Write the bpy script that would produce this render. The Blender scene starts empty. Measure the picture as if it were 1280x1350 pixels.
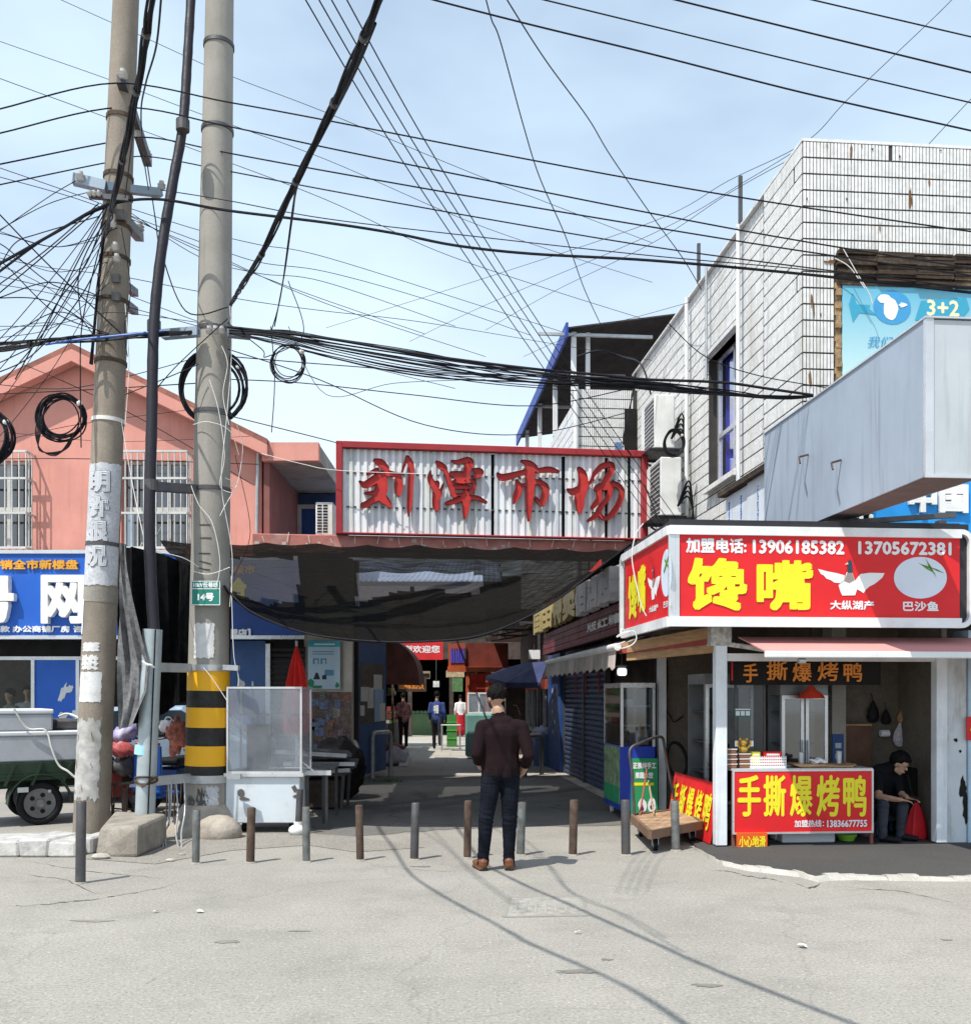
import bpy, bmesh, math, random
import numpy as np
from mathutils import Vector, Matrix
random.seed(7)
C = bpy.context.scene
COL = C.collection
R = math.radians

# ---------------- camera, sky, sun, exposure ----------------
cam_d = bpy.data.cameras.new("camera"); cam = bpy.data.objects.new("camera", cam_d); COL.objects.link(cam)
cam.location = (0, 0, 1.6); cam.rotation_euler = (R(90), 0, 0)
cam_d.sensor_fit = 'HORIZONTAL'; cam_d.sensor_width = 36; cam_d.lens = 36 * 1300 / 1280
cam_d.shift_y = 242 / 1280; cam_d.clip_end = 3000; cam_d.clip_start = .1
C.camera = cam
SUN_EL = 60.0
SUN_FROM = Vector((-.66, -.75, 0)).normalized()        # horizontal direction towards the sun
world = bpy.data.worlds.new("World"); C.world = world; world.use_nodes = True
wn = world.node_tree; bg = wn.nodes['Background']
sky = wn.nodes.new('ShaderNodeTexSky'); sky.sky_type = 'NISHITA'; sky.sun_disc = False
sky.sun_elevation = R(SUN_EL); sky.sun_rotation = math.atan2(SUN_FROM.x, SUN_FROM.y)
sky.air_density = 1.0; sky.dust_density = 1.0; sky.ozone_density = 1.5; sky.altitude = 0
# thin high cloud veil, the same all round the sky
wtc = wn.nodes.new('ShaderNodeTexCoord'); wmp = wn.nodes.new('ShaderNodeMapping'); wmp.inputs['Scale'].default_value = (1.1, 1.1, 2.6)
wno = wn.nodes.new('ShaderNodeTexNoise'); wno.inputs['Scale'].default_value = 1.5; wno.inputs['Detail'].default_value = 5; wno.inputs['Roughness'].default_value = .5
wrp = wn.nodes.new('ShaderNodeMapRange'); wrp.inputs[1].default_value = .36; wrp.inputs[2].default_value = .72; wrp.inputs[3].default_value = .3; wrp.inputs[4].default_value = .85
wmx = wn.nodes.new('ShaderNodeMix'); wmx.data_type = 'RGBA'; wmx.inputs[7].default_value = (5.6, 6.9, 7.9, 1)
wn.links.new(wtc.outputs['Generated'], wmp.inputs['Vector']); wn.links.new(wmp.outputs[0], wno.inputs['Vector'])
wn.links.new(wno.outputs[0], wrp.inputs[0]); wn.links.new(wrp.outputs[0], wmx.inputs[0])
wn.links.new(sky.outputs[0], wmx.inputs[6])
# haze whitening the sky towards the horizon, all round
wsp = wn.nodes.new('ShaderNodeSeparateXYZ'); whr = wn.nodes.new('ShaderNodeMapRange'); whr.inputs[1].default_value = 0; whr.inputs[2].default_value = .5; whr.inputs[3].default_value = .75; whr.inputs[4].default_value = 0; whr.interpolation_type = 'SMOOTHSTEP'
wm2 = wn.nodes.new('ShaderNodeMix'); wm2.data_type = 'RGBA'; wm2.inputs[7].default_value = (5.6, 6.1, 6.6, 1)
wn.links.new(wtc.outputs['Generated'], wsp.inputs[0]); wn.links.new(wsp.outputs[2], whr.inputs[0]); wn.links.new(whr.outputs[0], wm2.inputs[0]); wn.links.new(wmx.outputs[2], wm2.inputs[6]); wn.links.new(wm2.outputs[2], bg.inputs[0])
bg.inputs[1].default_value = .14
sl = bpy.data.lights.new("sun", 'SUN'); sl.energy = 4.4; sl.angle = R(.5); sl.color = (1, .955, .88)
so = bpy.data.objects.new("sun", sl); COL.objects.link(so)
sd = Vector((SUN_FROM.x * math.cos(R(SUN_EL)), SUN_FROM.y * math.cos(R(SUN_EL)), math.sin(R(SUN_EL))))
so.rotation_euler = sd.to_track_quat('Z', 'Y').to_euler(); so.location = sd * 40
C.view_settings.view_transform = 'Standard'; C.view_settings.look = 'None'
C.view_settings.exposure = 0.3; C.view_settings.gamma = 1
C.cycles.max_bounces = 6; C.cycles.transparent_max_bounces = 24

# ---------------- helpers ----------------
F = 1300.0
def P(px, py, Y): return Vector(((px - 640) / F * Y, Y, 1.6 + (917 - py) / F * Y))
def G(px, py):
    Y = F * 1.6 / (py - 917); return Vector(((px - 640) / F * Y, Y, 0))
# frame of the right-hand side of the alley: x across, y along the alley
RA = math.atan(.085); RC, RS = math.cos(RA), math.sin(RA); RO = Vector((2.47, 10.35, 0))
RM = Matrix.Translation(RO) @ Matrix.Rotation(RA, 4, 'Z')
def rx(px, py, lx):
    k = (px - 640) / F; t = (RO.x + lx * RC - k * (RO.y + lx * RS)) / (k * RC + RS)
    Y = RO.y + lx * RS + t * RC; return (lx, t, 1.6 + (917 - py) / F * Y)
def ry(px, py, ly):
    k = (px - 640) / F; t = (k * (RO.y + ly * RC) - RO.x + ly * RS) / (RC - k * RS)
    Y = RO.y + t * RS + ly * RC; return (t, ly, 1.6 + (917 - py) / F * Y)
ID = Matrix.Identity(4)
def tag(o, label=None, cat=None, group=None, kind=None):
    if label: o['label'] = label
    if cat: o['category'] = cat
    if group: o['group'] = group
    if kind: o['kind'] = kind
    return o
def thing(name, label, cat, loc=(0, 0, 0), group=None, rz=0):
    o = bpy.data.objects.new(name, None); COL.objects.link(o); o.empty_display_size = .2
    o.location = loc; o.rotation_euler = (0, 0, rz)
    return tag(o, label, cat, group)
def wmat(o):
    m = Matrix.Translation(o.location) @ Matrix.Rotation(o.rotation_euler.z, 4, 'Z')
    return wmat(o.parent) @ m if o.parent else m
def rthing(name, label, cat, l=(0, 0, 0), group=None): # a thing standing in the alley frame
    return thing(name, label, cat, RM @ Vector(l), group, RA)
def copy_tree(o, parent=None):
    c = o.copy(); COL.objects.link(c); c.parent = parent
    for ch in list(o.children): copy_tree(ch, c)
    return c
class MB:
    def __init__(s, fr=ID): s.v = []; s.f = []; s.mi = []; s.fr = fr; s.m = 0
    def face(s, pts):
        n = len(s.v); s.v += [tuple(p) for p in pts]; s.f.append(tuple(range(n, n + len(pts)))); s.mi.append(s.m); return s
    def add(s, vs, fs):
        n = len(s.v); s.v += [tuple(p) for p in vs]; s.f += [tuple(i + n for i in f) for f in fs]; s.mi += [s.m] * len(fs); return s
    def box(s, c, d, M=None, rz=0):
        x, y, z = d[0] / 2, d[1] / 2, d[2] / 2
        vs = [Vector((a, b, e)) for e in (-z, z) for b in (-y, y) for a in (-x, x)]
        if rz: M = Matrix.Rotation(rz, 3, 'Z')
        if M is not None: vs = [M @ v for v in vs]
        c = Vector(c); return s.add([v + c for v in vs], [(0, 2, 3, 1), (4, 5, 7, 6), (0, 1, 5, 4), (2, 6, 7, 3), (0, 4, 6, 2), (1, 3, 7, 5)])
    def b2(s, a, b):
        return s.box([(a[i] + b[i]) / 2 for i in range(3)], [abs(b[i] - a[i]) for i in range(3)])
    def bar(s, a, b, w, h=None, up=(0, 0, 1)):
        a = Vector(a); b = Vector(b); h = h or w; d = (b - a); L = d.length; d.normalize(); up = Vector(up)
        if abs(d.dot(up)) > .99: up = Vector((0, 1, 0))
        x = d.cross(up).normalized(); z = x.cross(d); M = Matrix((x, d, z)).transposed()
        return s.box((a + b) / 2, (w, L, h), M)
    def tube(s, pts, r, n=6, caps=True):
        pts = [Vector(p) for p in pts]; N = len(pts); rr = r if isinstance(r, (list, tuple)) else [r] * N
        vs = []; pa = None
        for i, p in enumerate(pts):
            d = (pts[min(i + 1, N - 1)] - pts[max(i - 1, 0)])
            if d.length < 1e-9: d = Vector((0, 0, 1))
            d.normalize()
            if pa is None: pa = d.orthogonal().normalized()
            else:
                pa = pa - d * pa.dot(d)
                pa = pa.normalized() if pa.length > 1e-6 else d.orthogonal().normalized()
            b = d.cross(pa)
            for k in range(n):
                t = 2 * math.pi * k / n; vs.append(p + (pa * math.cos(t) + b * math.sin(t)) * rr[i])
        fs = [(i * n + k, i * n + (k + 1) % n, (i + 1) * n + (k + 1) % n, (i + 1) * n + k) for i in range(N - 1) for k in range(n)]
        if caps: fs += [tuple(range(n - 1, -1, -1)), tuple((N - 1) * n + k for k in range(n))]
        return s.add(vs, fs)
    def cyl(s, a, b, r0, r1=None, n=16): return s.tube([a, b], [r0, r0 if r1 is None else r1], n)
    def sph(s, c, r, nu=12, nv=8):
        if not isinstance(r, (tuple, list)): r = (r, r, r)
        vs = [(c[0] + r[0] * math.sin(math.pi * j / nv) * math.cos(2 * math.pi * i / nu), c[1] + r[1] * math.sin(math.pi * j / nv) * math.sin(2 * math.pi * i / nu), c[2] + r[2] * math.cos(math.pi * j / nv)) for j in range(1, nv) for i in range(nu)]
        vs += [(c[0], c[1], c[2] + r[2]), (c[0], c[1], c[2] - r[2])]; T = len(vs) - 2
        fs = [(j * nu + i, j * nu + (i + 1) % nu, (j + 1) * nu + (i + 1) % nu, (j + 1) * nu + i) for j in range(nv - 2) for i in range(nu)]
        fs += [(T, (i + 1) % nu, i) for i in range(nu)] + [(T + 1, (nv - 2) * nu + i, (nv - 2) * nu + (i + 1) % nu) for i in range(nu)]
        fs = [tuple(reversed(f)) for f in fs]
        return s.add(vs, fs)
    def prism(s, pts, vec):
        pts = [Vector(p) for p in pts]; v = Vector(vec); n = len(pts)
        return s.add(pts + [p + v for p in pts], [tuple(range(n - 1, -1, -1)), tuple(range(n, 2 * n))] + [(i, (i + 1) % n, n + (i + 1) % n, n + i) for i in range(n)])
    def ring(s, c, r, t, n=24, m=6, ax='z', tilt=None):
        c = Vector(c); pts = []
        for i in range(n + 1):
            a = 2 * math.pi * i / n; p = Vector((math.cos(a) * r, math.sin(a) * r, 0))
            if ax == 'x': p = Vector((0, p.x, p.y))
            if ax == 'y': p = Vector((p.x, 0, p.y))
            if tilt is not None: p = tilt @ p
            pts.append(c + p)
        return s.tube(pts, t, m, False)
    def build(s, name, mat, parent=None, smooth=False, bevel=0, seg=1):
        M = s.fr
        if parent is not None:
            top = parent
            M = wmat(parent).inverted() @ M
        me = bpy.data.meshes.new(name); me.from_pydata([M @ Vector(v) for v in s.v], [], s.f)
        mats = mat if isinstance(mat, (list, tuple)) else [mat]
        for q in mats: me.materials.append(q)
        if len(mats) > 1: me.polygons.foreach_set('material_index', s.mi)
        if bevel:
            bm = bmesh.new(); bm.from_mesh(me)
            es = [e for e in bm.edges if len(e.link_faces) == 2 and e.calc_face_angle(0) > .6]
            bmesh.ops.bevel(bm, geom=es, offset=bevel, segments=seg, affect='EDGES', profile=.5, clamp_overlap=True)
            bm.to_mesh(me); bm.free()
        if smooth: me.polygons.foreach_set('use_smooth', [True] * len(me.polygons)); me.set_sharp_from_angle(angle=R(40)) if hasattr(me, 'set_sharp_from_angle') else None
        me.update(); o = bpy.data.objects.new(name, me); COL.objects.link(o)
        if parent is not None: o.parent = parent
        return o
def struct(o): o['kind'] = 'structure'; return o
def stuff(o): o['kind'] = 'stuff'; return o

# ---------------- materials ----------------
def mat(name, c, rough=.7, metal=0, var=.15, vs=2.5, bump=.12, bs=60, dirt=0, dc=(.09, .075, .06), ds=1.6, streak=0, em=0, fine=.0, fs=90, grain=None, spec=.3):
    m = bpy.data.materials.new(name); m.use_nodes = True; t = m.node_tree; N = t.nodes; L = t.links; b = N['Principled BSDF']
    b.inputs['Roughness'].default_value = rough; b.inputs['Metallic'].default_value = metal; b.inputs['Specular IOR Level'].default_value = spec
    geo = N.new('ShaderNodeNewGeometry'); pos = geo.outputs['Position']
    def noise(sc, det=4, ro=.55, mp=None):
        n = N.new('ShaderNodeTexNoise'); n.inputs['Scale'].default_value = sc; n.inputs['Detail'].default_value = det; n.inputs['Roughness'].default_value = ro
        if mp:
            g = N.new('ShaderNodeMapping'); g.inputs['Scale'].default_value = mp; L.new(pos, g.inputs[0]); L.new(g.outputs[0], n.inputs['Vector'])
        else: L.new(pos, n.inputs['Vector'])
        return n.outputs[0]
    def rng(x, a, b_, c_, d):
        n = N.new('ShaderNodeMapRange'); n.inputs[1].default_value = a; n.inputs[2].default_value = b_; n.inputs[3].default_value = c_; n.inputs[4].default_value = d; L.new(x, n.inputs[0]); return n.outputs[0]
    def mix(fac, a, b_, bt='MIX'):
        n = N.new('ShaderNodeMix'); n.data_type = 'RGBA'; n.blend_type = bt
        if isinstance(fac, float): n.inputs[0].default_value = fac
        else: L.new(fac, n.inputs[0])
        for i, q in ((6, a), (7, b_)):
            if isinstance(q, tuple): n.inputs[i].default_value = (*q, 1)
            else: L.new(q, n.inputs[i])
        return n.outputs[2]
    v = noise(vs, 5, .6, grain)
    col = mix(rng(v, .3, .7, 0, 1), tuple(min(1, x * (1 - var)) for x in c), tuple(min(1, x * (1 + var)) for x in c))
    if fine:
        f = noise(fs, 2, .5); col = mix(rng(f, .35, .65, 0, fine), col, tuple(x * .35 for x in c))
    if dirt:
        d = noise(ds, 6, .68, (1, 1, .25) if streak else None)
        col = mix(rng(d, .5, .72, 0, dirt), col, dc)
    if streak:
        d = noise(9, 4, .6, (1, 1, .06)); col = mix(rng(d, .56, .74, 0, streak), col, dc)
    L.new(col, b.inputs['Base Color'])
    rv = noise(vs * 3, 3); L.new(rng(rv, .3, .7, max(.04, rough - .1), min(1, rough + .1)), b.inputs['Roughness'])
    if bump:
        bn = N.new('ShaderNodeBump'); bn.inputs['Strength'].default_value = bump; bn.inputs['Distance'].default_value = .01
        L.new(noise(bs, 4, .6, grain), bn.inputs['Height']); L.new(bn.outputs[0], b.inputs['Normal'])
    if em: b.inputs['Emission Color'].default_value = (*c, 1); b.inputs['Emission Strength'].default_value = em
    m['c'] = 1
    return m
def glass(name, tint=(.8, .85, .87), refl=.12, rough=.05, film=0, fcol=(.5, .55, .6)):
    m = bpy.data.materials.new(name); m.use_nodes = True; t = m.node_tree; N = t.nodes; L = t.links; N.remove(N['Principled BSDF'])
    out = N['Material Output']; tr = N.new('ShaderNodeBsdfTransparent'); tr.inputs[0].default_value = (*tint, 1)
    gl = N.new('ShaderNodeBsdfGlossy'); gl.inputs['Roughness'].default_value = rough
    lw = N.new('ShaderNodeLayerWeight'); lw.inputs[0].default_value = .25
    ad = N.new('ShaderNodeMath'); ad.operation = 'MULTIPLY_ADD'; ad.inputs[1].default_value = .6; ad.inputs[2].default_value = refl; ad.use_clamp = True
    L.new(lw.outputs['Fresnel'], ad.inputs[0]); mx = N.new('ShaderNodeMixShader'); L.new(ad.outputs[0], mx.inputs[0]); L.new(tr.outputs[0], mx.inputs[1]); L.new(gl.outputs[0], mx.inputs[2])
    res = mx.outputs[0]
    if film:
        df = N.new('ShaderNodeBsdfDiffuse'); df.inputs[0].default_value = (*fcol, 1); m2 = N.new('ShaderNodeMixShader')
        n = N.new('ShaderNodeTexNoise'); n.inputs['Scale'].default_value = 3; n.inputs['Detail'].default_value = 5; g = N.new('ShaderNodeNewGeometry'); L.new(g.outputs['Position'], n.inputs['Vector'])
        r_ = N.new('ShaderNodeMapRange'); r_.inputs[1].default_value = .3; r_.inputs[2].default_value = .7; r_.inputs[3].default_value = film * .5; r_.inputs[4].default_value = film * 1.3; L.new(n.outputs[0], r_.inputs[0])
        L.new(r_.outputs[0], m2.inputs[0]); L.new(res, m2.inputs[1]); L.new(df.outputs[0], m2.inputs[2]); res = m2.outputs[0]
    L.new(res, out.inputs[0]); return m
def netmat(name, cover, col=(.012, .012, .013)):
    m = bpy.data.materials.new(name); m.use_nodes = True; t = m.node_tree; N = t.nodes; L = t.links; N.remove(N['Principled BSDF'])
    out = N['Material Output']; tr = N.new('ShaderNodeBsdfTransparent'); df = N.new('ShaderNodeBsdfDiffuse'); df.inputs[0].default_value = (*col, 1)
    g = N.new('ShaderNodeNewGeometry'); mp = N.new('ShaderNodeMapping'); mp.inputs['Scale'].default_value = (1, 4, 9)
    n = N.new('ShaderNodeTexNoise'); n.inputs['Scale'].default_value = 2.5; n.inputs['Detail'].default_value = 6; L.new(g.outputs['Position'], mp.inputs[0]); L.new(mp.outputs[0], n.inputs['Vector'])
    r_ = N.new('ShaderNodeMapRange'); r_.inputs[1].default_value = .3; r_.inputs[2].default_value = .7; r_.inputs[3].default_value = max(0, cover - .07); r_.inputs[4].default_value = min(1, cover + .02); L.new(n.outputs[0], r_.inputs[0])
    mx = N.new('ShaderNodeMixShader'); L.new(r_.outputs[0], mx.inputs[0]); L.new(tr.outputs[0], mx.inputs[1]); L.new(df.outputs[0], mx.inputs[2]); L.new(mx.outputs[0], out.inputs[0])
    return m
def plain(name, c, rough=.6, metal=0): return mat(name, c, rough, metal, var=.06, bump=.04)
M = {}
M['conc'] = mat('concrete', (.34, .32, .28), .9, var=.14, vs=3, bump=.5, bs=70, dirt=.35, dc=(.16, .14, .12), fine=.5, fs=110)
M['conc_l'] = mat('pale_concrete', (.5, .475, .43), .9, var=.16, vs=4, bump=.5, bs=50, dirt=.5, dc=(.2, .18, .15), fine=.4)
M['pole'] = mat('pole_concrete', (.31, .265, .215), .88, var=.2, vs=2.2, bump=.45, bs=80, dirt=.45, dc=(.13, .11, .085), ds=2.2, fine=.45, fs=140, streak=.5)
M['pole2'] = mat('pole_concrete_grey', (.34, .32, .285), .88, var=.14, vs=1.8, bump=.35, bs=90, dirt=.45, dc=(.18, .165, .14), ds=1.6, streak=.35, fine=.3, fs=150)
M['pink'] = mat('pink_stucco', (.66, .3, .245), .9, var=.1, vs=1.3, bump=.3, bs=40, dirt=.4, dc=(.4, .18, .14), ds=.9, streak=.4)
M['pinkd'] = mat('weathered_pink_stucco', (.42, .16, .13), .9, var=.2, vs=4, bump=.4, bs=40, dirt=.6, dc=(.45, .36, .33), ds=3)
M['white'] = mat('white_paint', (.75, .76, .76), .55, var=.05, bump=.08, dirt=.3, dc=(.4, .36, .3), ds=3, streak=.2)
M['tile'] = mat('white_glazed_tile', (.8, .8, .785), .28, var=.07, vs=6, bump=.05, dirt=.5, dc=(.42, .39, .33), ds=.8, streak=.6, fine=.22, fs=16)
M['grout'] = mat('dark_grout', (.05, .047, .043), .95, var=.3, bump=.3)
M['steel'] = mat('galvanised_steel', (.48, .5, .51), .45, .6, var=.12, vs=9, bump=.1, dirt=.4, dc=(.2, .17, .14), ds=5)
M['steeld'] = mat('dull_dark_steel', (.1, .1, .105), .5, .5, var=.25, vs=8, bump=.15, dirt=.4, dc=(.16, .1, .06), ds=6)
M['rust'] = mat('rusty_iron', (.1, .068, .052), .85, .2, var=.35, vs=12, bump=.5, bs=90, dirt=.6, dc=(.07, .05, .04), ds=9)
M['black'] = mat('black_rubber', (.013, .013, .015), .6, spec=.15, var=.2, bump=.1)
M['cable'] = mat('black_cable_sheath', (.012, .012, .016), .6, spec=.15, var=.2, bump=0)
M['cableb'] = mat('blue_cable_sheath', (.04, .12, .38), .5, var=.1, bump=0)
M['string'] = mat('white_string', (.7, .69, .65), .8, var=.1, bump=0)
M['blue'] = mat('blue_sign_panel', (.02, .115, .5), .42, var=.1, vs=1.2, bump=.03, dirt=.15, dc=(.1, .2, .45))
M['blued'] = mat('worn_blue_paint', (.055, .12, .28), .55, var=.2, vs=3, bump=.15, dirt=.4, dc=(.08, .09, .12), ds=3)
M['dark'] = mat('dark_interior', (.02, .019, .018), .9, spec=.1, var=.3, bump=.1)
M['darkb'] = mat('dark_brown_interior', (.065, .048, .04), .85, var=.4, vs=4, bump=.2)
M['tan'] = mat('stained_tan_plaster', (.16, .138, .11), .9, var=.16, vs=6, bump=.35, bs=45, dirt=.5, dc=(.2, .15, .11), ds=4, fine=.35, fs=50)
M['red'] = mat('red_print', (.7, .02, .024), .4, var=.09, vs=2, bump=.04, bs=8, dirt=.12, dc=(.45, .03, .03), ds=3)
M['redsign'] = mat('red_lacquer', (.52, .035, .03), .5, dirt=.3, var=.15, vs=6, bump=.1)
M['redd'] = mat('dark_red_paint', (.34, .03, .035), .5, var=.12, vs=4, bump=.1, dirt=.25)
M['yellow'] = plain('yellow_print', (.9, .78, .03), .4)
M['wprint'] = plain('white_print', (.82, .83, .84), .45)
M['alu'] = mat('brushed_aluminium', (.66, .67, .68), .32, .55, var=.06, bump=.04, dirt=.25, dc=(.35, .32, .28), ds=3)
M['greybox'] = mat('blue_grey_sheet_metal', (.36, .425, .51), .5, .05, var=.06, vs=1.5, bump=.05, dirt=.35, dc=(.2, .22, .26), ds=1.2, streak=.6)
M['greyf'] = mat('pale_grey_sheet_metal', (.5, .54, .56), .5, .1, var=.08, vs=1.5, bump=.05, dirt=.35, dc=(.28, .28, .28), ds=1.6, streak=.5)
M['glass'] = glass('window_glass', (.25, .3, .34), .2)
M['cglass'] = glass('cabinet_glass', (.9, .93, .95), .08, .05, .2, (.5, .56, .64))
M['wood'] = mat('raw_timber', (.42, .25, .13), .75, var=.3, vs=5, bump=.3, bs=30, dirt=.3, grain=(1, 1, 9))
M['woodd'] = mat('weathered_timber', (.05, .034, .024), .85, var=.55, vs=2, bump=.9, bs=18, dirt=.6, dc=(.3, .22, .14), ds=2.5, grain=(1.2, 1, 7))
M['paper'] = mat('torn_white_paper', (.68, .68, .67), .9, var=.1, vs=12, bump=.3, bs=40, dirt=.35, dc=(.35, .33, .3), ds=9)
M['foam'] = mat('white_foam', (.62, .65, .68), .8, var=.06, bump=.15, bs=90, dirt=.2, dc=(.4, .4, .38))
# ---------------- lettering ----------------
def fr(o, rz=0.0):
    c, s = math.cos(rz), math.sin(rz); m = Matrix(((c, 0, s, 0), (s, 0, -c, 0), (0, 1, 0, 0), (0, 0, 0, 1)))
    return Matrix.Translation(Vector(o)) @ m
_dg = None
def text_mesh(body, extr):
    c = bpy.data.curves.new('lettering', 'FONT'); c.body = body; c.size = 1; c.extrude = extr; c.resolution_u = 2
    o = bpy.data.objects.new('lettering', c); COL.objects.link(o); bpy.context.view_layer.update()
    me = bpy.data.meshes.new_from_object(o.evaluated_get(bpy.context.evaluated_depsgraph_get()))
    n = len(me.vertices); a = np.empty(n * 3); me.vertices.foreach_get('co', a); a = a.reshape(-1, 3)
    fs = [tuple(p.vertices) for p in me.polygons]
    bpy.data.objects.remove(o); bpy.data.curves.remove(c); bpy.data.meshes.remove(me); return a, fs
def text(body, frm, w, h, m, parent=None, bold=0.0, depth=0.0, name='lettering', shear=0.0, wrap=None, off=.004, fit=True):
    a, fs = text_mesh(body, .5 if depth else 0)
    lo, hi = a.min(0), a.max(0); ext = hi - lo; sx = (w - 2 * bold) / ext[0]; sy = (h - 2 * bold) / ext[1]
    if not fit: sx = sy = min(sx, sy)
    x = (a[:, 0] - (lo[0] + hi[0]) / 2) * sx; y = (a[:, 1] - (lo[1] + hi[1]) / 2) * sy; x = x + shear * y
    z = (a[:, 2] + .5) * depth if depth else a[:, 2] * 0
    mb = MB(); sh = [(0, 0)]
    if bold: sh = [(0, 0)] + [(math.cos(q * math.pi / 6), math.sin(q * math.pi / 6)) for q in range(12)] + [(.5, .5), (-.5, .5), (.5, -.5), (-.5, -.5), (.9, .9), (-.9, .9), (.9, -.9), (-.9, -.9)] if bold > .012 else [(0, 0), (1, 0), (-1, 0), (0, 1), (0, -1)]
    for k, (dx, dy) in enumerate(sh):
        X = x + dx * bold; Y = y + dy * bold; Z = z + off + k * .00025
        if wrap:
            th = X / wrap; pts = np.stack([np.sin(th) * (wrap + Z), Y, np.cos(th) * (wrap + Z) - wrap], 1)
        else: pts = np.stack([X, Y, Z], 1)
        pts = pts.tolist(); mb.add([frm @ Vector(p) for p in pts], fs)
    return mb.build(name, m, parent)
def panel(mb, frm, w, h, d=0.0, off=0.0):   # a flat or boxy panel centred on the frame's origin
    pts = [(-w / 2, -h / 2), (w / 2, -h / 2), (w / 2, h / 2), (-w / 2, h / 2)]
    if d: mb.prism([frm @ Vector((x, y, off)) for x, y in pts], frm.to_3x3() @ Vector((0, 0, d)))
    else: mb.face([frm @ Vector((x, y, off)) for x, y in pts])
    return mb
def poly_on(mb, frm, pts, off=.004, depth=0):
    if depth: mb.prism([frm @ Vector((x, y, off)) for x, y in pts], frm.to_3x3() @ Vector((0, 0, depth)))
    else: mb.face([frm @ Vector((x, y, off)) for x, y in pts])
    return mb
# brush-drawn glyph: union of tapering strokes -> plate mesh + rim walls
def brush(strokes, res):
    pts = np.array([p[:2] for s in strokes for p in s]); wid = max(p[2] for s in strokes for p in s)
    x0, y0 = pts.min(0) - wid; x1, y1 = pts.max(0) + wid
    nx = int((x1 - x0) / res) + 2; ny = int((y1 - y0) / res) + 2
    gx, gy = np.meshgrid(x0 + np.arange(nx) * res, y0 + np.arange(ny) * res, indexing='ij'); D = np.full(gx.shape, 1e9)
    for s in strokes:
        q = []
        for i in range(len(s) - 1):     # smooth the stroke
            p0 = s[max(i - 1, 0)]; p1 = s[i]; p2 = s[i + 1]; p3 = s[min(i + 2, len(s) - 1)]
            for k in range(6):
                t = k / 6; q.append([.5 * (2 * p1[j] + (p2[j] - p0[j]) * t + (2 * p0[j] - 5 * p1[j] + 4 * p2[j] - p3[j]) * t * t + (3 * p1[j] - p0[j] - 3 * p2[j] + p3[j]) * t ** 3) for j in range(3)])
        q.append(list(s[-1]))
        for a, b in zip(q[:-1], q[1:]):
            dx, dy = b[0] - a[0], b[1] - a[1]; l2 = dx * dx + dy * dy + 1e-9
            t = np.clip(((gx - a[0]) * dx + (gy - a[1]) * dy) / l2, 0, 1)
            D = np.minimum(D, np.hypot(gx - a[0] - t * dx, gy - a[1] - t * dy) - (a[2] + (b[2] - a[2]) * t) / 2)
    plate, rim = [], []
    for i in range(nx - 1):
        for j in range(ny - 1):
            cs = [(i, j), (i + 1, j), (i + 1, j + 1), (i, j + 1)]; d = [D[c] for c in cs]
            if min(d) >= 0: continue
            P_ = []; cut = []
            for k in range(4):
                a, b = cs[k], cs[(k + 1) % 4]; da, db = d[k], d[(k + 1) % 4]
                if da < 0: P_.append((gx[a], gy[a]))
                if (da < 0) != (db < 0):
                    t = da / (da - db); p = (gx[a] + (gx[b] - gx[a]) * t, gy[a] + (gy[b] - gy[a]) * t); P_.append(p); cut.append(p)
            if len(P_) > 2: plate.append(P_)
            if len(cut) == 2: rim.append(cut)
    return plate, rim

# ---------------- figures: overlapping tapered volumes fused into one skin ----------------
def capsule(mb, p0, p1, a0, b0, a1, b1, side=(1, 0, 0), n=12):
    p0 = Vector(p0); p1 = Vector(p1); d = (p1 - p0); L = d.length; d = d / L if L > 1e-6 else Vector((0, 0, 1))
    sv = Vector(side); sv = (sv - d * sv.dot(d)).normalized(); fv = d.cross(sv); vs = []; rings = []
    for k in range(1, 5): t = math.pi / 2 * k / 4; rings.append((p0 - d * math.cos(t) * min(a0, b0), a0 * math.sin(t), b0 * math.sin(t)))
    for k in range(0, 4): t = math.pi / 2 * k / 4; rings.append((p1 + d * math.sin(t) * min(a1, b1), a1 * math.cos(t), b1 * math.cos(t)))
    for c, a, b in rings:
        for k in range(n): q = 2 * math.pi * k / n; vs.append(c + sv * math.cos(q) * a + fv * math.sin(q) * b)
    fs = [(i * n + k, i * n + (k + 1) % n, (i + 1) * n + (k + 1) % n, (i + 1) * n + k) for i in range(7) for k in range(n)]
    fs += [tuple(range(n - 1, -1, -1)), tuple(7 * n + k for k in range(n))]; mb.add(vs, fs)
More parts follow.
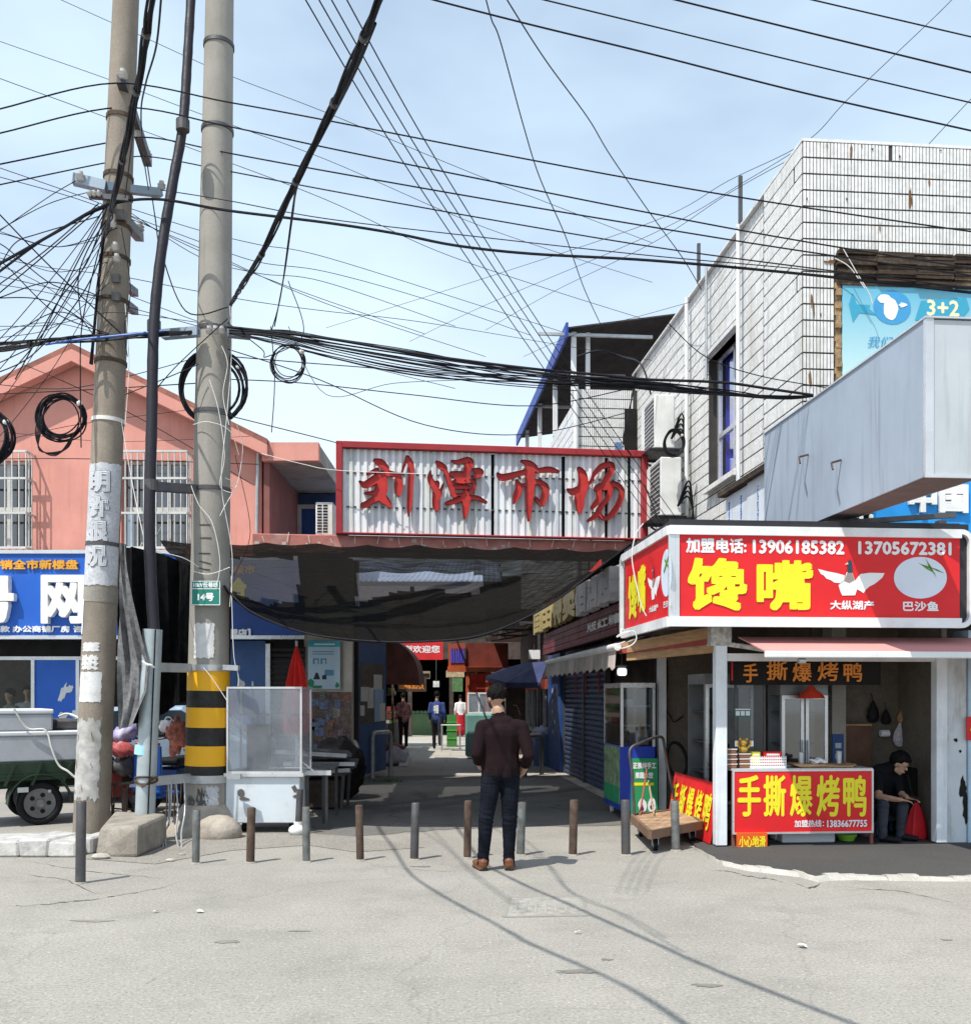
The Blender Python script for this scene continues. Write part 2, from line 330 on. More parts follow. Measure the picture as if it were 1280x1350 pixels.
def figure(prims, mats, parent, name='body', vox=.012, smooth=4, fold=0, ztop_=1.3, fix=None):
    # prim: (material index, p0, p1, a0, b0, a1, b1[, side])
    mb = MB()
    for p in prims: capsule(mb, p[1], p[2], p[3], p[4], p[5], p[6], p[7] if len(p) > 7 else (1, 0, 0))
    me = bpy.data.meshes.new(name); me.from_pydata([Vector(v) for v in mb.v], [], mb.f)
    o = bpy.data.objects.new(name, me); COL.objects.link(o)
    rm = o.modifiers.new('r', 'REMESH'); rm.mode = 'VOXEL'; rm.voxel_size = vox
    if smooth: sm = o.modifiers.new('s', 'SMOOTH'); sm.iterations = smooth; sm.factor = .5
    bpy.context.view_layer.update(); nm = bpy.data.meshes.new_from_object(o.evaluated_get(bpy.context.evaluated_depsgraph_get()))
    bpy.data.objects.remove(o)
    nv_ = len(nm.vertices); vc = np.empty(nv_ * 3); nm.vertices.foreach_get('co', vc); vc = vc.reshape(-1, 3); vn = np.empty(nv_ * 3); nm.vertices.foreach_get('normal', vn); vn = vn.reshape(-1, 3)
    if fold:
        from mathutils import noise
        for i in range(nv_):
            x, y, z = vc[i]
            if z < ztop_: k = .25 + math.exp(-((z - .47) / .09) ** 2) + math.exp(-((z - .13) / .06) ** 2) + .6 * math.exp(-((z - .78) / .06) ** 2) if z < .87 else .55; d = (noise.noise((x * 8 + z * 14, y * 8, z * 40)) if z < .87 else noise.noise((x * 9, y * 6, z * 5 + x * 6)) * 1.6) * fold * k; vc[i] += vn[i] * d
        nm.vertices.foreach_set('co', vc.ravel())
    n = len(nm.polygons); cc = np.empty(n * 3); nm.polygons.foreach_get('center', cc); cc = cc.reshape(-1, 3); best = np.full(n, 1e9); idx = np.zeros(n, int)
    for p in prims:
        a = np.array(p[1]); b = np.array(p[2]); d = b - a; t = np.clip(((cc - a) @ d) / (d @ d + 1e-9), 0, 1)
        r = min(p[3], p[4]) + (min(p[5], p[6]) - min(p[3], p[4])) * t; q = np.linalg.norm(cc - a - t[:, None] * d, axis=1) - (r + (max(p[3], p[4]) - min(p[3], p[4])) * .5)
        w = q < best; best[w] = q[w]; idx[w] = p[0]
    if fix: idx = fix(cc, idx)
    for q in mats: nm.materials.append(q)
    nm.polygons.foreach_set('material_index', idx.astype(np.int32)); nm.polygons.foreach_set('use_smooth', [True] * n); nm.update()
    nm.transform(wmat(parent).inverted()); r = bpy.data.objects.new(name, nm); COL.objects.link(r); r.parent = parent; return r
def hand(mi, w, d, up, side, s=1.0, curl=.5):
    # palm from wrist w along d; fingers curl towards -up; side = thumb side
    w, d, up, side = Vector(w), Vector(d).normalized(), Vector(up).normalized(), Vector(side).normalized(); out = []
    out.append((mi, w, w + d * .075 * s, .03 * s, .014 * s, .036 * s, .013 * s, side))
    for k, (o_, L) in enumerate(((.028, .068), (.010, .076), (-.010, .07), (-.028, .055))):
        b = w + d * .08 * s + side * o_ * s; q = d.copy(); p = b
        for j in range(3):
            q = (q - up * curl * (.5 + .3 * j)).normalized(); e = p + q * L * s / 3 * (1.1 - .1 * j); out.append((mi, p, e, .009 * s, .009 * s, .008 * s, .008 * s)); p = e
    b = w + d * .02 * s + side * .032 * s; e = b + (d + side * .7 - up * .4).normalized() * .04 * s
    out.append((mi, b, e, .012 * s, .012 * s, .01 * s, .01 * s)); out.append((mi, e, e + (d - up * .3).normalized() * .03 * s, .01 * s, .01 * s, .008 * s, .008 * s)); return out
def head(mi, c, yaw=0, pitch=0, s=1.0):
    c = Vector(c); Rm = Matrix.Rotation(yaw, 3, 'Z') @ Matrix.Rotation(pitch, 3, 'X'); f = lambda x, y, z: c + Rm @ Vector((x, y, z)) * s; X = Rm @ Vector((1, 0, 0))
    o = [(mi, f(0, -.015, .035), f(0, .01, .03), .078 * s, .088 * s, .076 * s, .085 * s, X), (mi, f(0, .03, .0), f(0, .042, -.085), .066 * s, .05 * s, .034 * s, .03 * s, X),
         (mi, f(0, .09, .0), f(0, .1, -.02), .008 * s, .01 * s, .012 * s, .012 * s, X), (mi, f(-.022, .08, -.06), f(.022, .08, -.06), .01 * s, .01 * s, .01 * s, .01 * s, Vector((0, 0, 1))),
         (mi, f(0, .075, .028), f(0, .08, .028), .055 * s, .014 * s, .05 * s, .012 * s, X)]
    for q in (-1, 1): o.append((mi, f(q * .078, -.005, .02), f(q * .08, -.008, -.018), .01 * s, .022 * s, .008 * s, .014 * s, X))
    return o
def hair(parent, c, mt, yaw=0, pitch=0, s=1.0, long=0, top=.004, back=.02):
    c = Vector(c); Rm = Matrix.Rotation(yaw, 3, 'Z') @ Matrix.Rotation(pitch, 3, 'X'); vs, fs = [], []; nu, nv = 40, 22; rnd = random.Random(4)
    for j in range(nv + 1):
        th = math.pi * .68 * j / nv
        for i in range(nu):
            a = 2 * math.pi * i / nu; fy = math.sin(a)
            lim = (.36 if fy > .5 else .47 if fy > .1 else .56 if fy > -.3 else .68) * math.pi
            t = min(th, lim); taper = 1 - .26 * max(0, t / math.pi - .42) / .28 - (.04 if t > lim * .93 else 0)
            n_ = rnd.uniform(-.003, .004) + .004 * math.sin(a * 9 + t * 7)
            r = (.0835 + top + n_) * taper
            vs.append(c + Rm @ Vector((math.sin(t) * math.cos(a) * (r - .006), math.sin(t) * fy * (r + .012) - .012, math.cos(t) * (r + .014) + .03)) * s)
    fs = [(j * nu + i, j * nu + (i + 1) % nu, (j + 1) * nu + (i + 1) % nu, (j + 1) * nu + i) for j in range(nv) for i in range(nu)]
    for q in range(2600):
        j = rnd.randrange(0, nv - 2); i = rnd.randrange(nu); v = vs[j * nu + i]; d = (v - c).normalized(); e = (d * .5 + Rm @ Vector((rnd.uniform(-.7, .7), -.3 + rnd.uniform(-.6, .6), -.8 if j > 7 else rnd.uniform(-.5, .3)))).normalized(); t_ = d.cross(e).normalized(); n_ = len(vs); L_ = rnd.uniform(.006, .016) * s
        vs += [v - t_ * .003, v + t_ * .003, v + d * .004 + e * L_]; fs.append((n_, n_ + 1, n_ + 2))
    me = bpy.data.meshes.new('hair'); me.from_pydata(vs, [], fs); me.materials.append(mt); me.polygons.foreach_set('use_smooth', [True] * len(fs)); me.transform(wmat(parent).inverted()); o = bpy.data.objects.new('hair', me); COL.objects.link(o); o.parent = parent
    so_ = o.modifiers.new('t', 'SOLIDIFY'); so_.thickness = .012; so_.offset = -1; return o
def spline(pts, per=8):
    pts = [Vector(p) for p in pts]; out = []
    for i in range(len(pts) - 1):
        p0 = pts[max(i - 1, 0)]; p1 = pts[i]; p2 = pts[i + 1]; p3 = pts[min(i + 2, len(pts) - 1)]
        for k in range(per):
            t = k / per; out.append(.5 * (2 * p1 + (p2 - p0) * t + (2 * p0 - 5 * p1 + 4 * p2 - p3) * t * t + (3 * p1 - p0 - 3 * p2 + p3) * t ** 3))
    return out + [pts[-1]]
# ---------------- ground ----------------
def ground_mat(name, c, crack=.5, sp=.5, stain=.4, pave=False):
    m = bpy.data.materials.new(name); m.use_nodes = True; t = m.node_tree; N = t.nodes; L = t.links; b = N['Principled BSDF']; b.inputs['Roughness'].default_value = .9; b.inputs['Specular IOR Level'].default_value = .25
    g = N.new('ShaderNodeNewGeometry').outputs['Position']
    def nz(sc, d=5, ro=.6, s3=None):
        n = N.new('ShaderNodeTexNoise'); n.inputs['Scale'].default_value = sc; n.inputs['Detail'].default_value = d; n.inputs['Roughness'].default_value = ro
        if s3: q = N.new('ShaderNodeMapping'); q.inputs['Scale'].default_value = s3; L.new(g, q.inputs[0]); L.new(q.outputs[0], n.inputs['Vector'])
        else: L.new(g, n.inputs['Vector'])
        return n.outputs[0]
    def rg(x, a, b_, c_, d):
        n = N.new('ShaderNodeMapRange'); n.inputs[1].default_value = a; n.inputs[2].default_value = b_; n.inputs[3].default_value = c_; n.inputs[4].default_value = d; L.new(x, n.inputs[0]); return n.outputs[0]
    def mx(f, a, b_):
        n = N.new('ShaderNodeMix'); n.data_type = 'RGBA'
        if isinstance(f, float): n.inputs[0].default_value = f
        else: L.new(f, n.inputs[0])
        for i, q in ((6, a), (7, b_)):
            if isinstance(q, tuple): n.inputs[i].default_value = (*q, 1)
            else: L.new(q, n.inputs[i])
        return n.outputs[2]
    col = mx(rg(nz(.55, 7, .62), .3, .7, 0, 1), tuple(x * .86 for x in c), tuple(x * 1.12 for x in c))
    col = mx(rg(nz(1.7, 7, .7), .5, .8, 0, stain), col, tuple(x * .62 for x in c))
    col = mx(rg(nz(2.6, 5, .6, (1, 1, 1)), .58, .8, 0, .35), col, tuple(min(1, x * 1.35) for x in c))
    col = mx(rg(nz(52, 4, .7), .5, .66, 0, sp), col, tuple(x * .38 for x in c))          # dark aggregate
    col = mx(rg(nz(41, 3, .6, (1.1, 1, 1)), .56, .72, 0, sp * .9), col, tuple(min(1, x * 1.8) for x in c))
    h = nz(75, 3, .6)
    if crack:
        dn = N.new('ShaderNodeTexNoise'); dn.inputs['Scale'].default_value = 1.2; dn.inputs['Detail'].default_value = 6; L.new(g, dn.inputs['Vector'])
        va = N.new('ShaderNodeVectorMath'); va.operation = 'MULTIPLY_ADD'; va.inputs[1].default_value = (.9, .9, .9); L.new(dn.outputs[1], va.inputs[0]); L.new(g, va.inputs[2])
        vo = N.new('ShaderNodeTexVoronoi'); vo.feature = 'DISTANCE_TO_EDGE'; vo.inputs['Scale'].default_value = .33; L.new(va.outputs[0], vo.inputs['Vector'])
        col = mx(rg(vo.outputs['Distance'], 0, .006, crack, 0), col, tuple(x * .3 for x in c))
    if pave:
        br = N.new('ShaderNodeTexBrick'); br.inputs['Scale'].default_value = 1; br.inputs['Mortar Size'].default_value = .008; br.inputs['Brick Width'].default_value = 1.9; br.inputs['Row Height'].default_value = 1.3
        br.inputs['Color1'].default_value = (1, 1, 1, 1); br.inputs['Color2'].default_value = (1, 1, 1, 1); br.inputs['Mortar'].default_value = (0, 0, 0, 1); L.new(g, br.inputs['Vector'])
        col = mx(rg(br.outputs['Fac'], 0, 1, 0, .8), col, tuple(x * .35 for x in c))
    L.new(col, b.inputs['Base Color'])
    bn = N.new('ShaderNodeBump'); bn.inputs['Strength'].default_value = .5; bn.inputs['Distance'].default_value = .008; L.new(h, bn.inputs['Height']); L.new(bn.outputs[0], b.inputs['Normal'])
    return m
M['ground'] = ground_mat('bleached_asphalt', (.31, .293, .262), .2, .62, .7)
M['alley'] = ground_mat('dark_alley_asphalt', (.17, .165, .155), .6, .6, .6)  # asphalt colour darkened to carry the shade under the net
M['slab'] = ground_mat('concrete_slab_paving', (.4, .38, .335), .4, .3, .4, True)
M['mat'] = ground_mat('dark_rough_asphalt', (.07, .068, .066), .3, .5, .4)
g = MB(); g.face([(-700, -60, 0), (700, -60, 0), (700, 900, 0), (-700, 900, 0)]); struct(g.build('ground', M['ground']))
# dark sheet painting in the net's shade on the alley asphalt, ragged edge
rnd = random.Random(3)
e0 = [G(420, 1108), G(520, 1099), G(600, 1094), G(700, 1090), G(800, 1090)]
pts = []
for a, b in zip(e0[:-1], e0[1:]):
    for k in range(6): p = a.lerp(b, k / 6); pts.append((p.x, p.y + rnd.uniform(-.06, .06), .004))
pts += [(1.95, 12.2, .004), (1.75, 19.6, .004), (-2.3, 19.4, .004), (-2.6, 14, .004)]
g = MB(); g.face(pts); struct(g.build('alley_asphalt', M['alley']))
g = MB(); g.face([(-3.4, 19.5, .006), (1.9, 19.7, .006), (1.2, 40, .006), (-5, 40, .006)]); struct(g.build('alley_concrete_paving', M['slab']))
g = MB(); o_ = [(RM @ Vector((.05 + .0 * k, 4.9 + k * .8, 0))) for k in range(9)]
g.face([Vector((p.x - .28, p.y, .01)) for p in o_] + [Vector((p.x + .1, p.y, .01)) for p in reversed(o_)]); struct(g.build('gutter_strip', M['conc_l']))
# raised dark apron in front of the food booth with its broken pale kerb
edge = [(918, 1122), (935, 1133), (952, 1141), (985, 1148), (1020, 1152), (1052, 1156), (1078, 1163), (1092, 1161), (1130, 1160), (1190, 1161), (1280, 1162)]
ep = [G(*q) for q in edge]; ep.append(Vector((9, ep[-1].y - .2, 0)))
ap = [Vector((p.x + .02, p.y + .1, .02)) for p in ep]
g = MB(); g.face([p for p in ap] + [Vector((9, 13.5, .02)), Vector((2.3, 13, .02)), Vector((2.2, 10.3, .02))]); struct(g.build('booth_apron', M['mat']))
g = MB()
for k in range(len(ep) - 1):
    a, b = ep[k], ep[k + 1]
    n_ = max(1, int((b - a).length / .12))
    for j in range(n_):
        p = a.lerp(b, j / n_); q = a.lerp(b, (j + 1) / n_); h = .036 + rnd.uniform(-.014, .008); w = .08 + rnd.uniform(-.03, .05); s_ = .02 + rnd.uniform(0, .02)
        g.add([(p.x, p.y - s_, 0), (q.x, q.y - s_, 0), (q.x, q.y + .015, h), (p.x, p.y + .015, h), (q.x, q.y + w, h), (p.x, p.y + w, h), (p.x, p.y + w + .1, .01), (q.x, q.y + w + .1, .01)], [(0, 1, 2, 3), (3, 2, 4, 5), (5, 4, 7, 6), (0, 3, 5, 6), (1, 7, 4, 2)])
struct(g.build('broken_kerb', M['conc_l']))
# cast-in manhole cover in the road
mh = thing('manhole_cover', 'shallow rectangular cover set flush in the grey road behind the standing man', 'manhole cover', G(720, 1197))
a, b, c_, d = G(664, 1210), G(775, 1208), G(768, 1183), G(672, 1184)
g = MB()
for p, q in ((a, b), (b, c_), (c_, d), (d, a)): g.bar(p + Vector((0, 0, .003)), q + Vector((0, 0, .003)), .03, .006)
g.build('frame', mat('grimy_cast_frame', (.27, .255, .23), .9, bump=.5), mh)
g = MB(); g.face([v + Vector((0, 0, .0035)) for v in (a, b, c_, d)]); g.build('cover_plate', mat('worn_cover_concrete', (.31, .295, .265), .9, var=.25, vs=12, bump=.5, dirt=.4), mh)
g = MB()
for k in range(7): p = a.lerp(b, .12 + k * .125); q = d.lerp(c_, .12 + k * .125); g.bar(p.lerp(q, .2) + Vector((0, 0, .004)), p.lerp(q, .8) + Vector((0, 0, .004)), .018, .005)
g.build('raised_bars', mat('worn_cover_ribs', (.32, .305, .275), .9, bump=.5), mh)
# litter
lit = plain('litter_paper', (.75, .75, .73))
for px, py, s in ((1057, 1250, .045), (262, 1204, .05), (205, 1204, .03), (762, 1232, .025)):
    p = G(px, py); g = MB(); n_ = 7
    g.face([(p.x + math.cos(k * 6.28 / n_) * s * rnd.uniform(.5, 1), p.y + math.sin(k * 6.28 / n_) * s * rnd.uniform(.4, .8), .008 + rnd.uniform(0, .02)) for k in range(n_)])
    tag(g.build('paper_scrap', lit), {1057: 'crumpled white scrap on the road in front of the booth kerb', 262: 'pale flattened scrap on the road left of the bollard row', 205: 'small white scrap on the left of the grey road', 762: 'tiny white scrap on the road just past the manhole cover'}[px], 'litter', 'scraps on the road')

crk = mat('dark_crack', (.07, .062, .052), 1, bump=.3)
def crack(pts, w, sd):
    r_ = random.Random(sd); q = []
    for a, b in zip(pts[:-1], pts[1:]):
        A_, B_ = G(*a), G(*b)
        for k in range(8): p = A_.lerp(B_, k / 8); q.append(Vector((p.x, p.y + r_.uniform(-.03, .03), .0035)))
    g = MB(); n = len(q)
    for i in range(n - 1): wa, wb = [w * r_.uniform(.2, 1) * min(1, 3 * j / n, 3 * (n - j) / n) for j in (i, i + 1)]; g.face([q[i] + Vector((0, -wa, 0)), q[i + 1] + Vector((0, -wb, 0)), q[i + 1] + Vector((0, wb, 0)), q[i] + Vector((0, wa, 0))])
    struct(g.build('road_crack', crk))
crack([(928, 1147), (965, 1150), (985, 1156), (1020, 1160), (1046, 1168)], .02, 1); crack([(1040, 1162), (1066, 1172), (1084, 1166)], .025, 2); crack([(-20, 1197), (60, 1193), (130, 1186), (210, 1172), (290, 1147)], .012, 3); crack([(20, 1150), (90, 1162), (140, 1184)], .008, 4)
crack([(300, 1235), (190, 1300), (110, 1360)], .006, 5); crack([(1110, 1170), (1190, 1176), (1280, 1196)], .012, 6); crack([(480, 1140), (560, 1148), (640, 1150)], .006, 7); crack([(30, 1135), (120, 1150), (230, 1160)], .008, 8)
for px, py, w, h in ((300, 1242, .22, .06), (395, 1228, .2, .03), (760, 1282, .3, .06), (800, 1266, .12, .03), (555, 1143, .3, .05), (1248, 1240, .1, .03), (120, 1215, .4, .05), (930, 1300, .2, .05)):
    p = G(px, py); g = MB(); r_ = random.Random(px); g.face([(p.x + math.cos(k * .4488) * w / 2 * r_.uniform(.4, 1), p.y + math.sin(k * .4488) * h * r_.uniform(.4, 1), .003) for k in range(14)]); struct(g.build('oil_stain', M['stain_']) if 'stain_' in M else g.build('oil_stain', M.setdefault('stain_', mat('road_stain', (.2, .185, .165), .9, bump=.4, var=.3))))
# ---------------- bollards ----------------
bolm = [M['steeld'], mat('grey_green_iron', (.16, .17, .165), .6, .35, var=.3, vs=14, bump=.35, dirt=.6, dc=(.12, .08, .055), ds=8), M['rust']]
bl = [(106, 1165, 108, 13, 0, 'tallest dark bollard, alone near the kerb stones at far left'), (258, 1139, 71, 10, 1, 'grey green bollard in front of the striped pole foot'),
      (330, 1138, 73, 11, 2, 'rusty bollard in front of the glass food cart'), (404, 1137, 73, 10, 1, 'grey bollard beside the cart leg with the white foot'),
      (475, 1135, 73, 10, 2, 'dark rusty bollard, first one right of the food cart'), (546, 1134, 75, 11, 0, 'dark bollard midway between the food cart and the standing man'),
      (616, 1132, 76, 10, 2, 'brown rusty bollard just left of the standing man'), (686, 1128, 70, 11, 1, 'mossy grey bollard half behind the standing man'),
      (755, 1128, 73, 11, 2, 'reddish brown bollard right of the standing man'), (825, 1128, 73, 12, 0, 'dark blue grey bollard in front of the flatbed trolley handle'),
      (891, 1122, 66, 11, 1, 'scratched grey bollard standing against the flatbed trolley')]
for px, py, hp, w, mi, lab in bl:
    p = G(px, py); h = hp / F * p.y; r = w / F * p.y / 2
    t = thing('bollard', lab, 'bollard', p, 'steel bollards across the market entrance')
    ln = Vector((rnd.uniform(-.016, .016), rnd.uniform(-.01, .01), 0))
    g = MB(); g.tube([p + Vector((0, 0, -.02)), p + ln * .5 + Vector((0, 0, h * .5)), p + ln + Vector((0, 0, h - .006)), p + ln + Vector((0, 0, h))], [r, r, r, r * .9], 18); g.build('post', bolm[mi], t, True)
    g = MB(); g.cyl(p + ln + Vector((0, 0, h)), p + ln + Vector((0, 0, h + .003)), r * .8, r * .7, 16); g.build('cap', M['rust'], t)
    g = MB(); n_ = 12; rr = [r * rnd.uniform(1.25, 1.7) for _ in range(n_)]
    vs = [(p.x + math.cos(k * 2 * math.pi / n_) * rr[k], p.y + math.sin(k * 2 * math.pi / n_) * rr[k], .001) for k in range(n_)] + [(p.x + math.cos(k * 2 * math.pi / n_) * r * .95, p.y + math.sin(k * 2 * math.pi / n_) * r * .95, .018) for k in range(n_)]
    g.add(vs, [(k, (k + 1) % n_, n_ + (k + 1) % n_, n_ + k) for k in range(n_)]); g.build('cement_collar', M['conc'], t)

# ---------------- left kerb, concrete block ----------------
ks = thing('kerb', 'row of pale broken kerb stones on the road edge beside the left utility pole', 'kerb', G(60, 1130))
kk = [(-90, 22, 1131, 1105), (24, 61, 1131, 1109), (62, 98, 1131, 1107), (99, 121, 1127, 1106)]
for i, (x0, x1, yb, yt) in enumerate(kk):
    y0 = G(0, yb).y; X0 = (x0 - 640) / F * y0; X1 = (x1 - 640) / F * y0; h = .17 + rnd.uniform(-.02, .01)
    g = MB(); j = lambda s=.02: rnd.uniform(-s, s)
    g.add([(X0 + j(), y0 + j(), 0), (X1 + j(), y0 + j(), 0), (X1 + .1 + j(), y0 + .62, 0), (X0 + .1, y0 + .62, 0), (X0 + j(), y0 + .03 + j(), h + j(.012)), (X1 + j(), y0 + .03 + j(), h + j(.012)), (X1 + .1, y0 + .6 + j(), h + j()), (X0 + .1, y0 + .6 + j(), h + j())],
          [(0, 3, 2, 1), (4, 5, 6, 7), (0, 1, 5, 4), (1, 2, 6, 5), (2, 3, 7, 6), (3, 0, 4, 7)]); g.build('kerb_stone', mat('chalky_stone', (.44, .43, .41), .9, var=.25, vs=9, bump=.5, bs=35, dirt=.6, dc=(.2, .18, .16), ds=7), ks, bevel=.02)
cb = thing('concrete_block', 'big weathered concrete block holding the steel cable guard pipe', 'concrete block', G(175, 1130))
y0 = 9.75; g = MB(); X = lambda px, Y: (px - 640) / F * Y
vs = [(X(124, 9.75), 9.78, 0), (X(181, 9.7), 9.7, 0), (X(221, 10.55), 10.55, 0), (X(140, 11.0), 11.1, 0), (X(129, 9.85), 9.9, .27), (X(182, 9.75), 9.76, .31), (X(218, 10.55), 10.6, .33), (X(147, 11), 11.1, .3)]
g.add(vs, [(0, 3, 2, 1), (4, 5, 6, 7), (0, 1, 5, 4), (1, 2, 6, 5), (2, 3, 7, 6), (3, 0, 4, 7)])
me = g.build('rough_block', mat('rough_cast_concrete', (.29, .26, .22), .92, var=.3, vs=5, bump=.9, bs=30, dirt=.55, dc=(.17, .15, .125), ds=3, fine=.3), cb, bevel=.035, seg=2)
rub = mat('rubble_stone', (.42, .39, .34), .9, bump=.5, var=.3)
for i, (px, py, s, lab) in enumerate(((133, 1133, .1, 'thin pale stone chip lying at the foot of the concrete block'), (224, 1136, .05, 'small brown stone chip on the dirt between the block and the striped pole'), (240, 1128, .04, 'tiny stone chip beside the striped pole foot'))):
    p = G(px, py); g = MB(); g.sph((p.x, p.y, s * .25), (s, s * .6, s * .35), 7, 4); tag(g.build('stone_chip', rub), lab, 'stone', 'stone chips by the block')
dirtp = [G(*q) for q in ((118, 1133), (200, 1140), (300, 1122), (400, 1115), (470, 1124), (560, 1118), (470, 1104), (380, 1098), (210, 1100), (140, 1112))]
g = MB(); g.face([(p.x + rnd.uniform(-.05, .05), p.y, .0045) for p in dirtp]); struct(g.build('dirt_patch', ground_mat('dusty_dirt', (.275, .258, .23), .1, .85, .6)))
# ---------------- pink gabled building with its shops ----------------
YB = 17.0
pb = thing('pink_building', 'pink stucco building with gabled roof and barred windows behind the two utility poles', 'building', P(95, 917, YB))
def wallrect(mb, x0, x1, y0, y1, Y, d=.25):
    a = P(x0, y1, Y); b = P(x1, y0, Y); mb.b2((a.x, Y, a.z), (b.x, Y + d, b.z))
W1 = (-62, 42, 607, 722); W2 = (160, 250, 607, 722)
g = MB()
for r_ in ((-160, -62, 607, 745), (42, 160, 607, 745), (250, 345, 607, 745), (-62, 42, 722, 745), (160, 250, 722, 745)): wallrect(g, *r_, YB)
gp = [P(-160, 607, YB), P(345, 607, YB), P(345, 578, YB), P(94, 462, YB), P(-160, 580, YB)]
g.prism(gp, (0, .25, 0)); g.build('front_wall', M['pink'], pb)
a = P(345, 607, YB); g = MB(); g.b2((a.x - .25, YB + .25, 0), (a.x, YB + 9, 5.9)); g.b2((-10.4, YB + 2.6, 0), (a.x - .26, YB + 2.8, 4.2)); g.build('side_wall', M['pink'], pb)
roofm = mat('weathered_red_roof', (.3, .12, .09), .85, var=.3, vs=5, bump=.6, bs=30, dirt=.3)
for q0, q1, nm in ((P(94, 452, YB - .3), P(352, 578, YB - .3), 0), (P(94, 452, YB - .3), P(-175, 580, YB - .3), 1)):
    g = MB(); g.prism([q0, q1, q1 - Vector((0, 0, .1)), q0 - Vector((0, 0, .1))], (0, 9, 0)); g.build('roof_slope', roofm, pb)
    g = MB(); o1 = Vector((0, 0, -.1)); o2 = Vector((0, 0, -.3)); g.prism([q0 + o1, q1 + o1, q1 + o2, q0 + o2], (0, .22, 0)); g.build('barge_board', M['pink'], pb)
frm = mat('dirty_white_window_metal', (.6, .6, .57), .5, .2, bump=.1, dirt=.4, dc=(.3, .26, .2), ds=7)
curt = mat('grey_green_curtain', (.27, .33, .33), .9, var=.2, vs=4, bump=.4, bs=12)
for (x0, x1, y0, y1), lab in ((W1, 0), (W2, 1)):
    a = P(x0, y1, YB); b = P(x1, y0, YB); w_ = MB(); Yw = YB + .12
    for z in (a.z, (a.z * .55 + b.z * .45), b.z): w_.b2((a.x, Yw, z - .04), (b.x, Yw + .06, z + .04))
    for k in range(4): x = a.x + (b.x - a.x) * k / 3; w_.b2((x - .03, Yw - .002, a.z), (x + .03, Yw + .062, b.z))
    win = w_.build('window', frm, pb)
    g = MB(); g.face([(a.x, Yw + .04, a.z), (b.x, Yw + .04, a.z), (b.x, Yw + .04, b.z), (a.x, Yw + .04, b.z)]); g.build('pane', M['glass'], win)
    g = MB(); n_ = 26; cx0 = a.x + (b.x - a.x) * .52
    vs = []
    for k in range(n_ + 1):
        x = cx0 + (b.x - .08 - cx0) * k / n_; y = Yw + .2 + .03 * math.sin(k * 1.7); vs += [(x, y, a.z), (x, y, a.z + (b.z - a.z) * .58)]
    g.add(vs, [(2 * k, 2 * k + 2, 2 * k + 3, 2 * k + 1) for k in range(n_)]); g.build('curtain', curt, win)
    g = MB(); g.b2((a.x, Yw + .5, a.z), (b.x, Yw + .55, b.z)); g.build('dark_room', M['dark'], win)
    cage = MB(); o = .32; ax, bx = a.x - .02, b.x + .05; az, bz = a.z - .05, b.z + .08
    for z in (az, az + (bz - az) * .36, az + (bz - az) * .72, bz):
        cage.bar((ax, YB - o, z), (bx, YB - o, z), .035); cage.bar((ax, YB - o, z), (ax, YB, z), .03); cage.bar((bx, YB - o, z), (bx, YB, z), .03)
    cg = cage.build('security_cage', frm, pb)
    nb = 12
    bm_ = None
    for k in range(nb + 1):
        x = ax + (bx - ax) * k / nb; g = MB(); g.cyl((x, YB - o, az), (x, YB - o, bz), .014, n=6)
        g.build('bar', frm, cg)
    for k in (1, 2): g = MB(); y = YB - o * k / 3; g.cyl((bx, y, az), (bx, y, bz), .012, n=6); g.build('bar', frm, cg)
# cables/pipe on corner
g = MB(); p = P(339, 600, YB - .06); g.tube([P(341, 588, YB - .06), P(339, 650, YB - .06), P(338, 735, YB - .06)], .03, 8); g.build('drain_pipe', M['steel'], pb)
# balcony wing
bw = thing('balcony_wing', 'recessed upper balcony with pink fascia slab left of the market sign', 'balcony', P(390, 917, 17))
X0, X1 = P(345, 0, 16.8).x, P(420, 0, 16.8).x
zt, zb = P(0, 583, 16.8).z, P(0, 607, 16.8).z
g = MB(); g.b2((X0 + .003, 16.8, zb), (X1, 16.95, zt)); g.build('fascia', M['pink'], bw)
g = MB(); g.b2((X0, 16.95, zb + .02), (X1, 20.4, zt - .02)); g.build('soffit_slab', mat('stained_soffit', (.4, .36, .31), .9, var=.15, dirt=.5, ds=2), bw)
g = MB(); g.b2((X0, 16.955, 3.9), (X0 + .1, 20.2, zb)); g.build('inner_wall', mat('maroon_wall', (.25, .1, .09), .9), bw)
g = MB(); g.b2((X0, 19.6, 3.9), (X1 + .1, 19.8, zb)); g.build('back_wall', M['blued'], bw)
g = MB(); a = P(362, 703, 19.5); b = P(428, 668, 19.5)
for z in (a.z - .4, b.z): g.b2((a.x, 19.48, z - .04), (b.x, 19.58, z + .04))
for k in range(3): x = a.x + (b.x - a.x) * k / 2; g.b2((x - .035, 19.475, a.z - .4), (x + .035, 19.585, b.z))
wn_ = g.build('window', frm, bw); g = MB(); g.b2((a.x, 19.52, a.z - .4), (b.x, 19.53, b.z)); g.build('pane', mat('blue_glass', (.03, .08, .25), .15, bump=0), wn_)
